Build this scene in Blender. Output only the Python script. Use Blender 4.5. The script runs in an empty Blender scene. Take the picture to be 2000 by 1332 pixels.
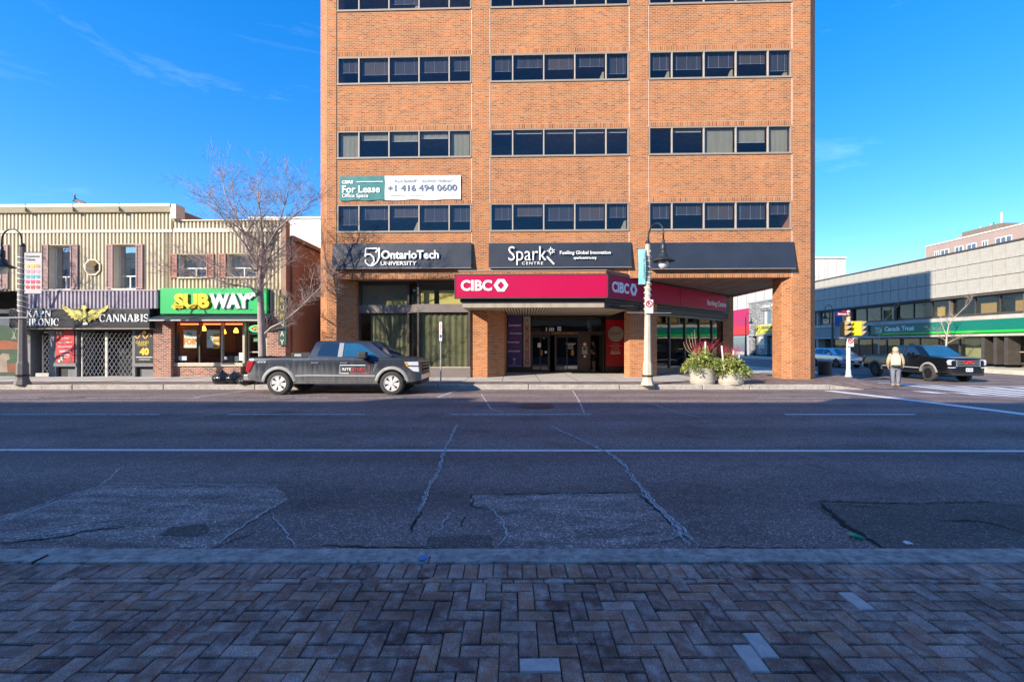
import bpy, bmesh, math, random
from mathutils import Vector, Matrix
R = math.radians
sc = bpy.context.scene
C = sc.collection
rnd = random.Random(7)
# ------------------------------------------------------------------ camera
F, HZ, CH = 889.0, 672.0, 1.6          # focal length in photo pixels, horizon row, eye height
cam_d = bpy.data.cameras.new('camera'); cam = bpy.data.objects.new('camera', cam_d); C.objects.link(cam)
cam.location = (0, 0, CH); cam.rotation_euler = (R(90), 0, 0)
cam_d.sensor_width = 36.0; cam_d.lens = 36.0 * F / 2000.0; cam_d.shift_y = 6 / 2000.0
cam_d.clip_start = 0.05; cam_d.clip_end = 3000
sc.camera = cam
# ------------------------------------------------------------------ light
LD = Vector((1.7, 1.43, -1.0)).normalized()      # direction the sunlight travels
elev = math.asin(-LD.z); azim = math.atan2(-LD.x, -LD.y)   # where the sun stands
w = bpy.data.worlds.new('World'); sc.world = w; w.use_nodes = True
nt = w.node_tree; bg = nt.nodes['Background']
sky = nt.nodes.new('ShaderNodeTexSky'); sky.sky_type = 'NISHITA'; sky.sun_disc = False
sky.sun_elevation = elev; sky.sun_rotation = azim
sky.altitude = 800; sky.air_density = 1.0; sky.dust_density = 0.1; sky.ozone_density = 4.0
hs = nt.nodes.new('ShaderNodeHueSaturation'); hs.inputs['Saturation'].default_value = 1.58; hs.inputs['Hue'].default_value = .512
ga = nt.nodes.new('ShaderNodeGamma'); ga.inputs['Gamma'].default_value = .7
nt.links.new(sky.outputs[0], ga.inputs['Color']); nt.links.new(ga.outputs[0], hs.inputs['Color'])
# thin cirrus: real streaks spread over the whole dome
tc = nt.nodes.new('ShaderNodeTexCoord'); mp = nt.nodes.new('ShaderNodeMapping')
mp.inputs['Location'].default_value = (5.42, 6.93, 8.34); mp.inputs['Rotation'].default_value = (R(12), R(-24), R(20)); mp.inputs['Scale'].default_value = (1.3, 2.0, 7.0)
nz = nt.nodes.new('ShaderNodeTexNoise'); nz.inputs['Scale'].default_value = 1.6; nz.inputs['Detail'].default_value = 9
nz.inputs['Roughness'].default_value = .62; nz.inputs['Distortion'].default_value = .5
cr = nt.nodes.new('ShaderNodeValToRGB'); cr.color_ramp.elements[0].position = .56; cr.color_ramp.elements[1].position = .92
cr.color_ramp.elements[1].color = (.15, .15, .15, 1)
mx = nt.nodes.new('ShaderNodeMix'); mx.data_type = 'RGBA'
mx.inputs['B'].default_value = (5.2, 6.0, 7.0, 1)
nt.links.new(tc.outputs['Generated'], mp.inputs[0]); nt.links.new(mp.outputs[0], nz.inputs['Vector'])
nt.links.new(nz.outputs['Fac'], cr.inputs[0]); nt.links.new(cr.outputs[0], mx.inputs['Factor'])
nt.links.new(hs.outputs[0], mx.inputs['A']); nt.links.new(mx.outputs['Result'], bg.inputs['Color'])
bg.inputs['Strength'].default_value = 0.15
sun_d = bpy.data.lights.new('sun', 'SUN'); sun = bpy.data.objects.new('sun', sun_d); C.objects.link(sun)
sun_d.energy = 2.6; sun_d.angle = R(0.5); sun_d.color = (1.0, .90, .74)
sun.rotation_euler = LD.to_track_quat('-Z', 'Y').to_euler(); sun.location = (-30, -30, 30)
vs = sc.view_settings; vs.view_transform = 'Standard'; vs.look = 'None'; vs.exposure = 1.72; vs.gamma = 1.0; vs.use_curve_mapping = False
# ------------------------------------------------------------------ helpers
def P(px, py, Y): return Vector(((px - 1000) / F * Y, Y, CH + (HZ - py) / F * Y))
def gy(py, z=0.0): return F * (CH - z) / (py - HZ)
def G(px, py, z=0.0):
    Y = gy(py, z); return ((px - 1000) / F * Y, Y)
class Frame:
    """a facade plane Y = Y0 - t*X ; local x along it, local y into the building"""
    def __init__(s, Y0, t): s.Y0 = Y0; s.t = t; s.th = math.atan(t); s.c = math.cos(s.th); s.s = math.sin(s.th)
    def uz(s, px, py, w=0.0):
        k = (px - 1000) / F; Y = (s.Y0 + w / s.c) / (1 + k * s.t); X = k * Y
        return X * s.c - (Y - s.Y0) * s.s, CH + (HZ - py) / F * Y
    def u(s, px, w=0.0): return s.uz(px, HZ, w)[0]
    def z(s, px, py, w=0.0): return s.uz(px, py, w)[1]
    def loc(s, X, Y): return X * s.c - (Y - s.Y0) * s.s, X * s.s + (Y - s.Y0) * s.c
UVM = set()
class MB:
    def __init__(s): s.v = []; s.f = []; s.xf = None
    def _a(s, pts):
        i = len(s.v)
        if s.xf is not None: pts = [tuple(s.xf @ Vector(p)) for p in pts]
        s.v += [tuple(p) for p in pts]; return i
    def poly(s, *pts):
        i = s._a(pts); s.f.append(tuple(range(i, i + len(pts)))); return s
    def box(s, x0, x1, y0, y1, z0, z1):
        i = s._a([(x0,y0,z0),(x1,y0,z0),(x1,y1,z0),(x0,y1,z0),(x0,y0,z1),(x1,y0,z1),(x1,y1,z1),(x0,y1,z1)])
        s.f += [(i,i+3,i+2,i+1),(i+4,i+5,i+6,i+7),(i,i+1,i+5,i+4),(i+1,i+2,i+6,i+5),(i+2,i+3,i+7,i+6),(i+3,i,i+4,i+7)]; return s
    def prism(s, pts, a, b, ax='z'):
        m = {'z': lambda p, h: (p[0], p[1], h), 'y': lambda p, h: (p[0], h, p[1]), 'x': lambda p, h: (h, p[0], p[1])}[ax]
        n = len(pts); i = s._a([m(p, a) for p in pts] + [m(p, b) for p in pts])
        s.f.append(tuple(range(i, i+n))); s.f.append(tuple(range(i+2*n-1, i+n-1, -1)))
        for k in range(n): j = (k+1) % n; s.f.append((i+k, i+n+k, i+n+j, i+j))
        return s
    def tube(s, pts, rad, n=6, cap=True, closed=False):
        pts = [Vector(p) for p in pts]
        if not hasattr(rad, '__len__'): rad = [rad] * len(pts)
        rings = []; ref = None
        for k, p in enumerate(pts):
            if closed: d = pts[(k+1) % len(pts)] - pts[k-1]
            else: d = pts[min(k+1, len(pts)-1)] - pts[max(k-1, 0)]
            if d.length < 1e-9: d = Vector((0,0,1))
            d.normalize()
            if ref is None: ref = Vector((0,0,1)) if abs(d.z) < .9 else Vector((1,0,0))
            a = d.cross(ref); 
            if a.length < 1e-5: a = d.cross(Vector((0,1,0)))
            a.normalize(); b = a.cross(d); ref = b
            rings.append(s._a([p + (a*math.cos(2*math.pi*q/n) + b*math.sin(2*math.pi*q/n))*rad[k] for q in range(n)]))
        m = len(rings)
        for k in range(m if closed else m-1):
            i, j = rings[k], rings[(k+1) % m]
            for q in range(n): r = (q+1) % n; s.f.append((i+q, i+r, j+r, j+q))
        if cap and not closed:
            s.f.append(tuple(range(rings[0], rings[0]+n))[::-1]); s.f.append(tuple(range(rings[-1], rings[-1]+n)))
        return s
    def lathe(s, prof, n=20, c=(0,0,0), ax='z', cap=True):
        rs = []
        for r, h in prof:
            ring = []
            for q in range(n):
                a = 2*math.pi*q/n; x, y = r*math.cos(a), r*math.sin(a)
                ring.append({'z': (c[0]+x, c[1]+y, c[2]+h), 'y': (c[0]+x, c[1]+h, c[2]+y), 'x': (c[0]+h, c[1]+x, c[2]+y)}[ax])
            rs.append(s._a(ring))
        for i, j in zip(rs, rs[1:]):
            for q in range(n): r = (q+1) % n; s.f.append((i+q, i+r, j+r, j+q))
        if cap: s.f.append(tuple(range(rs[0], rs[0]+n))[::-1]); s.f.append(tuple(range(rs[-1], rs[-1]+n)))
        return s
    def grid(s, rows):
        ids = [s._a(r) for r in rows]; n = len(rows[0])
        for i, j in zip(ids, ids[1:]):
            for q in range(n-1): s.f.append((i+q, i+q+1, j+q+1, j+q))
        return s
    def mesh(s, name, mat, smooth=False, fix=True):
        me = bpy.data.meshes.new(name); me.from_pydata(s.v, [], s.f)
        if fix:
            bm = bmesh.new(); bm.from_mesh(me); bmesh.ops.recalc_face_normals(bm, faces=bm.faces); bm.to_mesh(me); bm.free()
        me.materials.append(mat)
        if smooth: me.polygons.foreach_set('use_smooth', [True]*len(me.polygons))
        if mat.name in UVM: box_uv(me)
        return me
    def build(s, name, mat, parent=None, smooth=False, bevel=0, loc=None, fix=True, seg=2, label=None):
        o = bpy.data.objects.new(name, s.mesh(name, mat, smooth, fix)); C.objects.link(o)
        if parent is not None: o.parent = parent
        if loc is not None: o.location = loc
        if bevel:
            b = o.modifiers.new('bevel', 'BEVEL'); b.width = bevel; b.segments = seg; b.limit_method = 'ANGLE'; b.angle_limit = R(35)
        if label: o['label'] = label
        return o
def box_uv(me):
    uv = me.uv_layers.new(name='UVMap').data
    for p in me.polygons:
        n = p.normal
        if abs(n.z) > .7:
            for li in p.loop_indices:
                c = me.vertices[me.loops[li].vertex_index].co; uv[li].uv = (c.x, c.y)
        else:
            t = Vector((-n.y, n.x, 0)).normalized()
            for li in p.loop_indices:
                c = me.vertices[me.loops[li].vertex_index].co; uv[li].uv = (c.x*t.x + c.y*t.y, c.z)
def thing(name, label, cat, loc=(0,0,0), rz=0.0, group=None):
    o = bpy.data.objects.new(name, None); C.objects.link(o); o.empty_display_size = .2
    o.location = loc; o.rotation_euler = (0, 0, rz); o['label'] = label; o['category'] = cat
    if group: o['group'] = group
    return o
def tag(o, label, cat, group=None):
    o['label'] = label; o['category'] = cat
    if group: o['group'] = group
    return o
def struct(o): o['kind'] = 'structure'; return o
def box(name, mat, parent, x0, x1, y0, y1, z0, z1, bevel=0, label=None):
    return MB().box(min(x0,x1), max(x0,x1), min(y0,y1), max(y0,y1), min(z0,z1), max(z0,z1)).build(name, mat, parent, bevel=bevel, label=label)
def copy_tree(o, parent=None):
    c = o.copy(); C.objects.link(c); c.parent = parent
    for ch in list(o.children): copy_tree(ch, c)
    return c
_tc = {}
def text(s, mat, parent, u, z, w=None, h=None, y=0.0, depth=.01, bold=0.0, align='C', shear=0.0, name='lettering', spin=0.0, spacing=1.0, maxw=None):
    """flat letters standing on a facade: centre (u, z), front towards local -y"""
    key = (s, bold, shear, spacing)
    if key not in _tc:
        cu = bpy.data.curves.new('t', 'FONT'); cu.body = s; cu.size = 1; cu.offset = bold; cu.shear = shear; cu.space_character = spacing
        cu.resolution_u = 3; cu.extrude = .5; cu.align_x = 'CENTER'
        o = bpy.data.objects.new('t', cu); C.objects.link(o); bpy.context.view_layer.update()
        me = bpy.data.meshes.new_from_object(o.evaluated_get(bpy.context.evaluated_depsgraph_get()))
        vs_ = [v.co.copy() for v in me.vertices]; fs_ = [tuple(p.vertices) for p in me.polygons]
        bpy.data.objects.remove(o); bpy.data.curves.remove(cu); bpy.data.meshes.remove(me)
        _tc[key] = (vs_, fs_)
    V, Fc = _tc[key]
    x0 = min(v.x for v in V); x1 = max(v.x for v in V); y0 = min(v.y for v in V); y1 = max(v.y for v in V)
    if w and h: sx, sy = w/(x1-x0), h/(y1-y0)
    elif h: sx = sy = h/(y1-y0)
    else: sx = sy = w/(x1-x0)
    if maxw and (x1-x0)*sx > maxw: sx = maxw/(x1-x0)
    ax = {'C': (x0+x1)/2, 'L': x0, 'R': x1}[align]; cy = (y0+y1)/2
    c, sn = math.cos(spin), math.sin(spin); m = MB()
    for v in V:
        a, b = (v.x-ax)*sx, (v.y-cy)*sy
        m.v.append((u + a*c - b*sn, y - (v.z+.5)*depth, z + a*sn + b*c))
    m.f = list(Fc)
    return m.build(name, mat, parent, fix=False)
# ------------------------------------------------------------------ materials
_m = {}
def nodes(name):
    m = bpy.data.materials.new(name); m.use_nodes = True
    return m, m.node_tree, m.node_tree.nodes['Principled BSDF']
def lk(nt, a, b): nt.links.new(a, b)
def nd(nt, t, **k):
    n = nt.nodes.new(t)
    for a, b in k.items():
        if a in n.inputs: n.inputs[a].default_value = b
        else: setattr(n, a, b)
    return n
def coord(nt, which='Object', scale=None):
    t = nt.nodes.new('ShaderNodeTexCoord')
    if scale is None: return t.outputs[which]
    mp = nt.nodes.new('ShaderNodeMapping'); mp.inputs['Scale'].default_value = scale
    lk(nt, t.outputs[which], mp.inputs[0]); return mp.outputs[0]
def ramp(nt, src, *st):
    r = nt.nodes.new('ShaderNodeValToRGB'); e = r.color_ramp.elements
    while len(e) < len(st): e.new(.5)
    for q, (p, c) in zip(e, st): q.position = p; q.color = tuple(c)+(1,) if len(c) == 3 else c
    lk(nt, src, r.inputs[0]); return r.outputs[0]
def mix(nt, fac, a, b, mode='MIX'):
    n = nt.nodes.new('ShaderNodeMix'); n.data_type = 'RGBA'; n.blend_type = mode
    for s, v in (('Factor', fac), ('A', a), ('B', b)):
        i = n.inputs[s]
        if s == 'Factor': i = n.inputs[0]
        if isinstance(v, bpy.types.NodeSocket): lk(nt, v, i)
        elif isinstance(v, (int, float)): i.default_value = v
        else: i.default_value = tuple(v)+(1,)
    return n.outputs['Result']
def bump(nt, bs, h, strength=.3, dist=.01):
    b = nd(nt, 'ShaderNodeBump', Strength=strength, Distance=dist); lk(nt, h, b.inputs['Height']); lk(nt, b.outputs[0], bs.inputs['Normal'])
def M(name, col=(.5,.5,.5), rough=.6, metal=0.0, var=.12, scale=3.0, bmp=0.0, bscale=40, emit=None, es=1.0, spec=.5, coat=0.0, dirt=None, stretch=None):
    if name in _m: return _m[name]
    m, nt, bs = nodes(name)
    co = coord(nt, 'Object', stretch) if stretch else coord(nt)
    n1 = nd(nt, 'ShaderNodeTexNoise', Scale=scale, Detail=6.0, Roughness=.65); lk(nt, co, n1.inputs['Vector'])
    a = tuple(max(0, c*(1-var)) for c in col); b = tuple(min(1, c*(1+var)) for c in col)
    c = ramp(nt, n1.outputs['Fac'], (.3, a), (.7, b))
    if dirt:
        n2 = nd(nt, 'ShaderNodeTexNoise', Scale=scale*2.7, Detail=8.0, Roughness=.7); lk(nt, co, n2.inputs['Vector'])
        f = ramp(nt, n2.outputs['Fac'], (.48, (0,0,0)), (.72, (dirt[1],)*3)); c = mix(nt, f, c, dirt[0])
    lk(nt, c, bs.inputs['Base Color'])
    bs.inputs['Roughness'].default_value = rough; bs.inputs['Metallic'].default_value = metal
    bs.inputs['Specular IOR Level'].default_value = spec; bs.inputs['Coat Weight'].default_value = coat
    if bmp:
        n3 = nd(nt, 'ShaderNodeTexNoise', Scale=bscale, Detail=5.0); lk(nt, co, n3.inputs['Vector']); bump(nt, bs, n3.outputs['Fac'], bmp, .01)
    if emit: bs.inputs['Emission Color'].default_value = tuple(emit)+(1,); bs.inputs['Emission Strength'].default_value = es
    _m[name] = m; return m
def brick(name, tones, mortar, w=.215, h=.075, mo=.011, off=.5, rot=False, var=.25, bs_=.5):
    m, nt, bs = nodes(name); UVM.add(name)
    co = coord(nt, 'UV')
    if rot:
        mp = nt.nodes.new('ShaderNodeMapping'); mp.inputs['Location'].default_value = (5.42, 6.93, 8.34); mp.inputs['Rotation'].default_value = (0,0,R(90)); lk(nt, co, mp.inputs[0]); cv = mp.outputs[0]
    else: cv = co
    b = nd(nt, 'ShaderNodeTexBrick'); b.offset = off
    for k, v in (('Color1', (0,0,0,1)), ('Color2', (1,1,1,1)), ('Mortar', (.5,.5,.5,1)), ('Scale', 1.0), ('Mortar Size', mo), ('Mortar Smooth', .15), ('Bias', 0.0), ('Brick Width', w), ('Row Height', h)): b.inputs[k].default_value = v
    lk(nt, cv, b.inputs['Vector'])
    c = ramp(nt, b.outputs['Color'], *tones)
    n1 = nd(nt, 'ShaderNodeTexNoise', Scale=.55, Detail=5.0, Roughness=.6); lk(nt, co, n1.inputs['Vector'])
    tint = ramp(nt, n1.outputs['Fac'], (.3, (1-var,)*3), (.7, (1+var*.4,)*3)); c = mix(nt, 1.0, c, tint, 'MULTIPLY')
    ms_ = nt.nodes.new('ShaderNodeMapping'); ms_.inputs['Scale'].default_value = (1.6, .16, 1); lk(nt, co, ms_.inputs[0])
    n4 = nd(nt, 'ShaderNodeTexNoise', Scale=1.0, Detail=7.0, Roughness=.7); lk(nt, ms_.outputs[0], n4.inputs['Vector']); c = mix(nt, 1.0, c, ramp(nt, n4.outputs['Fac'], (.30, (.72,.70,.69)), (.5, (1,1,1)), (.72, (1.08,1.08,1.06))), 'MULTIPLY')
    n2 = nd(nt, 'ShaderNodeTexNoise', Scale=30.0, Detail=4.0); lk(nt, co, n2.inputs['Vector'])
    c = mix(nt, 1.0, c, ramp(nt, n2.outputs['Fac'], (.3, (.82,)*3), (.7, (1.12,)*3)), 'MULTIPLY')
    c = mix(nt, b.outputs['Fac'], c, mortar); lk(nt, c, bs.inputs['Base Color'])
    bs.inputs['Roughness'].default_value = .85; bs.inputs['Specular IOR Level'].default_value = .25
    inv = nd(nt, 'ShaderNodeMath', operation='SUBTRACT'); inv.inputs[0].default_value = 1.0; lk(nt, b.outputs['Fac'], inv.inputs[1])
    ad = nd(nt, 'ShaderNodeMath', operation='MULTIPLY_ADD'); lk(nt, n2.outputs['Fac'], ad.inputs[0]); ad.inputs[1].default_value = .3; lk(nt, inv.outputs[0], ad.inputs[2])
    bump(nt, bs, ad.outputs[0], bs_, .008)
    _m[name] = m; return m
def glass(name, tint=(.5,.55,.55), base=.06, rough=.015):
    if name in _m: return _m[name]
    m = bpy.data.materials.new(name); m.use_nodes = True; nt = m.node_tree; nt.nodes.remove(nt.nodes['Principled BSDF'])
    t = nd(nt, 'ShaderNodeBsdfTransparent'); t.inputs[0].default_value = tint+(1,)
    g = nd(nt, 'ShaderNodeBsdfGlossy'); g.inputs['Roughness'].default_value = rough; g.inputs[0].default_value = (.95,.97,1,1)
    nz = nd(nt, 'ShaderNodeTexNoise', Scale=.9, Detail=1.0); lk(nt, coord(nt), nz.inputs['Vector'])
    bp = nd(nt, 'ShaderNodeBump', Strength=.06, Distance=.05); lk(nt, nz.outputs['Fac'], bp.inputs['Height']); lk(nt, bp.outputs[0], g.inputs['Normal'])
    f = nd(nt, 'ShaderNodeLayerWeight', Blend=.5); pw_ = nd(nt, 'ShaderNodeMath', operation='POWER'); lk(nt, f.outputs['Facing'], pw_.inputs[0]); pw_.inputs[1].default_value = 4.0
    a = nd(nt, 'ShaderNodeMath', operation='MULTIPLY_ADD', use_clamp=True); lk(nt, pw_.outputs[0], a.inputs[0]); a.inputs[1].default_value = .8; a.inputs[2].default_value = .03 + base*.5
    x = nd(nt, 'ShaderNodeMixShader'); lk(nt, a.outputs[0], x.inputs[0]); lk(nt, t.outputs[0], x.inputs[1]); lk(nt, g.outputs[0], x.inputs[2])
    lk(nt, x.outputs[0], nt.nodes['Material Output'].inputs[0]); _m[name] = m; return m
def siding(name, c1, dirtc):
    return M(name, c1, .55, 0, .07, 1.2, dirt=(dirtc, .35), stretch=(2.5,2.5,.35))
MOR = (.43,.285,.18)
brick_t = brick('brick_tower', [(.0,(.27,.085,.032)),(.10,(.38,.12,.038)),(.4,(.46,.145,.04)),(.8,(.51,.17,.048)),(1.0,(.54,.20,.07))], MOR)
brick_sold = brick('brick_soldier', [(.0,(.26,.075,.03)),(.4,(.44,.14,.045)),(1.0,(.54,.20,.07))], MOR, off=0.0, rot=True)
brick_red = brick('brick_red', [(.0,(.13,.04,.03)),(.4,(.30,.09,.05)),(1.0,(.42,.16,.09))], (.42,.36,.31))
brick_brown = brick('brick_brown', [(.0,(.05,.03,.03)),(.4,(.12,.06,.05)),(1.0,(.2,.1,.08))], (.16,.12,.1))
paver_far = brick('paver_far', [(.0,(.16,.10,.085)),(.5,(.25,.165,.13)),(1.0,(.36,.25,.2))], (.17,.14,.12), w=.2, h=.1, mo=.009, bs_=.3)
stone_wall = brick('stone_wall', [(.0,(.16,.16,.16)),(.5,(.30,.30,.29)),(1.0,(.46,.44,.40))], (.2,.2,.2), w=.42, h=.17, mo=.02)
concrete = M('concrete', (.50,.46,.40), .85, var=.14, scale=1.4, bmp=.2, bscale=60, dirt=((.30,.27,.23), .5))
kerbm = M('kerb_concrete', (.40,.36,.31), .9, var=.2, scale=2.5, bmp=.35, bscale=45, dirt=((.16,.14,.13), .7))
near_kerb = M('near_kerb_concrete', (.42,.36,.315), .9, var=.4, scale=6, bmp=.8, bscale=60, dirt=((.11,.10,.095), .9))
white = M('white_paint', (.8,.8,.78), .5, var=.04)
offwhite = M('off_white', (.72,.70,.64), .55, var=.06)
black = M('black_metal', (.02,.02,.022), .45, var=.2)
bronze = M('bronze_frame', (.16,.12,.10), .45, metal=.3, var=.12)
mull = M('mullion_tan', (.42,.34,.27), .5, var=.1)
sillm = M('sill_metal', (.30,.25,.20), .5, var=.1)
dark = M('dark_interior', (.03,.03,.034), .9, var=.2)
room = M('room_wall', (.30,.26,.21), .9, var=.2)
navy = M('navy_board', (.022,.028,.042), .5, var=.2, scale=1.0, bmp=.12, bscale=5)
gl = glass('office_glass', (.84,.85,.87), .0)
gl_shop = glass('shop_glass', (.94,.95,.90), .0)
gl_dark = glass('dark_glass', (.70,.71,.70), .04)
mag = M('magenta_sign', (.46,.003,.06), .5, var=.05, scale=.7, spec=.25)
# ------------------------------------------------------------------ ground, road, kerbs
def asphalt(name, base, light, speck=.9, tracks=True, mottle=.35):
    m, nt, bs = nodes(name); co = coord(nt)
    n1 = nd(nt, 'ShaderNodeTexNoise', Scale=mottle, Detail=7.0, Roughness=.68); lk(nt, coord(nt, 'Object', (.35,1.3,1)), n1.inputs['Vector'])
    c = ramp(nt, n1.outputs['Fac'], (.3, base), (.72, light))
    if tracks:   # wheel-polished bands run along the street
        sx = nd(nt, 'ShaderNodeSeparateXYZ'); lk(nt, co, sx.inputs[0])
        wv = nd(nt, 'ShaderNodeMath', operation='SINE'); mu = nd(nt, 'ShaderNodeMath', operation='MULTIPLY'); lk(nt, sx.outputs['Y'], mu.inputs[0]); mu.inputs[1].default_value = 3.6
        lk(nt, mu.outputs[0], wv.inputs[0]); mr = nd(nt, 'ShaderNodeMapRange'); lk(nt, wv.outputs[0], mr.inputs[0]); mr.inputs[1].default_value = -1
        c = mix(nt, 1.0, c, ramp(nt, mr.outputs[0], (.1, (.86,)*3), (.9, (1.12,)*3)), 'MULTIPLY')
    v = nd(nt, 'ShaderNodeTexVoronoi', Scale=95.0); lk(nt, co, v.inputs['Vector'])
    sp = nd(nt, 'ShaderNodeSeparateColor'); lk(nt, v.outputs['Color'], sp.inputs[0])
    c = mix(nt, speck, c, ramp(nt, sp.outputs[0], (.0, (.45,)*3), (.55, (.92,)*3), (.88, (1.3,)*3), (1.0, (3.4,3.3,3.2))), 'MULTIPLY')
    n2 = nd(nt, 'ShaderNodeTexNoise', Scale=7.0, Detail=8.0, Roughness=.75); lk(nt, co, n2.inputs['Vector'])
    c = mix(nt, 1.0, c, ramp(nt, n2.outputs['Fac'], (.3, (.8,)*3), (.7, (1.2,)*3)), 'MULTIPLY')
    n5 = nd(nt, 'ShaderNodeTexNoise', Scale=.8, Detail=5.0, Roughness=.6); lk(nt, co, n5.inputs['Vector'])
    c = mix(nt, 1.0, c, ramp(nt, n5.outputs['Fac'], (.36, (1.12,)*3), (.55, (1,)*3), (.72, (.62,)*3)), 'MULTIPLY')
    lk(nt, c, bs.inputs['Base Color']); bs.inputs['Roughness'].default_value = .82; bs.inputs['Specular IOR Level'].default_value = .35
    h = nd(nt, 'ShaderNodeMath', operation='MULTIPLY_ADD'); lk(nt, v.outputs['Distance'], h.inputs[0]); h.inputs[1].default_value = -1.0; lk(nt, n2.outputs['Fac'], h.inputs[2])
    bump(nt, bs, h.outputs[0], .55, .008); _m[name] = m; return m
asph = asphalt('asphalt', (.140,.104,.098), (.25,.188,.170))
asph_patch = asphalt('asphalt_patch', (.10,.076,.070), (.44,.345,.315), 1.0, False, 3.5)
asph_dark = asphalt('asphalt_dark', (.085,.070,.064), (.145,.12,.108), .9, False)
YN, YF = 3.55, 16.45            # near gutter edge, far kerb face
XS0, XS1 = 16.2, 32.0           # side street between its kerbs
gm = M('ground_dirt', (.16,.15,.14), .95, var=.2, scale=.2)
g = MB().poly((-900,-900,-.5),(900,-900,-.5),(900,1500,-.5),(-900,1500,-.5)).build('ground', gm); struct(g)
def zr(x, y):   # the side street falls away to the right; the main street has a slight crown
    q = min(1, max(0, (x-12)/10)); return -.3*q*q*(3-2*q) - .04*min(1, max(0, (y-13)/3.45))
road = MB(); xg = [-120, -60, -20, 0, 12] + [12+.35*k for k in range(1, 12)] + [16.2+.58*k for k in range(0, 11)] + [26, 32, 40, 160]; i16 = xg.index(16.2)
road.grid([[(x, y, zr(x, y)) for x in xg] for y in (YN, 8, 13, 14.5, YF)])
road.grid([[(x, y, zr(x, y)) for x in xg[4:-1]] for y in (YF, 40, 140)]); road.grid([[(x, y, zr(x, y)) for x in xg[i16:-2]] for y in (-120, YN)])
road = struct(road.build('road', asph))
# painted lines (worn)
def paint_mat(name, col, wear):
    m, nt, bs = nodes(name); co = coord(nt)
    n = nd(nt, 'ShaderNodeTexNoise', Scale=9.0, Detail=8.0, Roughness=.75); lk(nt, co, n.inputs['Vector'])
    c = mix(nt, ramp(nt, n.outputs['Fac'], (wear-.07, (0,0,0)), (wear+.07, (1,1,1))), col, (.13,.125,.12)); lk(nt, c, bs.inputs['Base Color'])
    bs.inputs['Roughness'].default_value = .75; bump(nt, bs, n.outputs['Fac'], .3, .004); _m[name] = m; return m
paint = paint_mat('road_paint', (.75,.75,.74), .64)
paint_old = paint_mat('road_paint_worn', (.60,.60,.59), .53)
paint_fresh = paint_mat('crossing_paint', (.78,.78,.76), .66)
def gpoly(name, mat, pts, z=.004, parent=road, label=None):
    return MB().poly(*[(x, y, (zr(x, y) if parent is road else 0) + z) for x, y in pts]).build(name, mat, parent, label=label)
def jag(pts, amt, step=.06, seed=1):
    r = random.Random(seed); out = []
    for a, b in zip(pts, pts[1:]):
        a, b = Vector(a), Vector(b); n = max(1, int((b-a).length/step))
        for k in range(n):
            q = a.lerp(b, k/n); out.append((q.x + r.uniform(-amt, amt), q.y + r.uniform(-amt, amt)))
    out.append(tuple(pts[-1])); return out
def line_strip(name, mat, x0, x1, y, wd, tilt=-.006, z=.004):
    gpoly(name, mat, [(x0, y-wd/2+tilt*x0), (x1, y-wd/2+tilt*x1), (x1, y+wd/2+tilt*x1), (x0, y+wd/2+tilt*x0)], z)
y1 = gy(880); line_strip('lane_line', paint, -70, 12, y1, .11, -.005)
y2 = gy(809.5)
for a, b in ((-60,-54),(-49,-43),(-26,-20.5),(-17.5,-13.5)): line_strip('lane_line', paint_old, a, b, y2, .10, 0)
for a, b in ((0,312),(445,712),(880,1155),(1533,1787)): line_strip('lane_line', paint_old if a < 1500 else paint, (a-1000)/F*y2, (b-1000)/F*y2, y2, .10, 0)
y3 = gy(776.5)
for a, b in ((-40,75),(170,390),(530,640),(684,882),(1480,1660)): line_strip('parking_line', paint_old, (a-1000)/F*y3, (b-1000)/F*y3, y3, .09, 0)
for px in (400, 857):   # short parking ticks
    x = (px-1000)/F*gy(772); gpoly('parking_line', paint_old, [(x, y3), (x+.09, y3), (x+.35, YF-.5), (x+.26, YF-.5)])
# stop bar / crossing edge across the main street and the ladder crossing over the side street
a = G(1608, 761.5); b = G(2000, 811); c = G(2000, 806); d = G(1630, 761.5)
ex = (b[0]-a[0])/(b[1]-a[1])
m = MB(); ys_ = [a[1]-.4*k for k in range(31)]; m.grid([[(a[0]+ex*(y-a[1])+d, y, zr(a[0]+ex*(y-a[1])+d, y)+.006) for y in ys_] for d in (0, .36)]); m.build('crossing_line', paint_fresh, road)
for yy in (15.0, 20.6):
    m = MB(); xs_ = [15.2+.8*k for k in range(22)]; m.grid([[(x, y, zr(x, y)+.010) for x in xs_] for y in (yy, yy+.22)]); m.build('crossing_line', paint_fresh, road)
for k in range(12):
    x = 14.2 + k*1.32; m = MB(); m.grid([[(x+d, y, zr(x+d, y)+.010) for d in (0, .33, .66)] for y in ((15.5, 16.45, 20.2) if x > 16 else (15.4, 16.2))]); m.build('crossing_bar', paint_fresh, road)
# cracks: pale dust-filled ribbons and dark open ones
crack_pale = M('crack_filler', (.50,.47,.45), .95, var=.35, scale=14, bmp=.5, bscale=80)
crack_dark = M('crack_gap', (.012,.012,.012), 1.0, var=.2)
def crack(pix, w0, mat, seed, z=.006):
    r = random.Random(seed); pts = jag([G(*p) for p in pix], .018, .05, seed); top = []; bot = []
    for k, p in enumerate(pts):
        q = pts[min(k+1, len(pts)-1)]; o = pts[max(k-1, 0)]; d = Vector((q[0]-o[0], q[1]-o[1])); d = d.normalized() if d.length else Vector((1,0))
        n = Vector((-d.y, d.x)); e = min(k, len(pts)-1-k); wd = w0*min(1, .25+e*.2)
        top.append((p[0]+n.x*wd*r.uniform(.2,1), p[1]+n.y*wd*r.uniform(.2,1), z)); bot.append((p[0]-n.x*wd*r.uniform(.2,1), p[1]-n.y*wd*r.uniform(.2,1), z))
    MB().grid([top, bot]).build('crack', mat, road, fix=False)
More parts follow.
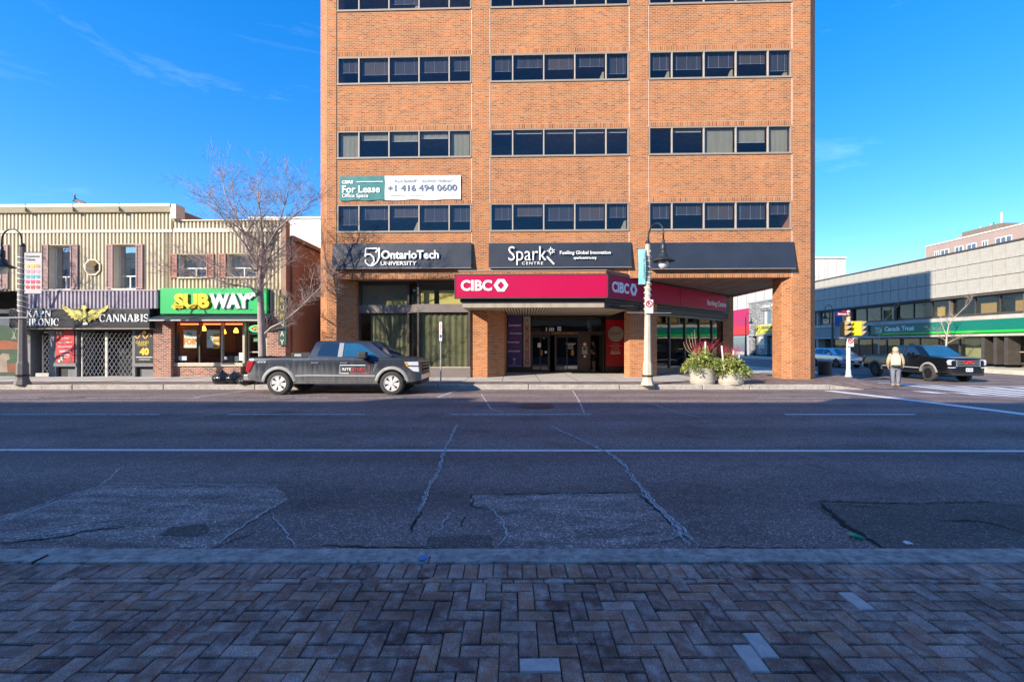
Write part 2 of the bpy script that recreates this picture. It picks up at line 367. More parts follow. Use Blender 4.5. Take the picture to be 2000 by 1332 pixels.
L = [([(893,828),(886,842),(868,880),(858,915),(833,965),(818,1000)], .03, crack_pale),
     ([(822,1000),(812,1020),(805,1040)], .03, crack_dark),
     ([(1075,832),(1130,858),(1190,885),(1215,905),(1245,945),(1300,1005),(1340,1042),(1362,1068)], .035, crack_pale),
     ([(1250,962),(1285,992),(1320,1030),(1345,1066)], .015, crack_pale),
     ([(880,1000),(862,1032),(842,1046)], .012, crack_pale), ([(905,1010),(902,1030)], .02, crack_dark),
     ([(955,990),(985,1020),(990,1050),(965,1072)], .012, crack_pale),
     ([(1600,983),(1645,1022),(1690,1050),(1722,1070)], .04, crack_dark),
     ([(1575,979),(1640,980),(1740,984),(1840,983),(1930,981),(2000,990)], .016, crack_dark),
     ([(1830,1018),(1920,1019),(1960,1030),(2010,1046)], .013, crack_dark),
     ([(240,910),(195,950),(120,970),(0,1020)], .012, crack_pale),
     ([(530,1002),(550,1030),(580,1070)], .010, crack_pale), ([(500,1040),(440,1062),(405,1074)], .014, crack_dark),
     ([(0,1062),(120,1050),(160,1040),(250,1028)], .02, crack_dark), ([(0,1050),(90,1045),(200,1030),(260,1010)], .012, crack_pale),
     ([(470,800),(400,812),(330,818)], .02, crack_pale), ([(940,770),(960,800),(985,806)], .03, crack_pale), ([(1118,762),(1130,782),(1142,808)], .03, crack_pale),
     ([(1270,788),(1320,805),(1370,816)], .025, crack_pale), ([(1330,1046),(1290,1058),(1270,1070)], .012, crack_pale),
     ([(620,1066),(760,1070),(900,1072)], .015, crack_dark), ([(1350,1070),(1500,1071),(1650,1072)], .014, crack_dark),
     ([(940,968),(1100,964),(1245,963)], .016, crack_dark), ([(545,949),(515,962),(490,972)], .014, crack_pale), ([(560,976),(520,1000),(470,1030),(415,1068)], .016, crack_pale), ([(-20,1030),(60,1000),(130,972),(205,946)], .016, crack_pale), ([(924,968),(1000,966),(1120,966),(1246,966)], .010, crack_pale), ([(1246,964),(1290,1004),(1335,1044)], .012, crack_dark), ([(60,1040),(140,1022),(200,1018),(290,1006)], .012, crack_pale), ([(280,1012),(330,990),(400,978),(480,974)], .009, crack_pale), ([(1600,985),(1700,990),(1800,1000)], .007, crack_dark), ([(0,930),(60,925),(140,921)], .008, crack_pale), ([(205,945),(380,946),(545,949)], .010, crack_pale), ([(920,965),(922,990),(950,992)], .014, crack_dark)]
for i, (p, wd, m_) in enumerate(L): crack(p, wd, m_, 100+i, .0065 + .0006*(i % 5))
for i in (0, 2): crack(L[i][0], L[i][1]*.16, crack_dark, 100+i, .0105)
def patch(pix, mat, seed, amt=.025, z=.003, label=None):
    pts = [G(*p) for p in pix]; pts = jag(pts + [pts[0]], amt, .09, seed)[:-1]; gpoly('asphalt_patch', mat, pts, z, label=label)
patch([(212,945),(540,949),(560,976),(500,1012),(412,1072),(60,1074),(-60,1060),(-60,1025),(120,975)], asph_patch, 3)
patch([(922,966),(1246,964),(1300,1010),(1338,1045),(1275,1062),(1268,1074),(968,1074),(988,1046),(955,992),(924,990)], asph_patch, 4)
patch([(1580,982),(1800,985),(2100,984),(2100,1073),(1724,1073),(1650,1025)], asph_dark, 5)
patch([(330,1030),(400,1025),(412,1040),(370,1050),(310,1045)], asph_dark, 6, z=.0058)
patch([(840,1048),(960,1044),(966,1073),(835,1073)], asph_dark, 7, z=.0058)
# manhole
mh = G(1048, 793.5); mm = M('cast_iron', (.07,.066,.062), .6, metal=.5, var=.3, scale=20, bmp=.6, bscale=40)
o = MB().lathe([(.46,0),(.46,.008),(.40,.010),(.39,.004),(.36,.004),(.36,.009),(0.02,.010)], 28, (mh[0], mh[1], .003)).build('manhole_cover', mm, road)
# litter
lx, ly = G(1674, 1052); bt = M('green_plastic', (.02,.42,.20), .25, var=.1, spec=.6)
m = MB(); m.xf = Matrix.Translation((lx, ly, .02)) @ Matrix.Rotation(R(-55), 4, 'Z'); m.lathe([(.004,-.06),(.016,-.055),(.017,-.01),(.016,.015),(.008,.04),(.007,.052),(.001,.053)], 12, ax='x')
tag(m.build('bottle', bt, smooth=True), 'crushed green plastic bottle lying in the broken asphalt by the near kerb', 'bottle')
lx, ly = G(1774, 1062)
m = MB(); m.grid([[(lx-.03+.02*i, ly-.02+.02*j, .008+.006*((i*j) % 3)) for i in range(4)] for j in range(3)])
tag(m.build('paper_scrap', white), 'crumpled white paper scrap on dark asphalt near the kerb', 'litter')
# near kerb and gutter
nk = MB()
nk.box(-60, 15.5, 3.372, YN, -.04, .010)
kerb = struct(nk.build('near_gutter', near_kerb, bevel=.006))
seams = [-60, -31.5, -12.4, -9.4, -6.4, -3.4, -.595, 2.4, 5.4, 8.4, 12.5, 15.5]
ko = struct(MB().box(-60, 15.5, 3.24, 3.36, -.05, .02).build('near_kerb', near_kerb))
for i, (a, b) in enumerate(zip(seams, seams[1:])):
    z0 = .055 + rnd.uniform(-.004, .004); xs = [a+.006 + (b-a-.012)*k/24 for k in range(25)]; rows = []
    for y, z in ((3.226,-.03),(3.226,z0-.012),(3.236,z0),(3.34,z0),(3.362,z0-.016),(3.373,-.03)):
        rows.append([(x, y + rnd.uniform(-.003,.003), z + (rnd.uniform(-.004,.002) if z > 0 else 0)) for x in xs])
    MB().grid(rows).build('kerb_stone', near_kerb, ko, fix=True)
bluep = M('blue_paint', (.02,.22,.55), .7, var=.35, scale=40)
bx = -.70; MB().poly((bx+.02,3.245,.0625),(bx+.07,3.24,.0625),(bx+.10,3.31,.0625),(bx+.05,3.315,.0625)).build('paint_mark', bluep, ko)
# near pavement of clay pavers
pm, nt, bs = nodes('paver_clay'); co = coord(nt)
oi = nt.nodes.new('ShaderNodeObjectInfo'); ge = nt.nodes.new('ShaderNodeNewGeometry')
ad = nd(nt, 'ShaderNodeMath', operation='ADD'); lk(nt, oi.outputs['Random'], ad.inputs[0]); lk(nt, ge.outputs['Random Per Island'], ad.inputs[1])
fr = nd(nt, 'ShaderNodeMath', operation='FRACT'); lk(nt, ad.outputs[0], fr.inputs[0])
c = ramp(nt, fr.outputs[0], (0,(.15,.076,.062)), (.25,(.30,.146,.105)), (.5,(.24,.138,.115)), (.75,(.42,.195,.12)), (.9,(.32,.19,.155)), (1,(.52,.33,.275)))
mv = nd(nt, 'ShaderNodeVectorMath', operation='ADD'); cb = nd(nt, 'ShaderNodeCombineXYZ'); ms = nd(nt, 'ShaderNodeMath', operation='MULTIPLY'); lk(nt, oi.outputs['Random'], ms.inputs[0]); ms.inputs[1].default_value = 60.0
for q in range(3): lk(nt, ms.outputs[0], cb.inputs[q])
lk(nt, co, mv.inputs[0]); lk(nt, cb.outputs[0], mv.inputs[1])
n1 = nd(nt, 'ShaderNodeTexNoise', Scale=11.0, Detail=5.0, Roughness=.6); lk(nt, mv.outputs[0], n1.inputs['Vector'])
c = mix(nt, ramp(nt, n1.outputs['Fac'], (.42,(0,0,0)), (.70,(.75,)*3)), c, (.52,.42,.37))
n2 = nd(nt, 'ShaderNodeTexNoise', Scale=210.0, Detail=3.0, Roughness=.7); lk(nt, mv.outputs[0], n2.inputs['Vector'])
c = mix(nt, 1.0, c, ramp(nt, n2.outputs['Fac'], (.34, (.45,)*3), (.54, (1,)*3), (.70, (2.1,)*3)), 'MULTIPLY')
n6 = nd(nt, 'ShaderNodeTexNoise', Scale=1.7, Detail=6.0, Roughness=.65); lk(nt, ge.outputs['Position'], n6.inputs['Vector'])
c = mix(nt, 1.0, c, ramp(nt, n6.outputs['Fac'], (.34, (.52,)*3), (.5, (1,)*3), (.7, (1.18,)*3)), 'MULTIPLY')
lk(nt, c, bs.inputs['Base Color']); bs.inputs['Roughness'].default_value = .75; bs.inputs['Specular IOR Level'].default_value = .4; bump(nt, bs, n2.outputs['Fac'], .5, .004)
paver_clay = pm
paver_pale = M('paver_pale', (.58,.50,.46), .8, var=.18, scale=14, bmp=.4, bscale=220)
jointm = M('joint_sand', (.045,.04,.04), 1.0, var=.4, scale=30, bmp=.5, bscale=150)
ZP = .05
walk = struct(MB().poly((-60,-6,ZP-.016),(15.5,-6,ZP-.016),(15.5,3.23,ZP-.016),(-60,3.23,ZP-.016)).build('near_sidewalk', jointm))
def paver_mb(mb, x0, x1, y0, y1, z, tilt=(0,0), r=None):
    g_ = .0028; c_ = .006; x0 += g_; x1 -= g_; y0 += g_; y1 -= g_
    cx, cy = (x0+x1)/2, (y0+y1)/2; f = lambda x, y, zz: (x, y, zz + (x-cx)*tilt[0] + (y-cy)*tilt[1])
    i = mb._a([f(x0,y0,z-.03),f(x1,y0,z-.03),f(x1,y1,z-.03),f(x0,y1,z-.03),f(x0,y0,z-c_),f(x1,y0,z-c_),f(x1,y1,z-c_),f(x0,y1,z-c_),
               f(x0+c_,y0+c_,z),f(x1-c_,y0+c_,z),f(x1-c_,y1-c_,z),f(x0+c_,y1-c_,z)])
    for k in range(4):
        j = (k+1) % 4; mb.f.append((i+k,i+j,i+4+j,i+4+k)); mb.f.append((i+4+k,i+4+j,i+8+j,i+8+k))
    mb.f.append((i+8,i+9,i+10,i+11))
pm_h = MB(); paver_mb(pm_h, -.1, .1, -.05, .05, 0); pm_h = pm_h.mesh('paver', paver_clay)
pm_v = MB(); paver_mb(pm_v, -.05, .05, -.1, .1, 0); pm_v = pm_v.mesh('paver', paver_clay)
pm_w = MB(); paver_mb(pm_w, -.1, .1, -.05, .05, 0); pm_w = pm_w.mesh('paver', paver_pale)
pm_x = MB(); paver_mb(pm_x, -.05, .05, -.1, .1, 0); pm_x = pm_x.mesh('paver', paver_pale)
pieces = []   # (cx, cy, horizontal, half x, half y)
Y0h = 2.955
for i in range(-75, 76):
    for j in range(1, 55):
        k = (i + j) % 4; x = i*.1 + .035; y = Y0h - j*.1
        if k == 0: pieces.append((x+.1, y+.05, True, .1, .05))
        elif k == 3: pieces.append((x+.05, y+.1, False, .05, .1))
for i in range(-80, 80): pieces.append((i*.1 + .02, 3.115, False, .05, .1))
def seen(p):
    if p[1] < 1.9: return False
    s = F/p[1]; py = HZ + (CH-ZP)*s; px = 1000 + p[0]*s
    return -40 < px < 2040 and py < 1350
pale_at = [G(1488,1250,ZP), G(1481,1278,ZP), G(1074,1300,ZP), G(1658,1160,ZP)]
vis = sorted([p for p in pieces if seen(p)], key=lambda p: p[1]); inv = [p for p in pieces if not seen(p)]
far_p = vis[330:]; vis = vis[:330]
for p in vis:
    pale = any(abs(p[0]-q[0]) < p[3] and abs(p[1]-q[1]) < p[4] for q in pale_at)
    me = (pm_w if p[2] else pm_x) if pale else (pm_h if p[2] else pm_v)
    o = bpy.data.objects.new('paver', me); C.objects.link(o); o.parent = walk
    o.location = (p[0] + rnd.uniform(-.0015,.0015), p[1] + rnd.uniform(-.0015,.0015), ZP + rnd.uniform(-.004,.003)); o.rotation_euler = (rnd.uniform(-.02,.02), rnd.uniform(-.012,.012), rnd.uniform(-.012,.012))
rest = MB()
for p in far_p + inv: paver_mb(rest, p[0]-p[3], p[0]+p[3], p[1]-p[4], p[1]+p[4], ZP + rnd.uniform(-.003,.002), (rnd.uniform(-.012,.012), rnd.uniform(-.012,.012)))
for i in range(-80, 80):   # row of cut pieces between soldier course and herringbone
    paver_mb(rest, i*.2+.01, i*.2+.21, 2.958, 3.012, ZP + rnd.uniform(-.003,.002))
o = rest.build('paving', paver_clay, walk, fix=False); o['kind'] = 'stuff'
# leaves and grit caught in the joints
gr = MB()
for k in range(900):
    x = rnd.gauss(0, 2.4); y = rnd.uniform(1.9, 3.2) if rnd.random() < .6 else rnd.gauss(3.17, .05); r = rnd.uniform(.0015, .0055); z = ZP + .001; a = rnd.uniform(0, 6.3)
    p = [(x+r*math.cos(a+q*2.1)*rnd.uniform(.6,1.3), y+r*math.sin(a+q*2.1)*rnd.uniform(.6,1.3), z) for q in range(3)]; i = gr._a(p + [(x, y, z+r*.9)]); gr.f += [(i,i+1,i+3),(i+1,i+2,i+3),(i+2,i,i+3)]
o = gr.build('grit', M('grit', (.34,.30,.27), .9, var=.5, scale=40), walk, fix=False); o['kind'] = 'stuff'
# far pavement
ZS = .13
fw = MB(); fw.poly((-90,17.9,ZS),(8,17.9,ZS),(8,34,ZS),(-90,34,ZS)); fw.poly((8,22.5,ZS),(XS0-.2,22.5,ZS),(XS0-.2,34,ZS),(8,34,ZS))
fwalk = struct(fw.build('far_sidewalk', concrete))
jm = M('slab_joint', (.12,.105,.09), 1.0, var=.2)
for k in range(-9, 6): gpoly('slab_joint', jm, [(k*1.5-.4,17.92),(k*1.5-.375,17.92),(k*1.5-.375,24),(k*1.5-.4,24)], ZS+.002, fwalk)
gpoly('slab_joint', jm, [(-60,19.2),(8,19.2),(8,19.22),(-60,19.22)], ZS+.0025, fwalk)
arc = [(12 + 4.2*math.sin(R(a)), YF+4.2 - 4.2*math.cos(R(a))) for a in range(0, 91, 6)]
arci = [(12 + 2.9*math.sin(R(a)), YF+4.2 - 2.9*math.cos(R(a))) for a in range(0, 91, 6)]
pv = MB(); pv.poly((-90,YF+.19,ZS),(8,YF+.19,ZS),(8,17.9,ZS),(-90,17.9,ZS))
pv.poly(*([(8,YF+.19,ZS),(11.5,YF+.19,ZS)] + [(x,y,ZS) for x, y in arci] + [(14.9,22.5,ZS),(8,22.5,ZS)]))
pv.grid([[(x,y,ZS) for x, y in arci], [(x,y,zr(x,y)+.012) for x, y in arc]])
pv.poly((14.9,YF+4.2,ZS),(16.2,YF+4.2,zr(16.2,20)+.012),(16.0,22.5,ZS),(14.9,22.5,ZS)); pv.poly((11.5,YF+.19,ZS),(12,YF,zr(12,YF)+.012),(12,YF+1.3,ZS))
fpav = struct(pv.build('far_paving', paver_far))
fk = struct(MB().box(-90, 11.5, YF+.04, YF+.18, -.08, .05).build('far_kerb', kerbm))
xs = [-90, -60, -40, -28, -22, -19.2, -15.9, -12.6, -9.3, -6, -2.7, .6, 3.9, 5.2, 6.9, 8.6, 11.5]
for a, b in zip(xs, xs[1:]):
    MB().box(a+.012, b-.012, YF, YF+.192, -.08, ZS+.004+rnd.uniform(-.006,.004)).build('kerb_stone', kerbm, fk, bevel=.025)
MB().prism([(11.512,-.08),(12.7,-.08),(12.7,zr(12.7,YF)+.012),(11.512,ZS)], YF-.004, YF+.2, 'y').build('kerb_stone', kerbm, fk)
sk = struct(MB().box(XS0-.2, XS0, 22.5, 34, -.3, ZS+.002).build('side_kerb', kerbm, bevel=.02))
for px in (995, 1032):
    x, y = G(px, 753, ZS); MB().poly((x,y-.05,ZS+.009),(x+.13,y-.05,ZS+.009),(x+.12,y+.05,ZS+.009),(x-.01,y+.05,ZS+.009)).build('paint_mark', M('cyan_paint', (.05,.5,.62), .7, var=.3, scale=30), fk)
tdw = struct(MB().box(XS1, 60, 20, 80, -.4, -.08).build('bank_sidewalk', concrete, bevel=.02))
MB().box(XS1+.02, XS1+.5, 28.5, 33.5, -.1, -.068).build('tactile_strip', M('tactile_yellow', (.62,.48,.10), .8), tdw)
# ------------------------------------------------------------------ brick office tower
T = Frame(19.48, .0297)
tw = thing('office_tower', 'tall orange brick office tower with bands of dark windows over a bank entrance', 'building', (0, T.Y0, 0), -T.th)
ZT = 20.6; ZB = 4.4
ul = T.u(657); ul0 = ul - .42; ur1 = T.u(1547); ur0 = T.u(1583)
bays = [(T.u(a), T.u(b)) for a, b in ((658,921),(957,1229),(1267,1547))]
rows = [(6.39,7.62),(9.58,10.80),(12.78,14.0),(15.95,17.18)]
# corner piers with chamfered edges, inner piers
MB().prism([(ul0-.5,.5),(ul0,0),(ul,0),(ul,.9),(ul0-.5,.9)], ZB, ZT).build('corner_pier', brick_t, tw)
MB().prism([(ul0-.5,.5),(ul0,0),(ul,0),(ul+.64,.64),(ul+.64,1.1),(ul0-.5,1.1)], ZS-.02, ZB).build('pier', brick_t, tw)
MB().prism([(ur1,0),(ur0,0),(ur0+.5,.5),(ur0+.5,.9),(ur1,.9)], ZB, ZT).build('corner_pier', brick_t, tw)
MB().prism([(ur1,0),(ur0,0),(ur0+.5,.5),(ur0+.5,1.0),(ur0+.2,1.3),(ur1,1.3),(ur1-.28,1.0),(ur1-.28,.28)], ZS-.02, ZB).build('column', brick_t, tw)
for a, b in ((bays[0][1], bays[1][0]), (bays[1][1], bays[2][0])):
    MB().box(a, b, 0, .4, ZB, ZT).build('pier', brick_t, tw)
caulk = M('caulk', (.66,.60,.54), .8, var=.1)
for u in (bays[0][1], bays[1][0], bays[1][1], bays[2][0], bays[2][1]):
    for z0, z1 in ((ZB, 6.39), (7.62, 9.58), (10.8, 12.78), (14.0, 15.95), (17.18, ZT)): MB().box(u-.009, u+.009, -.004, .05, z0, z1).build('joint_or_shade_line', caulk, tw)
MB().box(ul-.012, ul+.012, -.003, .05, ZB, ZT).build('joint_or_shade_line', M('shade_line', (.12,.07,.05), .9), tw)  # dark strip painted as the thin shade line along the left pier
for a, b in bays:
    zs = [ZB] + [z for r in rows for z in r] + [ZT]
    for k in range(0, len(zs), 2):
        z0, z1 = zs[k], zs[k+1]
        MB().box(a, b, .012, .4, z0+.21, z1-.004).build('brick_panel', brick_t, tw)
        MB().box(a, b, .006, .4, z0+.004, z0+.21).build('soldier_course', brick_sold, tw)
ws = MB(); ws.box(ul0-.5, ul0-.2, .9, 18, ZS-.02, ZT); ws.box(ur0+.2, ur0+.5, .9, 18, ZB, ZT); ws.box(ur0+.2, ur0+.5, 8.8, 18, ZS-.02, ZB); ws.box(ul0-.5, ur0+.5, 18, 18.3, ZS-.02, ZT)
ws.build('wall', brick_t, tw)
box('roof', M('roof_membrane', (.2,.2,.2), .9), tw, ul0-.5, ur0+.5, .45, 18, ZT-.3, ZT-.05)
# floors and rooms behind the windows
rm = MB()
for (z0, z1) in rows:
    rm.box(ul0-.1, ur0+.1, .45, 5.0, z0-.5, z0-.2); rm.box(ul0-.1, ur0+.1, .45, 5.0, z1+.25, z1+.4)
rm.box(ul0-.1, ur0+.1, 5.0, 5.15, ZB, ZT-.4)
for u in (bays[0][1]+.4, bays[1][1]+.4): rm.box(u-.1, u+.1, .5, 5.0, ZB+.3, ZT-.5)
rm.build('interior', room, tw)
# window bands
shade_m = M('roller_shade', (.34,.31,.20), .9, var=.12, scale=1.2, stretch=(2,1,.6))
blind_m = M('dark_blind', (.055,.052,.06), .8, var=.25, scale=2, stretch=(8,1,.3))
blind_b = M('brown_blind', (.10,.078,.065), .8, var=.2, scale=2, stretch=(1,1,30))
cord_m = M('blind_cord', (.34,.33,.33), .7)
box_m = M('cardboard', (.42,.36,.20), .8)
fr5 = [0, .157, .386, .614, .842, 1.0]
styles = {  # (row, bay) -> per pane: S fraction of cream shade, B dark blind, N none
 (1,0): ['S1','S.24','S.3','S.2','S1'], (1,1): ['S.06']*5, (1,2): ['N','S.08','S1','S.52','S1'],
 (0,0): ['B','B','K','B','B'], (0,1): ['B','K','B','K','B'], (0,2): ['B','B','K','B','B'],
 (2,0): ['B','K','B','B','B'], (2,1): ['B','B','K','B','B'], (2,2): ['B','B','B','K','B'],
 (3,0): ['N','N','B','N','N'], (3,1): ['B','B','B','K','B'], (3,2): ['B','N','B','K','N']}
for ri, (z0, z1) in enumerate(rows):
    for bi, (a, b) in enumerate(bays):
        a_, b_ = a+.012, b-.012; f = MB()
        f.box(a_, a_+.05, .004, .13, z0+.085, z1); f.box(b_-.05, b_, .004, .13, z0+.085, z1); f.box(a_+.05, b_-.05, .004, .13, z1-.055, z1-.002)
        wn = f.build('window', sillm, tw, bevel=.004)
        MB().box(a_-.006, b_+.006, -.03, .15, z0+.004, z0+.085).build('sill', sillm, wn, bevel=.006)
        ua, ub = a_+.05, b_-.05; zb, zt = z0+.085, z1-.055
        for k in range(4):
            u = ua + (ub-ua)*fr5[k+1]; MB().box(u-.026, u+.026, .0, .10, zb, zt).build('mullion', mull, wn, bevel=.004)
        for k in range(5):
            p0 = ua + (ub-ua)*fr5[k] + (.026 if k else 0); p1 = ua + (ub-ua)*fr5[k+1] - (.026 if k < 4 else 0)
            box('pane', gl, wn, p0, p1, .062, .070, zb, zt)
            st = styles[(ri, bi)][k]
            if st[0] == 'S':
                h = (zt-zb)*float(st[1:]); n = 14; rr = [[(p0+.05+(p1-p0-.1)*i/n, .15+.012*math.sin(i*1.7+k)*j, zt-.02-h*j) for i in range(n+1)] for j in (0, .5, .97)]
                MB().grid(rr).build('shade', shade_m, wn, smooth=True, fix=False)
                if h < 1.0: box('shade_rail', offwhite, wn, p0+.05, p1-.05, .14, .165, zt-.045-h, zt-.02-h)
            elif st in 'BK':
                h = (zt-zb)*rnd.choice((.42,.5,.55,.6,.6,.72)); box('blind', blind_m if st == 'B' else blind_b, wn, p0+.04, p1-.04, .16, .17, zt-h, zt)
                cm = MB(); cm.box(p0+.05, p1-.05, .148, .158, zt-h-.012, zt-h)
                for q in (.14, .5, .86): u = p0+.05+(p1-p0-.1)*q; cm.box(u-.005, u+.005, .148, .156, zt-h, zt); cm.box(u-.012, u+.012, .144, .158, zt-h-.025, zt-h+.004)
                cm.build('blind_cord', cord_m, wn)
            if (ri, bi, k) in ((0,0,2),(2,1,3),(2,2,2),(2,2,4),(0,1,4),(2,2,0),(3,0,2)):
                MB().prism([(p1-.28,zb),(p1-.03,zb),(p1-.03,zb+.42),(p1-.1,zb+.42)], .2, .3, 'y').build('cardboard_box', box_m, wn)
        if ri == 3 and bi == 0:
            lm = M('ceiling_light', (.6,.5,.12), .5, emit=(1,.8,.2), es=.35)
            for q in (.13,.33,.72,.92): MB().prism([(ua+(ub-ua)*q-.3,zb+.02),(ua+(ub-ua)*q+.3,zb+.02),(ua+(ub-ua)*q+.2,zb+.2),(ua+(ub-ua)*q-.2,zb+.2)], .6, .7, 'y').build('desk_lamp_panel', lm, wn)
# soffit of the recessed ground floor
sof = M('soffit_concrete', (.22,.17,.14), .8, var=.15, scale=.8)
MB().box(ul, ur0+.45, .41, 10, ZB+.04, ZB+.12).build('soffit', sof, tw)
for k in range(7): MB().box(bays[2][0]+k*.85, bays[2][0]+k*.85+.02, .45, 9, ZB+.033, ZB+.045).build('soffit_joint', M('joint_dark', (.06,.05,.045), .9), tw)
for k in range(4): MB().lathe([(.12,0),(.12,-.012),(.09,-.014)], 14, (8.0+k*1.1, 1.6+k*1.1, ZB+.04)).build('downlight', M('downlight_trim', (.35,.33,.3), .4), tw)
# left storefront: recessed glazing with a jog
wl, wr = .95, .50; uj0 = T.u(800, wl); uj1 = uj0 + .45; ue = T.u(919, .55)
zb0, zb1 = 3.0, 3.36; zg0 = .55
fmb = M('storefront_bronze', (.10,.085,.075), .4, metal=.4, var=.15); band_m = M('storefront_band', (.20,.165,.15), .5, metal=.3, var=.1)
def front_run(ua, ub, wq, cuts):
    box('storefront_band', band_m, tw, ua, ub, wq-.05, wq+.1, zb0, zb1)
    box('base_panel', band_m, tw, ua, ub, wq-.04, wq+.1, ZS, zg0)
    box('sill', mull, tw, ua, ub, wq-.06, wq+.1, zg0, zg0+.05)
    box('header', fmb, tw, ua, ub, wq-.04, wq+.1, 4.26, ZB+.04)
    for c_ in cuts: box('mullion', fmb, tw, c_-.045, c_+.045, wq-.045, wq+.1, zg0+.05, 4.26)
    for a, b in zip(cuts, cuts[1:]):
        box('pane', gl_shop, tw, a+.045, b-.045, wq+.02, wq+.03, zg0+.05, zb0); box('pane', gl_shop, tw, a+.045, b-.045, wq+.02, wq+.03, zb1, 4.26)
front_run(ul+.64, uj0, wl, [ul+.69, uj0-.05]); front_run(uj1, ue, wr, [uj1+.05, ue-.05])
jm_ = MB()
for z0, z1 in ((ZS, zg0), (zb0, zb1)): jm_.prism([(uj0,wl-.05),(uj1,wr-.05),(uj1,wr+.1),(uj0,wl+.1)], z0, z1)
jm_.build('storefront_band', band_m, tw)
MB().prism([(uj0+.04,wl+.0),(uj1-.04,wr),(uj1-.04,wr+.015),(uj0+.04,wl+.015)], zg0, 4.26).build('pane', gl_shop, tw)
curt = M('tan_curtain', (.135,.13,.085), .9, var=.35, scale=1.0, stretch=(6,6,.15)); yel = M('yellow_wall', (.55,.47,.18), .85, var=.06)
for ua, ub, wq, cm in ((T.u(722,wl), uj0, wl+.14, curt), (uj1, ue, wr+.14, curt)):
    n = 40; MB().grid([[(ua+(ub-ua)*i/n, wq+.03*math.sin(i*1.3), z) for i in range(n+1)] for z in (zg0, zb0-.05)]).build('curtain', cm, tw, smooth=True, fix=False)
box('interior', room, tw, ul, ue, 6.0, 6.1, ZS, ZB); box('interior_floor', room, tw, ul, ue, 1.1, 6.0, ZS, ZS+.05)
box('partition', yel, tw, T.u(755,wl+.3), uj0-.1, wl+.3, wl+.34, zb1, 3.62); box('partition', M('taupe_wall', (.3,.27,.22), .9), tw, ul+.1, uj0-.1, wl+.4, wl+.45, zb1, 4.3)
box('partition', yel, tw, T.u(822,.8), T.u(848,.8), wr+.3, wr+.34, zb1, 4.0); box('partition', yel, tw, T.u(858,.8), ue+.3, wr+.3, wr+.34, zb1, 4.0)
# entrance piers
ua, ub = T.u(919,.55), T.u(952,.55)
MB().prism([(ua,.55),(ub,.55),(ub+.71,1.26),(ub+.71,4.35),(ua,4.35)], ZS-.02, 4.0).build('pier', brick_t, tw)
uc, ud = T.u(1230,.9), T.u(1262,.9)
MB().prism([(uc-.2,1.1),(uc,.9),(ud,.9),(ud+.66,1.56),(ud+.66,2.4),(uc+.3,2.4)], ZS-.02, ZB+.04).build('pier', brick_t, tw)
# diagonal storefront under the overhang
A = (ud+.6, 2.1); t = 5.8; Bq = (A[0]+t, A[1]+t)
dg = bpy.data.objects.new('corner_storefront', None)
def dgm(x0, x1, y0, y1, z0, z1):
    m = MB(); m.xf = Matrix.Translation((A[0], A[1], 0)) @ Matrix.Rotation(R(45), 4, 'Z'); m.box(x0, x1, y0, y1, z0, z1); return m
Ld = t*math.sqrt(2)
dgm(0, Ld, -.05, .1, 2.95, 3.5).build('storefront_band', band_m, tw); dgm(0, Ld, -.04, .1, ZS, .42).build('base_panel', fmb, tw)
nP = 5
for k in range(nP+1): dgm(Ld*k/nP-.04, Ld*k/nP+.04, -.04, .1, .42, 2.95).build('mullion', fmb, tw)
for k in range(nP): dgm(Ld*k/nP+.04, Ld*(k+1)/nP-.04, .02, .03, .42, 2.95).build('pane', gl_dark, tw)
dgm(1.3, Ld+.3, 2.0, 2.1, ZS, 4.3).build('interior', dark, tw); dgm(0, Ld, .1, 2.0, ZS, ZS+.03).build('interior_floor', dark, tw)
MB().prism([(Bq[0]-.1,Bq[1]-.15),(Bq[0]+.5,Bq[1]-.15),(ur0+.5,Bq[1]+.3),(ur0+.5,8.85),(Bq[0]-.1,8.85)], ZS-.02, ZB).build('pier', brick_t, tw)
# canopy wrapping the corner
wc = -1.25; cu0 = T.u(890, wc); cu1 = T.u(1187, wc)
zs0, zs1 = T.z(1040, 580.5, wc), T.z(1040, 537.5, wc); zct = T.z(1040, 527, wc); zcb = 3.08
sb = M('canopy_band', (.36,.31,.25), .75, var=.12, scale=1.5, dirt=((.2,.17,.13), .5), stretch=(1,1,.3)); blk = M('canopy_black', (.03,.026,.026), .5)
tEnd = 8.75
def ring(o0, o1):  # canopy plan between offsets inside its outer edge
    s = math.sqrt(.5); k = math.tan(R(22.5))
    return [(cu0+o0, -.01), (cu0+o0, wc+o0), (cu1-o0*k, wc+o0), (cu1+tEnd-o0*k, wc+o0+tEnd), (cu1+tEnd-o1*k, wc+o1+tEnd), (cu1-o1*k, wc+o1), (cu0+o1, wc+o1), (cu0+o1, -.01)]
MB().prism(ring(.12, .3)[:3] + [(cu1+1.1-.05,wc+.12+1.1), (cu1+1.1-.12,wc+.3+1.1)] + ring(.12,.3)[5:], zs1, zct-.03).build('brick_band', brick_t, tw)
MB().prism(ring(.08, .34)[:3] + [(cu1+1.1-.03,wc+.08+1.1), (cu1+1.1-.14,wc+.34+1.1)] + ring(.08,.34)[5:], zct-.03, zct).build('coping', mull, tw)
MB().prism([(cu0+.2,-.01),(cu0+.2,wc+.25),(cu1+.9,wc+.25+1.0),(cu1+.9,-.01)], zs1-.1, zs1).build('canopy_roof', blk, tw)
MB().prism(ring(.16, .4), zs0-.17, zs1-.005).build('fascia', blk, tw)
r2 = ring(.24, .5); r2[0] = (r2[0][0], .5); r2[-1] = (r2[-1][0], .5)
rb = [r2[0], r2[1], r2[2], r2[5], r2[6], r2[7]]
MB().prism(rb, zcb, zs0-.171).build('lower_band', sb, tw)
MB().prism([r2[2], r2[3], r2[4], r2[5]], zcb, zs0-.171).build('lower_band', blk, tw)
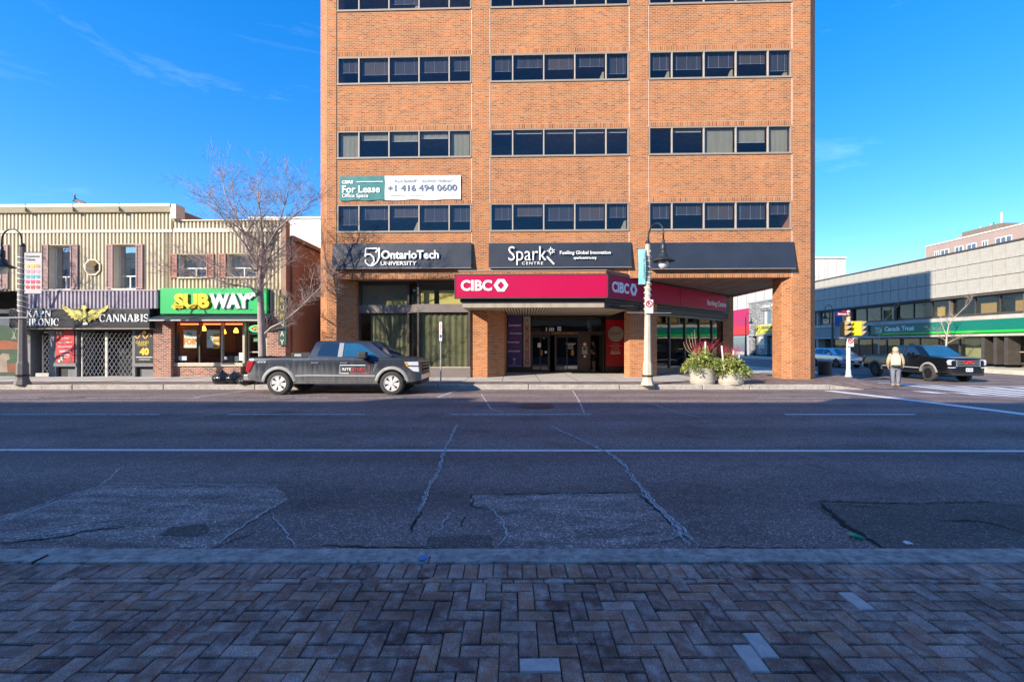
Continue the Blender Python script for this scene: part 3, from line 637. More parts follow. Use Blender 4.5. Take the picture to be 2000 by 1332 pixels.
slat_m = M('soffit_slat', (.50,.42,.32), .6, var=.08, scale=.8); sl = MB(); x = cu0 + .55
while x < ud + 2.0:
    w0 = max(wc+.52, x - cu1 + wc + .7); w1 = 4.28
    if x < ua: w1 = .45
    elif x < ub+.71: w1 = max(.55, .55 + (x-ub)) - .02
    if x > uc-.2: w1 = .88
    if w1 > w0 + .1: sl.box(x, x+.078, w0, w1, zcb+.01, zcb+.03)
    x += .125
so = sl.build('soffit_slats', slat_m, tw); so['kind'] = 'stuff'
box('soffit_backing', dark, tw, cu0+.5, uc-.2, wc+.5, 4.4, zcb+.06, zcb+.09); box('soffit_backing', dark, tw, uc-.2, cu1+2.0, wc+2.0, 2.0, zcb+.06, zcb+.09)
# entrance wall
we = 4.3
def eu(px): return T.u(px, we)
def ez(py): return T.z(1100, py, we)
brown = M('entrance_brown', (.060,.038,.030), .4, metal=.2, var=.2); ent = M('entrance_dark', (.012,.011,.012), .5)
def eb(name, mat, x0, x1, y0, y1, d0=0.0, d1=.05, parent=tw, **k): return box(name, mat, parent, eu(x0), eu(x1), we-d1, we-d0, ez(y1), ez(y0), **k)
eb('base_panel', brown, 984, 1037, 600, 729.5, -.06, 0); eb('base_panel', brown, 1183, 1222, 600, 729.5, -.06, 0)
eb('transom_panel', brown, 1037, 1183, 600, 616, -.06, 0); eb('transom_beam', brown, 1037, 1183, 647.5, 654.5, -.05, .05)
for p in (1037.5, 1073, 1084, 1131, 1152.5, 1171.5, 1182.5): eb('door_post', brown, p-.9, p+.9, 654.5, 728.5, -.05, .06)
for a, b in ((1038.4,1072),(1085,1130)):
    d_ = eb('door', brown, a, a+2.2, 656, 727, -.03, .02); eb('stile', brown, b-2.2, b, 656, 727, -.03, .02, d_); eb('rail', brown, a+2.2, b-2.2, 656, 659, -.03, .02, d_); eb('rail', brown, a+2.2, b-2.2, 722, 727, -.03, .02, d_)
    eb('pane', gl_dark, a+2.2, b-2.2, 659, 722, -.01, 0, d_); eb('stile', brown, (a+b)/2-1, (a+b)/2+1, 659, 722, -.03, .02, d_)
    eb('push_plate', M('brass_plate', (.42,.20,.06), .35, metal=.7), (a+b)/2+(1.5 if a < 1050 else 8), (a+b)/2+(4.5 if a < 1050 else 13), 684, 694, .02, .03, d_)
eb('pane', gl_dark, 1038, 1182, 616, 647.5, -.01, 0)
eb('panel', brown, 1132, 1151.5, 654.5, 728.5, -.05, .02)
eb('intercom', M('intercom_grey', (.33,.30,.27), .4, metal=.4), 1136.8, 1147, 676.7, 691.6, .02, .06); eb('screen', M('intercom_screen', (.05,.12,.22), .2), 1139, 1144.5, 678.5, 684, .06, .065)
MB().lathe([(.10,0),(.10,-.012)], 20, (eu(1142), we-.02, ez(672.3)), 'y').build('round_notice', M('red_ring', (.6,.12,.09), .5), tw); MB().lathe([(.066,0),(.066,-.006)], 20, (eu(1142), we-.032, ez(672.3)), 'y').build('round_notice', white, tw)
eb('notice', offwhite, 1050, 1056.5, 670, 678.5, .02, .025); eb('notice', white, 1064, 1068, 685.5, 690, .02, .025); eb('notice', white, 1140, 1144, 694, 698, .02, .03)
eb('notice', M('exit_green', (.05,.3,.1), .5), 1060, 1064.5, 659, 662.5, .02, .025)
for a, b, y in ((1105,1124,670.5),(1107,1121,673),(1109,1119,676.5),(1109,1120,680)): eb('notice', M('decal_grey', (.45,.46,.45), .6), a, b, y, y+1.4, .0, .004)
eb('notice', offwhite, 1103, 1127.5, 714.5, 720.5, .0, .01)
for a in (1066, 1072.5, 1076, 1079.5): eb('notice', offwhite, a, a+2.3, 640, 647, .0, .01)
eb('notice', M('pale_blue', (.45,.52,.6), .6), 1088.5, 1096, 638, 646.5, .0, .01); eb('notice', M('interior_sign', (.4,.35,.25), .7), 1039, 1056, 640, 646, -.6, -.55)
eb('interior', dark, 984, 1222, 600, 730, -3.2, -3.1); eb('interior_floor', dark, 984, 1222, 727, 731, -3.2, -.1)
box('interior', brown, tw, eu(1222), eu(1222)+.1, 2.4, we+.05, ZS-.02, 4.0)
gold = M('gold_letters', (.45,.22,.07), .35, metal=.6)
text('2 SIMCOE STREET S', gold, tw, eu(1103.5), ez(651), w=eu(1129)-eu(1078), y=we-.05, depth=.02, bold=.02)
# open door leaf on the right with notices
lf = MB(); lf.prism([(eu(1171.5),we-.06),(eu(1172.5),we-.06),(eu(1173)+.05,we-.75),(eu(1172)+.05,we-.75)], ez(727), ez(655)); lf.build('door', brown, tw)
eb('notice', M('brass_plate'), 1173, 1177.5, 684, 694, .02, .03); eb('notice', M('decal_grey'), 1173.5, 1179, 670, 671.5, .02, .025); eb('notice', M('decal_grey'), 1174, 1178, 674, 679, .02, .025)
# ---- banners and boards hung on the tower (things of their own)
def hang(name, label, cat, group=None): 
    return thing(name, label, cat, (0, T.Y0, 0), -T.th, group)
pur = M('purple_vinyl', (.10,.045,.22), .5, var=.12, scale=1.0); redv = M('red_vinyl', (.55,.006,.015), .45, var=.06); taupe = M('taupe_vinyl', (.42,.38,.32), .6, var=.05)
b1 = hang('entrance_banner', 'narrow purple banner with white lines of text left of the bank entrance', 'banner', None)
eb('panel', pur, 992, 1019, 617, 718, .02, .045, b1)
for k, (s, x, y, m_) in enumerate((('Resume Assessment',1005.5,635,white),('Training Certification',1007,651.5,white),('Recruitment Support',1003,668.5,white),('Job Accommodation',1004,686,white))):
    text(s, m_, b1, eu(x), ez(y), h=.13, y=we-.045, depth=.006, bold=.02, maxw=.62)
blur_r = M('red_text', (.55,.03,.06), .5)
for s, x, y in (('Workshops',1007,643.5),('Job Search',1003.5,660),('Coaching',1008,677.5)): text(s, blur_r, b1, eu(x), ez(y), h=.10, y=we-.045, depth=.006, bold=.02, maxw=.42)
text('Y', white, b1, eu(1004.5), ez(703), h=.2, y=we-.045, depth=.006, bold=.01); text('ymca', white, b1, eu(1004.5), ez(710.3), h=.06, y=we-.045, depth=.006)
eb('stripe', white, 993, 1018, 714, 714.6, .045, .05, b1)
b2 = hang('entrance_banner', 'grey vertical strip banner reading EMPLOYMENT SERVICES in red letters', 'banner')
eb('panel', taupe, 1022.6, 1036, 618, 716.5, .02, .045, b2)
text('EMPLOYMENT SERVICES', M('red_letters', (.50,.02,.02), .5), b2, eu(1029.3), ez(674), w=ez(635)-ez(713), h=.20, y=we-.045, depth=.006, bold=.03, spin=R(-90))
text('Y', M('dark_letters', (.05,.04,.05), .5), b2, eu(1029), ez(626), h=.16, y=we-.045, depth=.006, spin=R(-90))
b3 = hang('entrance_banner', 'red banner with pale disc reading Spark right of the entrance', 'banner')
eb('panel', redv, 1183.6, 1220.5, 625, 715, .02, .045, b3)
MB().lathe([(.40,0),(.40,-.012)], 40, (eu(1202.2), we-.045, ez(652.6)), 'y').build('disc', taupe, b3)
text('Spark', M('red_letters'), b3, eu(1200.8), ez(651.5), h=.22, y=we-.058, depth=.006, bold=-.005, maxw=.52); text('*', M('red_letters'), b3, eu(1212.3), ez(649.5), h=.1, y=we-.058, depth=.006)
for s, y, h in (('Spark Centre helps',672.5,.05),('innovators and entrepreneurs',676,.05),('start companies',679,.05),('that create jobs and',682.5,.05),('wealth in our region to',685.5,.05)): text(s, white, b3, eu(1202), ez(y), h=h, y=we-.045, depth=.006, bold=.01, maxw=.8)
text('GROW.', white, b3, eu(1202), ez(689.5), h=.12, y=we-.045, depth=.006, bold=.03)
def board(name, label, x0, x1, y0, y1, out0, out1):
    o = hang(name, label, 'sign board')
    u0, u1 = T.u(x0), T.u(x1); za, zb = T.z((x0+x1)/2, y1), T.z((x0+x1)/2, y0)
    n = 24; rows_ = []
    for j in range(7):
        q = j/6; rows_.append([(u0+(u1-u0)*i/n, -(out0+(out1-out0)*q) - .004*math.sin(i*1.9+j), zb+(za-zb)*q) for i in range(n+1)])
    MB().grid(rows_).build('panel', navy, o, smooth=True, fix=False)
    s = MB()
    for u in (u0, u1): s.poly((u, -out0, zb), (u, -out1, za), (u, .01, za), (u, .01, zb))
    s.poly((u0,-out1,za),(u1,-out1,za),(u1,.01,za),(u0,.01,za)); s.poly((u0,-out0,zb),(u1,-out0,zb),(u1,.01,zb),(u0,.01,zb)); s.build('side_panel', navy, o, fix=False)
    for u in (.02, .2, .4, .6, .8, .98): MB().box(u0+(u1-u0)*u-.02, u0+(u1-u0)*u+.02, -out0-.01, .0, zb-.01, zb+.03).build('clip', sillm, o)
    MB().box(u0, u1, -out1-.006, -out1+.02, za-.03, za-.002).build('edge_trim', M('trim_light', (.25,.26,.28), .4), o)
    return o, (lambda px: T.u(px, -out1*.6)), (lambda py: T.z((x0+x1)/2, py, -out1*.6)), -(max(out0, out1))-.012
def strokes(polys, wd, mat, parent, y, name='logo', d=.01):
    m = MB()
    for pts in polys:
        pts = [Vector(p) for p in pts]; L_ = []; Rr = []
        for k, p in enumerate(pts):
            dd = (pts[min(k+1, len(pts)-1)] - pts[max(k-1, 0)]).normalized(); n = Vector((-dd.y, dd.x)); L_.append(p+n*wd/2); Rr.append(p-n*wd/2)
        for k in range(len(pts)-1): m.prism([L_[k], L_[k+1], Rr[k+1], Rr[k]], y-d, y, 'y')
    return m.build(name, mat, parent)
def arcp(cx, cz, rx, rz, a0, a1, n=10): return [(cx+rx*math.cos(R(a0+(a1-a0)*k/n)), cz+rz*math.sin(R(a0+(a1-a0)*k/n))) for k in range(n+1)]
s1, su, sz, sy = board('fascia_board', 'black board with white university logo and lettering, above the left ground floor windows', 652, 921, 476, 525, .10, .22)
text('OntarioTech', white, s1, su(802), sz(498.5), w=su(858)-su(746), h=sz(490)-sz(507), y=sy, depth=.02, bold=.03); text('UNIVERSITY', white, s1, su(780), sz(515.3), w=su(815)-su(745), h=sz(511.5)-sz(519), y=sy, depth=.02, bold=.015)
p_ = lambda x, y: (su(x), sz(y))
strokes([[p_(738,486), p_(716,486), p_(715,502)], [p_(715,498), p_(724,497), p_(731,503), p_(732,511), p_(727,518), p_(722,519), p_(716,514), p_(715,508)], [p_(742,487), p_(742,503), p_(738,513), p_(730,519), p_(724,520)], [p_(735,494), p_(743,485)]], .065, white, s1, sy)
s2, su, sz, sy = board('fascia_board', 'black board reading Spark Centre, Fuelling Global Innovation, over the bank canopy', 955, 1232, 475, 523, .06, .17)
text('Spark', white, s2, su(1030), sz(500), w=su(1067)-su(993), h=sz(481)-sz(518), y=sy, depth=.02, bold=-.004); text('CENTRE', white, s2, su(1040), sz(514.8), w=su(1060)-su(1019), h=sz(512)-sz(517.7), y=sy, depth=.02, bold=.01, spacing=1.3)
text('Fuelling Global Innovation', white, s2, su(1142.5), sz(495.5), w=su(1192)-su(1093), y=sy, depth=.02, bold=.015); text('sparkcentre.org', white, s2, su(1142), sz(505.3), w=su(1164)-su(1120), y=sy, depth=.02, bold=.025)
cx, cz = p_(1076, 491); cx, cz = su(1076), sz(491)
strokes([[(cx+.05*math.cos(a), cz+.05*math.sin(a)), (cx+r*math.cos(a), cz+r*math.sin(a))] for a, r in [(k*2*math.pi/9+.3, (.17,.12)[k % 2]) for k in range(9)]], .035, white, s2, sy)
strokes([[(su(1068),sz(502)),(su(1082),sz(517))]], .07, white, s2, sy)
s3, su, sz, sy = board('fascia_board', 'blank black board with no lettering above the open corner passage', 1270, 1549, 474, 526, .05, .22)
# lease banner
lb = hang('lease_banner', 'white and teal For Lease office space banner on the brick wall', 'banner')
teal = M('teal_vinyl', (.005,.16,.15), .5, var=.12, scale=2); whv = M('white_vinyl', (.80,.80,.79), .5, var=.03, scale=1)
def bq(x0, x1, nm, mt):
    u0, u1 = T.u(x0), T.u(x1); z0, z1 = T.z(782, 391.5), T.z(782, 344.5); n = 16
    MB().grid([[(u0+(u1-u0)*i/n, -.035-.010*math.sin(i*1.3+j*2), z0+(z1-z0)*j/4 - (.02*math.sin(i*.8) if j == 0 else 0)) for i in range(n+1)] for j in range(5)]).build(nm, mt, lb, smooth=True, fix=False)
bq(664, 752, 'left_panel', teal); bq(752, 900, 'right_panel', whv)
tu = T.u; tz = lambda py: T.z(782, py)
text('CBRE', white, lb, tu(680), tz(356), w=tu(691)-tu(669), h=.14, y=-.05, depth=.01, bold=.04); text('For Lease', white, lb, tu(706), tz(370), w=tu(743)-tu(669), h=tz(363)-tz(377), y=-.05, depth=.01, bold=.025); text('Office Space', white, lb, tu(694.5), tz(383.5), w=tu(720)-tu(669), y=-.05, depth=.01, bold=.012)
strokes([[(tu(697),tz(355.5)),(tu(749),tz(355.5))]], .03, white, lb, -.05, 'rule')
gt = M('grey_text', (.13,.15,.20), .6); text('+1 416 494 0600', gt, lb, tu(825), tz(368.5), w=tu(893)-tu(758), h=tz(362)-tz(375), y=-.05, depth=.008, bold=.02)
text('Reid Bethell*   Andrew Holman*', M('grey_text_light', (.3,.33,.36), .6), lb, tu(828), tz(354.5), w=tu(885)-tu(771), y=-.05, depth=.008)
for a, b in ((763,793),(799,850),(861,892)): strokes([[(tu(a),tz(382.5)),(tu(b),tz(382.5))]], .02, M('grey_faint', (.55,.57,.58), .7), lb, -.05, 'fine_print')
# bank signs on the canopy
def chev(parent, cx, cz, h, wd, mat, y):
    """white hexagon with a diamond opening"""
    o = [(cx-wd*.5,cz),(cx-wd*.22,cz+h*.5),(cx+wd*.22,cz+h*.5),(cx+wd*.5,cz),(cx+wd*.22,cz-h*.5),(cx-wd*.22,cz-h*.5)]
    i = [(cx-wd*.24,cz),(cx-.0,cz+h*.34),(cx+.0,cz+h*.34),(cx+wd*.24,cz),(cx+.0,cz-h*.34),(cx-.0,cz-h*.34)]
    m = MB()
    for k in range(6): j = (k+1) % 6; m.prism([o[k], o[j], i[j], i[k]], y-.02, y, 'y')
    m.build('logo', mat, parent)
g1 = hang('bank_sign', 'magenta sign with white CIBC letters on the canopy front facing the street', 'sign')
MB().box(cu0, cu1-.03, wc, wc+.15, zs0, zs1).build('panel', mag, g1, bevel=.01)
rim = M('sign_rim', (.10,.05,.05), .5); m = MB(); m.box(cu0-.03, cu1, wc-.012, wc+.15, zs1+.001, zs1+.05); m.box(cu0-.03, cu1, wc-.012, wc+.15, zs0-.05, zs0-.001); m.box(cu0-.05, cu0-.001, wc-.012, wc+.15, zs0-.05, zs1+.05); m.box(cu1-.029, cu1+.01, wc-.012, wc+.15, zs0-.05, zs1+.05); m.build('rim', rim, g1)
cu_ = lambda px: T.u(px, wc); cz_ = lambda py: T.z(940, py, wc)
text('CIBC', white, g1, cu_(930.5), cz_(557.7), w=cu_(961)-cu_(900), h=cz_(547)-cz_(568.5), y=wc, depth=.02, bold=.035)
chev(g1, cu_(978.5), cz_(557.7), cz_(546)-cz_(570), cu_(993)-cu_(964), white, wc)
# diagonal sign
X1w = Vector((cu1*T.c + wc*T.s, T.Y0 - cu1*T.s + wc*T.c))
dirw = Vector((math.cos(R(45)-T.th), math.sin(R(45)-T.th)))
def sd(px):
    k = (px-1000)/F; return (k*X1w.y - X1w.x)/(dirw.x - k*dirw.y)
def sdz(px, py): return CH + (HZ-py)/F*(X1w.y + sd(px)*dirw.y)
g2 = thing('bank_sign', 'long magenta sign reading CIBC and Banking Centre on the angled canopy side', 'sign', (X1w.x, X1w.y, 0), R(45)-T.th)
Le = sd(1418)
for a, b in ((.05, sd(1329)-.01), (sd(1329)+.01, Le)): MB().box(a, b, .0, .15, zs0, zs1).build('panel', mag, g2, bevel=.01)
m = MB(); m.box(.012, Le+.03, -.012, .15, zs1+.001, zs1+.04); m.box(.012, Le+.03, -.012, .15, zs0-.05, zs0-.001); m.box(.012, .049, -.012, .15, zs0-.05, zs1+.04); m.build('rim', rim, g2)
text('CIBC', white, g2, (sd(1195)+sd(1228))/2, (zs0+zs1)/2, w=sd(1228)-sd(1195), h=.44, y=0, depth=.02, bold=.035)
chev(g2, (sd(1230)+sd(1244))/2, (zs0+zs1)/2, .5, sd(1244)-sd(1230), white, 0)
text('Banking Centre', white, g2, (sd(1381)+sd(1417.5))/2, (zs0+zs1)/2-.12, w=sd(1417.5)-sd(1381), h=.36, y=0, depth=.02, bold=.012)
# ------------------------------------------------------------------ low shops on the left
S = Frame(20.1, .02)
cream = siding('cream_siding', (.58,.50,.345), (.30,.23,.15)); mauve = siding('mauve_siding', (.36,.31,.35), (.18,.15,.17))
trimc = M('cream_trim', (.70,.60,.42), .5, var=.06, dirt=((.35,.28,.18), .4), stretch=(.6,.6,2)); shut = M('shutter_paint', (.34,.20,.18), .6, var=.12); shut2 = M('shutter_red', (.40,.16,.11), .6, var=.12)
def corrug(name, mat, parent, u0, u1, z0, z1, wf=0.0, pitch=.172, dep=.085, holes=()):
    m = MB(); x = u0
    while x < u1 - .01:
        e = min(x+pitch, u1); segs = [(z0, z1)]
        for (a, b, c_, d_) in holes:
            if x+pitch*.5 > a and x+pitch*.5 < b:
                ns = []
                for s0, s1 in segs:
                    if c_ > s0: ns.append((s0, min(s1, c_)))
                    if d_ < s1: ns.append((max(s0, d_), s1))
                segs = [q for q in ns if q[1]-q[0] > .01]
        xs = [(x, wf+dep), (x+pitch*.12, wf), (x+pitch*.58, wf), (x+pitch*.70, wf+dep), (e, wf+dep)]
        for s0, s1 in segs: m.grid([[(a, b, s0) for a, b in xs], [(a, b, s1) for a, b in xs]])
        x += pitch
    o = m.build(name, mat, parent, fix=False); return o
def shutter(mat, parent, u0, u1, z0, z1, wq=-.06):
    m = MB(); m.box(u0, u0+.05, wq, wq+.05, z0, z1); m.box(u1-.05, u1, wq, wq+.05, z0, z1); m.box(u0+.05, u1-.05, wq, wq+.05, z1-.07, z1); m.box(u0+.05, u1-.05, wq, wq+.05, z0, z0+.07)
    z = z0+.08
    while z < z1-.1: m.poly((u0+.05,wq+.01,z),(u1-.05,wq+.01,z),(u1-.05,wq+.035,z+.055),(u0+.05,wq+.035,z+.055)); z += .06
    return m.build('shutter', mat, parent, fix=False)
def sash(parent, u0, u1, z0, z1, wq, split=.3, mid=True):
    """recessed window: reveal, frame, panes"""
    m = MB(); m.box(u0-.02, u0, .0, wq+.1, z0, z1); m.box(u1, u1+.02, .0, wq+.1, z0, z1); m.box(u0-.02, u1+.02, .0, wq+.1, z1, z1+.02); m.box(u0-.04, u1+.04, -.08, wq+.1, z0-.06, z0)
    wn = m.build('window', trimc, parent); fm = MB(); q = .05; zs_ = z0 + (z1-z0)*split
    for a, b, c_, d_ in ((u0,u0+q,z0,z1),(u1-q,u1,z0,z1),(u0+q,u1-q,z1-q,z1),(u0+q,u1-q,z0,z0+q),(u0+q,u1-q,zs_-q/2,zs_+q/2)): fm.box(a, b, wq, wq+.06, c_, d_)
    if mid: fm.box((u0+u1)/2-.02, (u0+u1)/2+.02, wq, wq+.06, z0+q, zs_-q/2)
    fm.build('frame', offwhite, wn)
    for a, b, c_, d_ in ((u0+q,u1-q,zs_+q/2,z1-q),(u0+q,u1-q,z0+q,zs_-q/2)): box('pane', glass('sky_glass', (.85,.88,.92), .7), wn, a, b, wq+.025, wq+.03, c_, d_)
    box('curtain', M('sky_reflection_tone', (.62,.66,.70), .9), wn, u0, u1, wq+.3, wq+.32, z0, z1); return wn  # pale blue of this sheet stands in for sky reflected in the panes
su_ = S.u
def szz(px, py, w=0): return S.z(px, py, w)
# ---- cannabis shop building
A_ = thing('shop_building', 'cream ribbed metal shop building with mauve awning, octagon window and cannabis sign below', 'building', (0, S.Y0, 0), -S.th)
a0, a1 = su_(-260), su_(337); z = lambda py: szz(180, py)
zc0, zc1 = z(416), z(401.5)
pW = [(su_(96),su_(139),z(565),z(479)),(su_(222),su_(267),z(564),z(478)),(su_(-42),su_(1),z(565),z(480))]
oc = (su_(182), z(522.5)); orad = .36
def octh(x): x = abs(x)/orad; return orad*(1 if x < .414 else 1.414-x)
holes = [(a,b,c_,d_) for a,b,c_,d_ in pW] + [(oc[0]+orad*q/10, oc[0]+orad*(q+1)/10, oc[1]-octh(orad*(q+.5)/10)*.95, oc[1]+octh(orad*(q+.5)/10)*.95) for q in range(-10, 10)]
corrug('siding', cream, A_, a0, a1, z(449.5), zc0); corrug('siding', cream, A_, a0, a1, z(568), z(455), holes=holes)
box('trim_band', trimc, A_, a0, a1, -.03, .08, z(455), z(449.5), bevel=.01)
MB().prism([(-.22,zc1),(-.24,zc1-.12),(-.10,zc0),(.3,zc0),(.3,zc1)], a0, a1+.05, 'x').build('cornice', trimc, A_)
for px in (152, 241, 60): box('cornice_joint', M('joint_brown', (.3,.24,.16), .8), A_, su_(px)-.008, su_(px)+.008, -.245, -.1, zc0, zc1+.003)
bk = MB(); bk.box(a0, a1, .09, .3, z(620), zc0); bw = MB()
for a,b,c_,d_ in pW: pass
ws_ = MB(); ws_.box(a1-.25, a1, .3, 14, ZS, zc1-.1); ws_.box(a0, a1, 13.8, 14, ZS, zc1-.1); ws_.box(a0, a0+.2, .3, 13.8, ZS, zc1-.1); ws_.box(a0+.2, a1-.25, .3, 13.8, zc1-.5, zc1-.35); ws_.build('wall', M('render_brown', (.30,.22,.18), .9, var=.1), A_)
box('interior', room, A_, a0+.2, a1-.25, 2.5, 2.6, ZS, zc1-.5)
for k, (a,b,c_,d_) in enumerate(pW):
    sash(A_, a, b, c_, d_, .26)
for x0, x1 in ((83,96),(139,153.5),(209,222),(267,280),(3,17.5)): shutter(shut, A_, su_(x0), su_(x1), z(564.5), z(477.5))
r8 = [(math.cos(R(22.5+45*k)), math.sin(R(22.5+45*k))) for k in range(8)]; m = MB()
for k in range(8):
    j = (k+1) % 8; q = orad/.924
    for r0, r1, y0, y1 in ((q, q*.86, -.05, -.05),(q*.86, q*.6, -.05, .28)):
        m.poly((oc[0]+r8[k][0]*r0,y0,oc[1]+r8[k][1]*r0),(oc[0]+r8[j][0]*r0,y0,oc[1]+r8[j][1]*r0),(oc[0]+r8[j][0]*r1,y1,oc[1]+r8[j][1]*r1),(oc[0]+r8[k][0]*r1,y1,oc[1]+r8[k][1]*r1))
    m.poly((oc[0]+r8[k][0]*q,-.05,oc[1]+r8[k][1]*q),(oc[0]+r8[j][0]*q,-.05,oc[1]+r8[j][1]*q),(oc[0]+r8[j][0]*q,.08,oc[1]+r8[j][1]*q),(oc[0]+r8[k][0]*q,.08,oc[1]+r8[k][1]*q))
ow = m.build('octagon_window', trimc, A_, fix=False)
MB().poly(*[(oc[0]+x_*q*.6, .28, oc[1]+z_*q*.6) for x_, z_ in r8]).build('pane', M('dim_glass', (.07,.06,.06), .2, spec=.8), ow)
# mauve ribbed awning band, dark recessed shop front
corrug('awning_siding', mauve, A_, su_(46), su_(315), z(603.5), z(570), -.28, .172, .05); box('awning_top', mauve, A_, su_(44), su_(317), -.30, .1, z(570), z(567.5)); box('awning_side', mauve, A_, su_(315), su_(316), -.26, .1, z(603.5), z(570))
sh = M('shopfront_grey', (.16,.16,.165), .6, var=.2, scale=2.0); shd = M('shopfront_black', (.014,.014,.016), .6)
zf = szz(180, 735.3); 
box('shopfront', shd, A_, su_(46), su_(303), .9, 1.0, ZS, z(620)); box('lintel', shd, A_, su_(46), su_(303), -.05, 1.0, z(646), z(642.5))
for x0, x1, y0, y1, d0 in ((52,59.5,644,731,.0),(95,106.5,645,732,.0),(258,264,645,735,.0),(106.5,109,645,712,.0),(146.5,150,645,712,.0),(300,303.5,645,736,.0)): box('pilaster', sh, A_, su_(x0), su_(x1), d0, .9, ZS, z(y0), bevel=.01)
for x0, x1 in ((106,150),(260,303)):
    box('ledge', sh, A_, su_(x0), su_(x1), -.04, .9, z(716), z(709), bevel=.01); box('bulkhead', sh, A_, su_(x0+(26 if x0 < 200 else 16)), su_(x1-1), .02, .9, ZS, z(722))
    box('bulkhead', shd, A_, su_(x0+1), su_(x1-1), .12, .9, ZS, z(716)); box('display_back', shd, A_, su_(x0+3), su_(x1-1), .18, .9, z(709), z(645))
box('step', concrete, A_, su_(67), su_(95), .05, .9, ZS, z(729)); box('door_header', offwhite, A_, su_(72), su_(94), .3, .34, z(650), z(647.5))
# mural wall at the far left
mu = [(None,-220,47,612,736,(.05,.05,.05)),]
box('lintel', shd, A_, a0, su_(46), -.02, .3, z(612), z(604)); box('mural_wall', M('mural_dark_green', (.02,.05,.03), .7, var=.3), A_, a0, su_(46), .25, .35, ZS, z(612))
def mur(pts, col, nm, d): MB().poly(*[(su_(x), d, z(y)) for x, y in pts]).build('mural', M(nm, col, .7, var=.2), A_)
mur([(-90,612),(46,612),(46,632),(20,640),(-10,634),(-90,640)], (.07,.09,.12), 'mural_sky', .246); mur([(-90,640),(-40,630),(0,641),(46,634),(46,668),(0,664),(-90,670)], (.01,.055,.018), 'mural_green', .244)
mur([(-90,672),(0,664),(20,668),(46,672),(46,684),(10,682),(-90,688)], (.24,.06,.015), 'mural_orange', .242); mur([(-90,700),(0,690),(46,696),(46,708),(0,712),(-90,716)], (.02,.07,.025), 'mural_leaf', .240)
mur([(-90,716),(8,710),(44,709),(46,728),(-90,730)], (.17,.045,.015), 'mural_boards', .238); mur([(-20,700),(-6,690),(6,692),(8,702),(2,704),(3,728),(-16,728),(-12,704)], (.25,.19,.15), 'mural_pale', .236)
mur([(12,640),(16,652),(20,640),(18,656),(22,662),(10,662),(14,655)], (.2,.22,.16), 'mural_shrub', .236)
# ---- scissor gates
gatem = M('gate_metal', (.50,.48,.45), .45, metal=.5, var=.15)
def gate(label, x0, x1, y0, y1, wq, n):
    o = thing('scissor_gate', label, 'gate', (0, S.Y0, 0), -S.th, 'folding gates on the cannabis shop'); ua, ub = su_(x0), su_(x1); zb, zt = z(y1), z(y0); m = MB(); mm_ = round((zt-zb)/(2.05*(ub-ua)/n)); dz = (zt-zb)/max(2, mm_)
    dz = (zt-zb)/6
    for i in range(n):
        for j in range(6):
            a, b = ua+(ub-ua)*i/n, ua+(ub-ua)*(i+1)/n; q0, q1 = zb+dz*j, zb+dz*(j+1)
            m.tube([(a,wq,q0),(b,wq,q1)], .013, 4); m.tube([(a,wq+.02,q1),(b,wq+.02,q0)], .013, 4)
    m.build('lattice', gatem, o)
    for u in (ua, ub): box('post', gatem, o, u-.025, u+.025, wq-.02, wq+.03, ZS, zt+.03)
    return o
gate('narrow folding scissor gate across the left doorway of the cannabis shop', 71, 95, 655, 727, .28, 3)
gate('left leaf of the wide folding scissor gate of the cannabis shop', 156.5, 203, 650, 733, .1, 6); gate('right leaf of the wide folding scissor gate, nearer the gold poster', 205.5, 258, 650, 733, .1, 6)
# posters
po = thing('poster', 'red and white price poster in the cannabis shop window', 'poster', (0, S.Y0, 0), -S.th)
red = M('poster_red', (.62,.03,.035), .5, var=.15, scale=3); box('sheet', red, po, su_(110.5), su_(146), -.03, -.02, z(708), z(645.5))
for s, y, w_ in (('CHRISTMAS',660.5,15),('SMALL COMPANY',668.5,28),('BIG MASTER DEALS',677,26),('open late',686,22),('see in store',692.5,18),('for details',697,18)): text(s, white, po, su_(128.5), z(y), w=su_(128.5+w_/2)-su_(128.5-w_/2), y=-.03, depth=.006, bold=.02)
gn = M('poster_green', (.05,.22,.08), .6)
for k in range(14):
    x_ = rnd.uniform(112,144); y_ = rnd.choice((rnd.uniform(647,654), rnd.uniform(700,706))); MB().lathe([(.055,0),(.055,-.004)], 7, (su_(x_), -.032-.0006*k, z(y_)), 'y').build('ornament', gn if k % 3 else white, po)
po = thing('poster', 'black poster with gold grand opening print beside the brick pier', 'poster', (0, S.Y0, 0), -S.th)
box('sheet', M('poster_black', (.03,.03,.032), .4), po, su_(265.5), su_(300), -.03, -.02, z(707), z(645)); goldp = M('poster_gold', (.75,.52,.04), .45)
text('GRAND', goldp, po, su_(279), z(668.5), h=.12, y=-.03, depth=.005); text('OPENING', goldp, po, su_(279), z(673.5), h=.11, y=-.03, depth=.005, maxw=.42)
text('40', goldp, po, su_(283), z(686.5), h=.33, y=-.03, depth=.005, bold=.07); text('CONDITIONS', offwhite, po, su_(283), z(702), h=.06, y=-.03, depth=.005, maxw=.5)
strokes([[(su_(265.8+k*2.1), z(656.5+4.5*math.sin(k*.85))) for k in range(16)]], .06, M('ribbon_copper', (.62,.33,.14), .4), po, -.03, 'ribbon'); strokes([[(su_(267), z(697.5)), (su_(299), z(697.5))]], .03, offwhite, po, -.03, 'rule')
MB().lathe([(.09,0),(.09,-.006)], 8, (su_(283), -.03, z(650)), 'y').build('emblem', goldp, po)
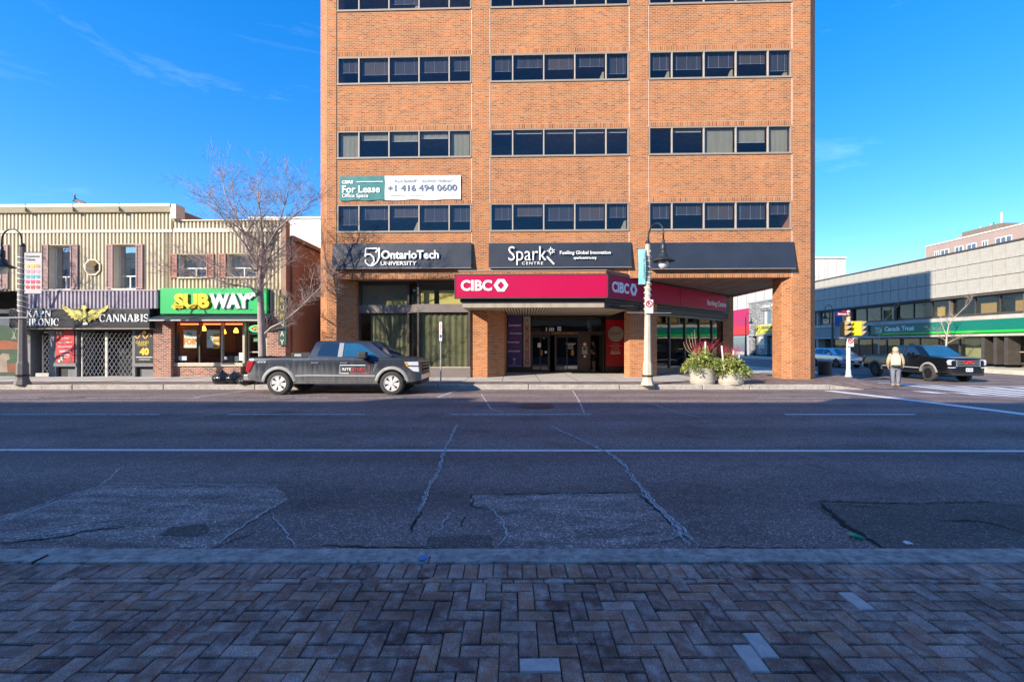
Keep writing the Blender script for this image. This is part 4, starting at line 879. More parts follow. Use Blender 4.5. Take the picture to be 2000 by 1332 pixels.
# ---- serif capitals for the shop sign
def serif(ch):
    T_, t_ = .19, .07; sb_ = lambda x, w_=T_: [[(x-.07,0),(x+w_+.07,0),(x+w_+.07,.055),(x-.07,.055)], [(x-.07,.945),(x+w_+.07,.945),(x+w_+.07,1),(x-.07,1)]]
    st = lambda x, w_=T_: [[(x,0),(x+w_,0),(x+w_,1),(x,1)]] + sb_(x, w_)
    def ring_(cx, cz, rx, rz, a0, a1, tk=T_, tn=.06, n=16):
        out = []
        for k in range(n):
            q = [R(a0+(a1-a0)*(k+e)/n) for e in (0,1)]
            out.append([(cx+rx*math.cos(q[0]),cz+rz*math.sin(q[0])),(cx+rx*math.cos(q[1]),cz+rz*math.sin(q[1])),(cx+(rx-tk)*math.cos(q[1]),cz+(rz-tn)*math.sin(q[1])),(cx+(rx-tk)*math.cos(q[0]),cz+(rz-tn)*math.sin(q[0]))])
        return out
    dg_ = lambda x0, z0, x1, z1, w_: [[(x0,z0),(x0+w_,z0),(x1+w_,z1),(x1,z1)]]
    if ch == 'I': return st(.08), .36
    if ch == 'H': return st(.08)+st(.62)+[[(.27,.46),(.62,.46),(.62,.53),(.27,.53)]], .92
    if ch == 'N': return st(.08,.08)+st(.72,.08)+dg_(.66,0,.06,1,.2), .92
    if ch == 'K': return st(.08)+dg_(.27,.42,.66,1,.08)+dg_(.7,0,.36,.55,.2)+[[(.62,0),(.95,0),(.95,.05),(.62,.05)]], .96
    if ch == 'A': return dg_(.05,0,.38,1,.08)+dg_(.66,0,.36,1,.2)+[[(.2,.3),(.7,.3),(.7,.36),(.2,.36)],[(-.02,0),(.24,0),(.24,.05),(-.02,.05)],[(.6,0),(.94,0),(.94,.05),(.6,.05)]], .92
    bowl = lambda cz, rz, rx=.38: ring_(.27,cz,rx,rz,-90,90)
    if ch == 'P': return st(.08)+bowl(.72,.28), .76
    if ch == 'R': return st(.08)+bowl(.72,.28)+dg_(.64,0,.34,.47,.2)+[[(.6,0),(.92,0),(.92,.05),(.6,.05)]], .9
    if ch == 'B': return st(.08)+bowl(.75,.25,.36)+bowl(.27,.27,.42), .8
    if ch == 'O': return ring_(.46,.5,.46,.52,0,360,n=28), .96
    if ch == 'C': return ring_(.46,.5,.46,.52,48,312,n=24)+[[(.70,.68),(.80,.68),(.80,.96),(.74,.96)]], .86
    if ch == 'S': return ring_(.34,.74,.30,.27,40,270,.15,.10)+ring_(.34,.27,.32,.28,-150,90,.15,.10)+[[(.56,.74),(.62,.74),(.62,.98),(.58,.98)],[(.04,.04),(.09,.04),(.09,.28),(.03,.28)]], .7
    return [], .4
def serif_text(s, mat, parent, u0, u1, z0, z1, y, name='lettering'):
    tot = sum(serif(c_)[1]+.06 for c_ in s); k = (u1-u0)/tot; h = z1-z0; x = u0
    for c_ in s:
        ps, wd = serif(c_); m = MB()
        for p in ps: m.prism([(x+a*k, z0+b*h) for a, b in p], y-.035, y, 'y')
        if ps: m.build(name, mat, parent)
        x += (wd+.06)*k
ks = thing('shop_sign', 'black shop sign with white serif KAPN CHRONIC CANNABIS letters and a gold winged emblem', 'sign', (0, S.Y0, 0), -S.th)
yq = -.42
box('board', M('sign_black', (.018,.02,.026), .35, var=.3, scale=2), ks, su_(38), su_(307), yq, -.02, z(641), z(604), bevel=.015); box('trim', sillm, ks, su_(38), su_(307), yq-.01, -.02, z(643.5), z(641.5))
for ln in (612, 621, 631): box('groove', shd, ks, su_(38), su_(307), yq-.002, yq+.01, z(ln)-.006, z(ln)+.006)
us = lambda px: S.u(px, yq); zs_f = lambda py: S.z(180, py, yq)
serif_text('KAPN', white, ks, us(52.5), us(102), zs_f(619.3), zs_f(606), yq); serif_text('CHRONIC', white, ks, us(39), us(117.5), zs_f(636), zs_f(622), yq); serif_text('CANNABIS', white, ks, us(195), us(292), zs_f(628.5), zs_f(614), yq)
gold2 = M('emblem_gold', (.56,.48,.13), .4, metal=.2, var=.2, scale=8); m = MB()
for sgn in (-1, 1):
    X = lambda v: us(167.8 + sgn*v); Wp = [(3,612),(12,605),(22,606),(34,603),(46,595.5),(44,602),(38,609),(31,612),(34,615),(26,618),(28,621),(20,622),(21,625),(13,624),(8,630),(3,626)]
    for k in range(len(Wp)-2): m.prism([(X(2), zs_f(616)), (X(Wp[k][0]), zs_f(Wp[k][1])), (X(Wp[k+1][0]), zs_f(Wp[k+1][1]))], yq-.03-.002*k, yq-.001, 'y')
m.build('wings', gold2, ks, fix=True)
MB().prism([(us(x_), zs_f(y_)) for x_, y_ in ((161,598),(166,596.5),(171,598),(173,602),(169.5,604),(170,609),(173,613),(172,620),(169,628),(166.5,628),(163,620),(162.5,613),(165.5,609),(165,605),(160.5,603.5),(163,601))], yq-.075, yq, 'y').build('bird_body', gold2, ks)
lv = MB()
for a in (-68,-38,0,38,68):
    cx_, cz_2 = us(167.8), zs_f(634.5); l_ = .2 - abs(a)*.0009; d_ = Vector((math.sin(R(a)), math.cos(R(a)))); n_ = Vector((d_.y,-d_.x)); c0 = Vector((cx_,cz_2)); lv.prism([c0, c0+d_*l_*.5+n_*.03, c0+d_*l_, c0+d_*l_*.5-n_*.03], yq-.03-.0015*abs(a)/10, yq, 'y')
lv.build('leaf_emblem', white, ks)
# ---- sandwich shop building
B_ = thing('shop_building', 'cream ribbed metal shop building with red shutters and brick piers over a sandwich shop', 'building', (0, S.Y0, 0), -S.th)
z2 = lambda py: szz(430, py); b0, b1 = su_(323), su_(549)
q1 = (su_(350),su_(404),z2(541.5),z2(497)); q2 = (su_(444),su_(500),z2(541.5),z2(496))
corrug('siding', cream, B_, a1+.06, b1, z2(446), z2(432)); corrug('siding', cream, B_, a1-.35, b1, z2(566), z2(454), holes=[q1, q2]); corrug('siding', cream, B_, su_(526.5), b1, z2(617), z2(566))
box('trim_band', trimc, B_, a1+.06, b1+.02, -.03, .08, z2(454), z2(446), bevel=.01); box('roof_cap', trimc, B_, a1+.06, b1+.05, -.06, .35, z2(432), z2(429.5), bevel=.01); box('parapet_end', trimc, A_, a1+.06, a1+.30, -.2, .35, z2(429), zc1-.02)
for q in (q1, q2): sash(B_, *q, .2, split=.42)
for x0, x1 in ((333,347),(404.5,418.5),(428.5,442),(503.5,515.5)): shutter(shut2, B_, su_(x0), su_(x1), z2(543), z2(495.5))
side = M('side_stucco', (.33,.215,.165), .9, var=.12, scale=.8, dirt=((.2,.12,.09), .4)); zsd = szz(560, 458)
MB().box(b1, b1+.22, 0.0, .35, ZS, z2(431)).build('corner_strip', M('corner_metal', (.30,.17,.11), .6, var=.15), B_)
m = MB(); m.box(b1, b1+.24, .35, 13.5, ZS, zsd); m.box(su_(340), b1, 13.2, 13.5, ZS, zsd); m.build('wall', side, B_); box('gutter', M('gutter_brown', (.2,.12,.08), .5), B_, b1+.24, b1+.4, .35, 13.5, zsd-.15, zsd+.03); box('roof', M('roof_membrane'), B_, a1, b1+.3, .3, 13.4, zsd-.15, zsd-.02)
box('downpipe', M('gutter_brown'), B_, b1+.23, b1+.31, .36, .46, ZS, zsd-.15); box('interior', room, B_, a1, b1, 2.6, 2.7, z2(600), zsd-.3)
# brick piers and shop front
yv = -.08
box('pier', brick_red, B_, su_(303.5), su_(338), -.12, .9, ZS-.02, z2(627)); box('pier', brick_red, B_, su_(523), b1+.23, -.06, .9, ZS-.02, z2(617)); box('stall_riser', brick_red, B_, su_(338), su_(467), .1, .5, ZS-.02, z2(716))
alu = M('storefront_alu', (.44,.40,.32), .45, metal=.3, var=.1); box('sill', alu, B_, su_(338), su_(473), .04, .5, z2(716), z2(709), bevel=.01)
for x0, x1 in ((340,342.5),(385,387.5),(428.5,431.5),(471,475)): box('mullion', alu if x0 > 400 else fmb, B_, su_(x0), su_(x1), .1, .25, z2(709), z2(629))
for x0, x1 in ((342.5,385),(387.5,428.5),(431.5,471)):
    box('pane', gl_shop, B_, su_(x0), su_(x1), .17, .18, z2(709), z2(629)); box('neon_strip', M('neon_red', (.8,.1,.05), .5, emit=(1,.10,.03), es=2.2), B_, su_(x0+2), su_(x1-1), .24, .27, z2(634), z2(631.5))
wood = M('wood_panel', (.46,.27,.07), .7, var=.2, scale=1.5, stretch=(8,8,.4)); dkw = M('wood_dark', (.12,.06,.03), .7, var=.2)
box('interior_wall', wood, B_, su_(325), su_(470), 3.2, 3.3, z2(716), z2(625)); box('interior_wall', dkw, B_, su_(325), su_(470), 3.1, 3.19, ZS, 1.2); box('interior_ceiling', room, B_, su_(325), su_(525), .3, 3.3, z2(628), z2(626)); box('interior_floor', dkw, B_, su_(338), su_(525), .5, 3.3, ZS, ZS+.03)
box('interior_wall', dkw, B_, su_(388), su_(432), 2.6, 2.65, ZS, 2.3); box('interior_wall', M('green_shade', (.04,.05,.03), .9), B_, su_(448), su_(464), 2.2, 2.3, 1.5, 2.35); box('counter', dkw, B_, su_(345), su_(462), 1.2, 1.5, ZS, .95)
lampm = M('pendant_orange', (.85,.35,.06), .5, emit=(1,.40,.06), es=2.0)
for px, py in ((398,643),(437,649),(461,647)):
    u_, q_ = S.uz(px, py, .8); MB().lathe([(.02,.16),(.06,.12),(.10,0),(.10,-.06),(.07,-.08)], 14, (u_, .8, q_)).build('pendant_lamp', lampm, B_)
box('door', alu, B_, su_(476), su_(478.5), .3, .4, ZS, z2(629)); box('door', alu, B_, su_(504.5), su_(507), .3, .4, ZS, z2(629)); box('door_rail', alu, B_, su_(478.5), su_(504.5), .3, .4, z2(653), z2(650)); box('door_rail', alu, B_, su_(478.5), su_(504.5), .3, .4, z2(689), z2(686.5)); box('door_rail', alu, B_, su_(478.5), su_(504.5), .3, .4, ZS+.02, .4)
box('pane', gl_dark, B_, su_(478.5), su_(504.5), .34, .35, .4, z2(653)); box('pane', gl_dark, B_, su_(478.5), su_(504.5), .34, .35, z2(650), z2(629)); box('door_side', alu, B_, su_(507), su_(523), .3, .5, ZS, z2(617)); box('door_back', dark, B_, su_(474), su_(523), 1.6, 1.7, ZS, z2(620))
box('notice', M('exit_green'), B_, su_(487), su_(495), .32, .335, z2(667), z2(658))
for x0, x1, y0, y1, c_ in ((433.5,440,697,703,white),(442.5,452,695,706,M('decal_black', (.05,.05,.05), .5)),(454.5,461.5,696,706.5,M('decal_mint', (.45,.6,.42), .6)),(463,471,689,704.5,white),(344,360,696,704,M('pale_blue'))): box('window_decal', c_, B_, su_(x0), su_(x1), .14, .15, z2(y1), z2(y0))
box('wreath_board', dark, B_, su_(338), su_(525), .0, .3, z2(629), z2(617))
MB().prism([(-.75,z2(628)),(-.75,z2(625.5)),(.0,z2(614.5)),(.0,z2(628))], su_(312), su_(534), 'x').build('awning', M('awning_navy', (.03,.04,.05), .6, var=.2), B_)
box('awning_edge', M('awning_edge', (.42,.42,.40), .5), B_, su_(318), su_(532), -.77, -.70, z2(628.5), z2(626)); box('awning_top_rail', white, B_, su_(316), su_(530), -.1, .0, z2(615), z2(613.5))
# open sign
og = thing('open_sign', 'lit red OPEN sign in a green oval over the shop door', 'sign', (0, S.Y0, 0), -S.th)
box('backing', shd, og, su_(479.5), su_(506.5), .28, .30, z2(649), z2(634)); cx_, cz_3 = su_(493), z2(641.5)
MB().tube([(cx_+.29*math.cos(R(a)), .26, cz_3+.135*math.sin(R(a))) for a in range(0,360,12)], .016, 6, closed=True).build('neon_ring', M('neon_green', (.1,.8,.3), .5, emit=(.05,1,.25), es=1.6), og)
text('OPEN', M('neon_red'), og, cx_, cz_3, w=.42, h=.14, y=.27, depth=.02, bold=.01)
# window posters
for lab, x0, x1, y0, y1 in (('white poster with orange numerals in the left shop window pane', 352, 378, 644.5, 679.5), ('white poster with stacked sandwich pictures in the middle window pane', 398, 423.5, 644, 679.5)):
    p1 = thing('poster', lab, 'poster', (0, S.Y0, 0), -S.th); box('sheet', M('poster_white', (.68,.72,.76), .5, var=.05), p1, su_(x0), su_(x1), .19, .2, z2(y1), z2(y0)); tg = M('poster_teal', (.03,.3,.22), .5); og_ = M('poster_orange', (.75,.26,.03), .5)
    if x0 < 380: text('five', tg, p1, su_(364), z2(651), h=.12, y=.19, depth=.004, bold=.03); text('FOR', og_, p1, su_(365), z2(667), w=.55, h=.30, y=.19, depth=.004, bold=.05)
    else:
        text('menu', tg, p1, su_(404.5), z2(660), w=.24, y=.19, depth=.004, bold=.03)
        for k in range(3):
            for j, c_ in enumerate((og_, M('poster_green2', (.18,.4,.05), .5), M('poster_red'), M('poster_yellow', (.8,.6,.08), .5))): MB().prism([(su_(410.5),z2(652+k*10.5+j*2)),(su_(423),z2(651+k*10.5+j*2)),(su_(423),z2(653.4+k*10.5+j*2)),(su_(411.5),z2(654+k*10.5+j*2))], .184-.001*j, .19, 'y').build('sandwich_print', c_, p1)
# green sign
gs = thing('shop_sign', 'large green sandwich shop sign with yellow and white SUBWAY letters', 'sign', (0, S.Y0, 0), -S.th)
grn = M('sign_green', (.0,.42,.10), .4, var=.05, scale=1); box('board', grn, gs, su_(320.5), su_(526), -.22, -.03, z2(613.5), z2(564), bevel=.01)
ylw = M('letter_yellow', (.85,.55,.01), .4); ugn = M('letter_green_side', (.0,.13,.05), .5)
us2 = lambda px: S.u(px, -.22); zz2 = lambda py: S.z(430, py, -.22)
for (tx, x0, x1, mt) in (('SUB',342.5,411,ylw),('WAY',411.5,491,white)):
    text(tx, ugn if 0 else (M('letter_orange', (.45,.20,.005), .5) if mt is ylw else M('letter_grey', (.4,.42,.42), .5)), gs, us2((x0+x1)/2)+.03, zz2(588)-.03, w=us2(x1)-us2(x0), h=zz2(573.5)-zz2(602.5), y=-.22, depth=.05, bold=.055)
    text(tx, mt, gs, us2((x0+x1)/2), zz2(588), w=us2(x1)-us2(x0), h=zz2(573.5)-zz2(602.5), y=-.272, depth=.03, bold=.055)
p2 = lambda *a: [(us2(x_), zz2(y_)) for x_, y_ in a]
MB().prism(p2((337,599),(345,592.5),(345,596.5),(360,596.5),(360,602),(345,602),(345,605.5)), -.302, -.22, 'y').build('arrow', ylw, gs); MB().prism(p2((484,583),(493,576.5),(490,573.5),(500,571.5),(500.5,580),(497,578.5),(489,586)), -.302, -.22, 'y').build('arrow', white, gs)
for k in range(12): MB().prism(p2((345+k*12.5,604),(351+k*12.5,607.5),(357.5+k*12.5,604)), -.226-.0004*(k % 2), -.215, 'y').build('scallop', M('scallop_green', (.0,.25,.07), .5), gs)
# vertical blade sign on the corner
vg = thing('shop_sign', 'narrow dark green vertical sign spelling SUBWAY down the corner of the shop', 'sign', (0, S.Y0, 0), -S.th)
box('board', M('sign_dark_green', (.01,.055,.035), .5), vg, su_(547.5), su_(563.5), -.18, -.08, szz(555,674), szz(555,578), bevel=.006)
for k, ch in enumerate('SUBWAY'): text(ch, M('letter_ochre', (.55,.36,.02), .5) if k < 3 else M('letter_silver', (.55,.55,.55), .5), vg, su_(555.3), szz(555, 585.5+k*16.6), h=.22, w=.18, y=-.18, depth=.012, bold=.03)
# gate board and bits in the alley
fn = thing('alley_gate', 'dark brown board gate closing the alley beside the tower', 'gate', (0,0,0))
x_ = -9.95; k = 0
while x_ < -8.55: MB().box(x_, x_+.13, 23.4, 23.44, ZS+.03, 3.05+.02*(k % 2)).build('board', M('fence_brown', (.10,.05,.035), .8, var=.3, scale=2, stretch=(4,4,.4)), fn); x_ += .136; k += 1
box('rail', M('fence_brown'), fn, -9.95, -8.5, 23.44, 23.5, .5, .62); box('rail', M('fence_brown'), fn, -9.95, -8.5, 23.44, 23.5, 2.5, 2.62)
# white hall behind the shops
wb = thing('building', 'plain white building rising behind the sandwich shop and the alley', 'building', (0,0,0)); q = P(552, 428, 42); q_ = P(640, 428, 42)
box('wall', M('white_stucco', (.78,.77,.74), .85, var=.04, scale=.3), wb, q.x-3, q_.x+6, 42, 56, 0, q.z); box('coping', offwhite, wb, q.x-3.1, q_.x+6.1, 41.9, 56.1, q.z, q.z+.2)
# ------------------------------------------------------------------ bank building across the side street
XT, YT = 35.0, 52.8
td = thing('bank_building', 'long two storey bank building of pale stone panels with green fascia', 'building', (XT, YT, 0), R(-90))
def tdu(px): return YT - XT*F/(px-1000)
def tdz(px, py): return CH + (HZ-py)/F*XT*F/(px-1000)
Lt = 26.5
pan = M('stone_panel', (.43,.41,.36), .9, var=.10, scale=2.0, bmp=.7, bscale=26, dirt=((.30,.28,.24), .6))
zr_ = [8.74, 7.66, 6.52, 5.38]; pw = .893
pme = [MB().box(.022, pw-.022, 0, .1, 0, zr_[j]-zr_[j+1]-.044).mesh('stone_panel', pan) for j in range(3)]
n_ = int(Lt/pw)
for j in range(3):
    for i in range(n_):
        o = bpy.data.objects.new('stone_panel', pme[j]); C.objects.link(o); o.parent = td; o.location = (i*pw - .01, rnd.uniform(-.006,.006), zr_[j+1]+.022)
Lt = n_*pw
dk = M('joint_backing', (.10,.09,.08), .9); box('backing_wall', dk, td, 0, Lt, .09, .3, 5.30, 8.74); box('parapet_cap', M('parapet_dark', (.07,.06,.055), .5), td, -.1, Lt+.1, -.06, .4, 8.74, 8.86)
m = MB(); m.box(0, Lt, 11.7, 12, 0, 8.7); m.box(0, .3, .3, 11.7, 0, 8.7); m.box(Lt-.3, Lt, .3, 11.7, 0, 8.7); m.box(.3, Lt-.3, .3, 11.7, 8.3, 8.5); m.build('wall', pan, td)
box('soffit', dk, td, 0, Lt, .0, 1.2, 5.22, 5.30); box('ledge', concrete, td, 0, Lt, -.12, 1.0, 3.40, 3.70, bevel=.02); box('ledge', concrete, td, 0, Lt, -.12, 1.2, 2.18, 2.36, bevel=.02)
sgu = tdu(1704)
cgr = M('bank_green', (.005,.17,.12), .4, var=.05); lgr = M('bank_lime', (.02,.55,.04), .4)
pl = MB().box(.012, pw-.012, 0, .1, 0, 1.01).mesh('stone_panel', M('grey_panel', (.30,.29,.27), .85, var=.12, bmp=.4, bscale=30))
for i in range(int(sgu/pw)): o = bpy.data.objects.new('stone_panel', pl); C.objects.link(o); o.parent = td; o.location = (i*pw, -.02, 2.37)
box('fascia_backing', dk, td, 0, Lt, .09, 1.0, 2.36, 3.40)
bsn = thing('bank_sign', 'long dark green bank fascia sign reading TD Canada Trust with a bright lime stripe', 'sign', (XT, YT, 0), R(-90))
box('panel', cgr, bsn, sgu, Lt, -.14, .08, 2.50, 3.40); box('stripe', lgr, bsn, tdu(1723), Lt, -.16, .07, 2.44, 2.62)
lt = tdu(1712); box('logo_panel', M('logo_green', (.01,.32,.08), .4), bsn, lt, tdu(1727.5), -.17, -.14, 2.50, 3.32); lw = tdu(1727.5)-lt
text('TD', white, bsn, lt+lw*.5, 2.9, w=lw*.75, h=.52, y=-.17, depth=.02, bold=.03)
text('Canada Trust', white, bsn, (tdu(1731)+tdu(1789))/2, 3.0, w=tdu(1789)-tdu(1731), h=.44, y=-.14, depth=.03, bold=.03)
# strip windows
wy = .55; yb = M('amber_blind', (.72,.48,.06), .8, var=.12); ob = M('ochre_partition', (.55,.36,.12), .8)
wid = 1.786; k = 0; u_ = 0
wdk = glass('bank_glass', (.82,.82,.80), .0)
while u_ < Lt-.1:
    e = min(u_+wid, Lt); f_ = MB(); f_.box(u_, u_+.07, wy-.04, wy+.1, 3.70, 5.22); f_.box(u_+.07, e, wy-.04, wy+.1, 5.14, 5.22); f_.box(u_+.07, e, wy-.04, wy+.1, 3.70, 3.92); wn = f_.build('window', fmb, td)
    box('pane', wdk, wn, u_+.07, e, wy+.02, wy+.03, 3.92, 5.14)
    if k % 3 == 0: box('fin', band_m, td, u_-.06, u_+.06, wy-.25, wy-.04, 3.70, 5.22)
    if k in (5, 8, 10, 11, 12, 13): box('blind', yb if k in (8,5) else ob, wn, u_+(.1 if k != 11 else .7), u_+(.75 if k == 8 else 1.2), wy+.35, wy+.4, 3.92, 5.0 if k % 2 else 4.7)
    # ground floor
    g_ = MB(); g_.box(u_, u_+.09, 1.05, 1.2, ZS, 2.18); g_.box(u_+.09, e, 1.05, 1.2, 2.08, 2.18); g_.box(u_+.09, e, 1.05, 1.2, ZS, .3); wg = g_.build('window', fmb, td)
    box('pane', wdk, wg, u_+.09, e, 1.1, 1.11, .3, 2.08)
    if k in (9, 10): box('blind', M('pale_green_blind', (.5,.52,.28), .8), wg, u_+.2, e-.1, 1.4, 1.45, .3, 2.0)
    u_ += wid; k += 1
box('interior', room, td, 0, Lt, 4.0, 4.1, 0, 5.3); box('interior_floor', room, td, 0, Lt, .6, 4.0, 3.3, 3.39)
for px in (1917, 1941, 1962): u_ = tdu(px); box('column', fmb, td, u_-.12, u_+.12, .1, 1.0, ZS, 2.18)
box('door_rail', alu, td, tdu(1950), tdu(1990), .95, 1.0, 1.0, 1.08)
# apartment block beyond
ap = thing('apartment_building', 'pinkish brown apartment block with a mechanical penthouse rising behind the bank', 'building', (70, 77.0, 0), R(-90))
apw = M('apartment_brick', (.36,.26,.22), .9, var=.07, scale=.5)
au = lambda px: 77.0-70*F/(px-1000); az = lambda px, py: CH+(HZ-py)/F*70*F/(px-1000)
zt = az(1900, 461.5); box('wall', apw, ap, 0, 14.8, 0, 14, 0, zt); box('coping', offwhite, ap, -.1, 14.9, -.1, 14.1, zt, zt+.18)
for (x0, x1, hh) in ((1826,1833,1.3),(1838,1853,2.0),(1866,1881,2.0),(1889,1907,1.4),(1919,1929,1.3),(1945,1976,2.3)):
    zz = zt-1.7; a, b = au(x0), au(x1); f_ = MB(); f_.box(a-.08, b+.08, -.06, .1, zz-hh*.5-.1, zz-hh*.5); f_.box(a-.08, b+.08, -.06, .1, zz+.5, zz+.62); wn = f_.build('window', offwhite, ap)
    n = max(2, int((b-a)/.55)); 
    for q in range(n): box('pane', M('sky_pane', (.10,.14,.18), .1, spec=.9), wn, a+(b-a)*q/n+.04, a+(b-a)*(q+1)/n-.04, -.03, .05, zz-hh*.5, zz+.5)
    for q in range(n+1): box('mullion', white, wn, a+(b-a)*q/n-.04, a+(b-a)*q/n+.04, -.05, .05, zz-hh*.5, zz+.5)
# lower storeys of the block as one more row
for k in range(5): 
    wn = box('window', offwhite, ap, 1.2+k*2.6, 2.8+k*2.6, -.04, .05, zt-6.2, zt-4.8)
pent = box('penthouse', M('penthouse_brown', (.20,.15,.11), .8), ap, au(1874), au(1951), .4, 3, zt+.19, zt+1.05); box('penthouse', M('penthouse_tan', (.34,.25,.16), .8), ap, au(1862), au(1905), .6, 4, zt+.19, zt+.62)
for u_, h_ in ((au(1940), 2.75), (au(1899), 1.5), (au(1919), 1.5), (au(1925), 1.6)): MB().tube([(u_,1.2,zt+.15),(u_,1.2,zt+h_)], .11 if h_ > 2 else .05, 6).build('antenna', white if h_ != 1.6 else black, ap)
# pale concrete block at the end of the street
cb_ = thing('building', 'windowless pale concrete block standing beyond the roof of the bank', 'building', (0,0,0)); q0 = P(1440, 505, 80); q1_ = P(1652, 505, 80)
cw = M('streaked_concrete', (.58,.56,.51), .9, var=.12, scale=.6, dirt=((.35,.33,.30), .6), stretch=(1.5,1.5,.12)); box('wall', cw, cb_, q0.x, q1_.x, 80, 100, 0, q0.z)
for k in range(12): x_ = q0.x + (q1_.x-q0.x)*k/12; box('joint', M('joint_grey', (.3,.29,.27), .9), cb_, x_-.03, x_+.03, 79.985, 80.1, 0, q0.z-.4)
box('coping', offwhite, cb_, q0.x-.1, q1_.x+.1, 79.8, 100, q0.z, q0.z+.25)
# stone fronted shop seen through the passage
st = thing('shop_building', 'grey rubble stone two storey shop seen through the passage under the tower', 'building', (XT, 67.2, 0), R(-90))
s2u = lambda px: 67.2-XT*F/(px-1000); s2z = lambda px, py: CH+(HZ-py)/F*XT*F/(px-1000)
Ls = 13.5; zt = 7.5; stb = M('stone_trim', (.34,.35,.36), .8)
m = MB()
wr_ = [(s2u(1488), s2u(1506)), (s2u(1515), s2u(1532)), (s2u(1541), s2u(1556))]; z0, z1 = 4.35, 6.2
m.box(0, Ls, 0, .4, z1, zt); m.box(0, Ls, 0, .4, 2.9, z0); x_ = 0
for a, b in wr_: m.box(x_, a, 0, .4, z0, z1); x_ = b
m.box(x_, Ls, 0, .4, z0, z1); m.box(0, s2u(1470), 0, .4, ZS, 2.9); m.box(s2u(1478), s2u(1498), 0, .4, ZS, 2.9); m.box(s2u(1513), s2u(1518), 0, .4, ZS, 2.9); m.box(s2u(1530), Ls, 0, .4, ZS, 2.9); m.box(0, Ls, 9.6, 10, 0, zt); m.box(0, .3, .4, 9.6, 0, zt); m.box(Ls-.3, Ls, .4, 9.6, 0, zt)
m.build('wall', stone_wall, st); box('roof_edge', stb, st, -.1, Ls+.1, -.12, 10, zt, zt+.2); box('cornice', stb, st, 0, Ls, -.2, .05, 2.75, 2.95)
for a, b in wr_:
    f_ = MB(); f_.box(a, a+.1, .1, .2, z0, z1); f_.box(b-.1, b, .1, .2, z0, z1); f_.box((a+b)/2-.05, (a+b)/2+.05, .1, .2, z0, z1); f_.box(a+.1, b-.1, .1, .2, z1-.1, z1); wn = f_.build('window', stb, st)
    box('pane', M('sky_pane'), wn, a+.1, (a+b)/2-.05, .16, .18, z0, z1-.1); box('pane', M('sky_pane'), wn, (a+b)/2+.05, b-.1, .16, .18, z0, z1-.1); box('sill', stb, wn, a-.1, b+.1, -.08, .2, z0-.12, z0); box('curtain', offwhite, wn, a+.5, a+.9, .12, .155, z0, z1-.1)
box('interior', dark, st, .4, Ls-.4, 1.5, 1.6, 0, 7); box('door', M('door_teal', (.06,.16,.18), .5), st, s2u(1500), s2u(1511), .3, .35, ZS, 2.5); box('door', M('door_dark', (.04,.05,.06), .5), st, s2u(1470.5), s2u(1477.5), .3, .35, ZS, 2.5)
text('Cultural Africana', offwhite, st, s2u(1505), 6.85, w=4.2, h=.45, y=0, depth=.03)
ys = thing('shop_sign', 'yellow shop sign with a round emblem on the grey stone shop front', 'sign', (XT, 67.2, 0), R(-90)); yl = M('sign_yellow', (.62,.55,.05), .5)
box('panel', yl, ys, s2u(1478.5), s2u(1548), -.15, .0, 3.02, 4.25); m = MB().lathe([(.42,0),(.42,-.03)], 20, (s2u(1484), -.15, 3.62), 'y'); m.build('emblem', M('emblem_black', (.04,.04,.03), .5), ys); MB().lathe([(.34,0),(.34,-.02)], 20, (s2u(1484), -.18, 3.62), 'y').build('emblem', yl, ys)
dkt = M('sign_text_navy', (.04,.05,.12), .5); text('DUROSHOLA MARKETING', dkt, ys, (s2u(1488)+s2u(1528))/2, 3.85, w=s2u(1527)-s2u(1489), h=.42, y=-.15, depth=.02, bold=.03); text('AFRICAN BISTRO', dkt, ys, (s2u(1488)+s2u(1528))/2, 3.3, w=3.6, h=.25, y=-.15, depth=.02, bold=.01)
pn = thing('notice_board', 'pale notice board with a round emblem on the stone shop wall', 'sign', (XT, 67.2, 0), R(-90)); box('panel', offwhite, pn, s2u(1482.5), s2u(1493), -.05, .0, 1.0, 2.65); MB().lathe([(.3,0),(.3,-.02)], 16, (s2u(1488), -.05, 2.2), 'y').build('emblem', yl, pn); box('photo', M('sky_pane'), pn, s2u(1483.5), s2u(1492), -.06, -.05, 1.05, 1.5)
rs = thing('shop_building', 'narrow shop with a magenta upper wall and red sign next to the stone shop', 'building', (XT, 73.5, 0), R(-90))
box('wall', M('magenta_wall', (.42,.02,.10), .6), rs, 0, 6.28, 0, 8, 3.6, 6.9); box('wall', stb, rs, 0, 6.28, .1, 8, 0, 3.6); box('sign_panel', M('poster_red'), rs, 0.5, 6.2, -.2, 0, 3.0, 4.3); box('window', M('sky_pane'), rs, 1, 5.5, .05, .12, .5, 2.7); box('seam', dk, rs, 0, 6.28, -.01, .02, 5.2, 5.26)
far_row = thing('building', 'far pale blue grey building closing the side street beyond the magenta shop', 'building', (0,0,0)); box('wall', M('bluegrey', (.35,.40,.46), .8), far_row, 26.5, 36, 92, 104, 0, 9.5); box('roof', stb, far_row, 26.3, 36.2, 91.8, 104, 9.5, 9.8)
for k in range(4): box('window', M('sky_pane'), far_row, 27.3+k*2.2, 28.6+k*2.2, 91.97, 92.1, 4.5, 6.5)
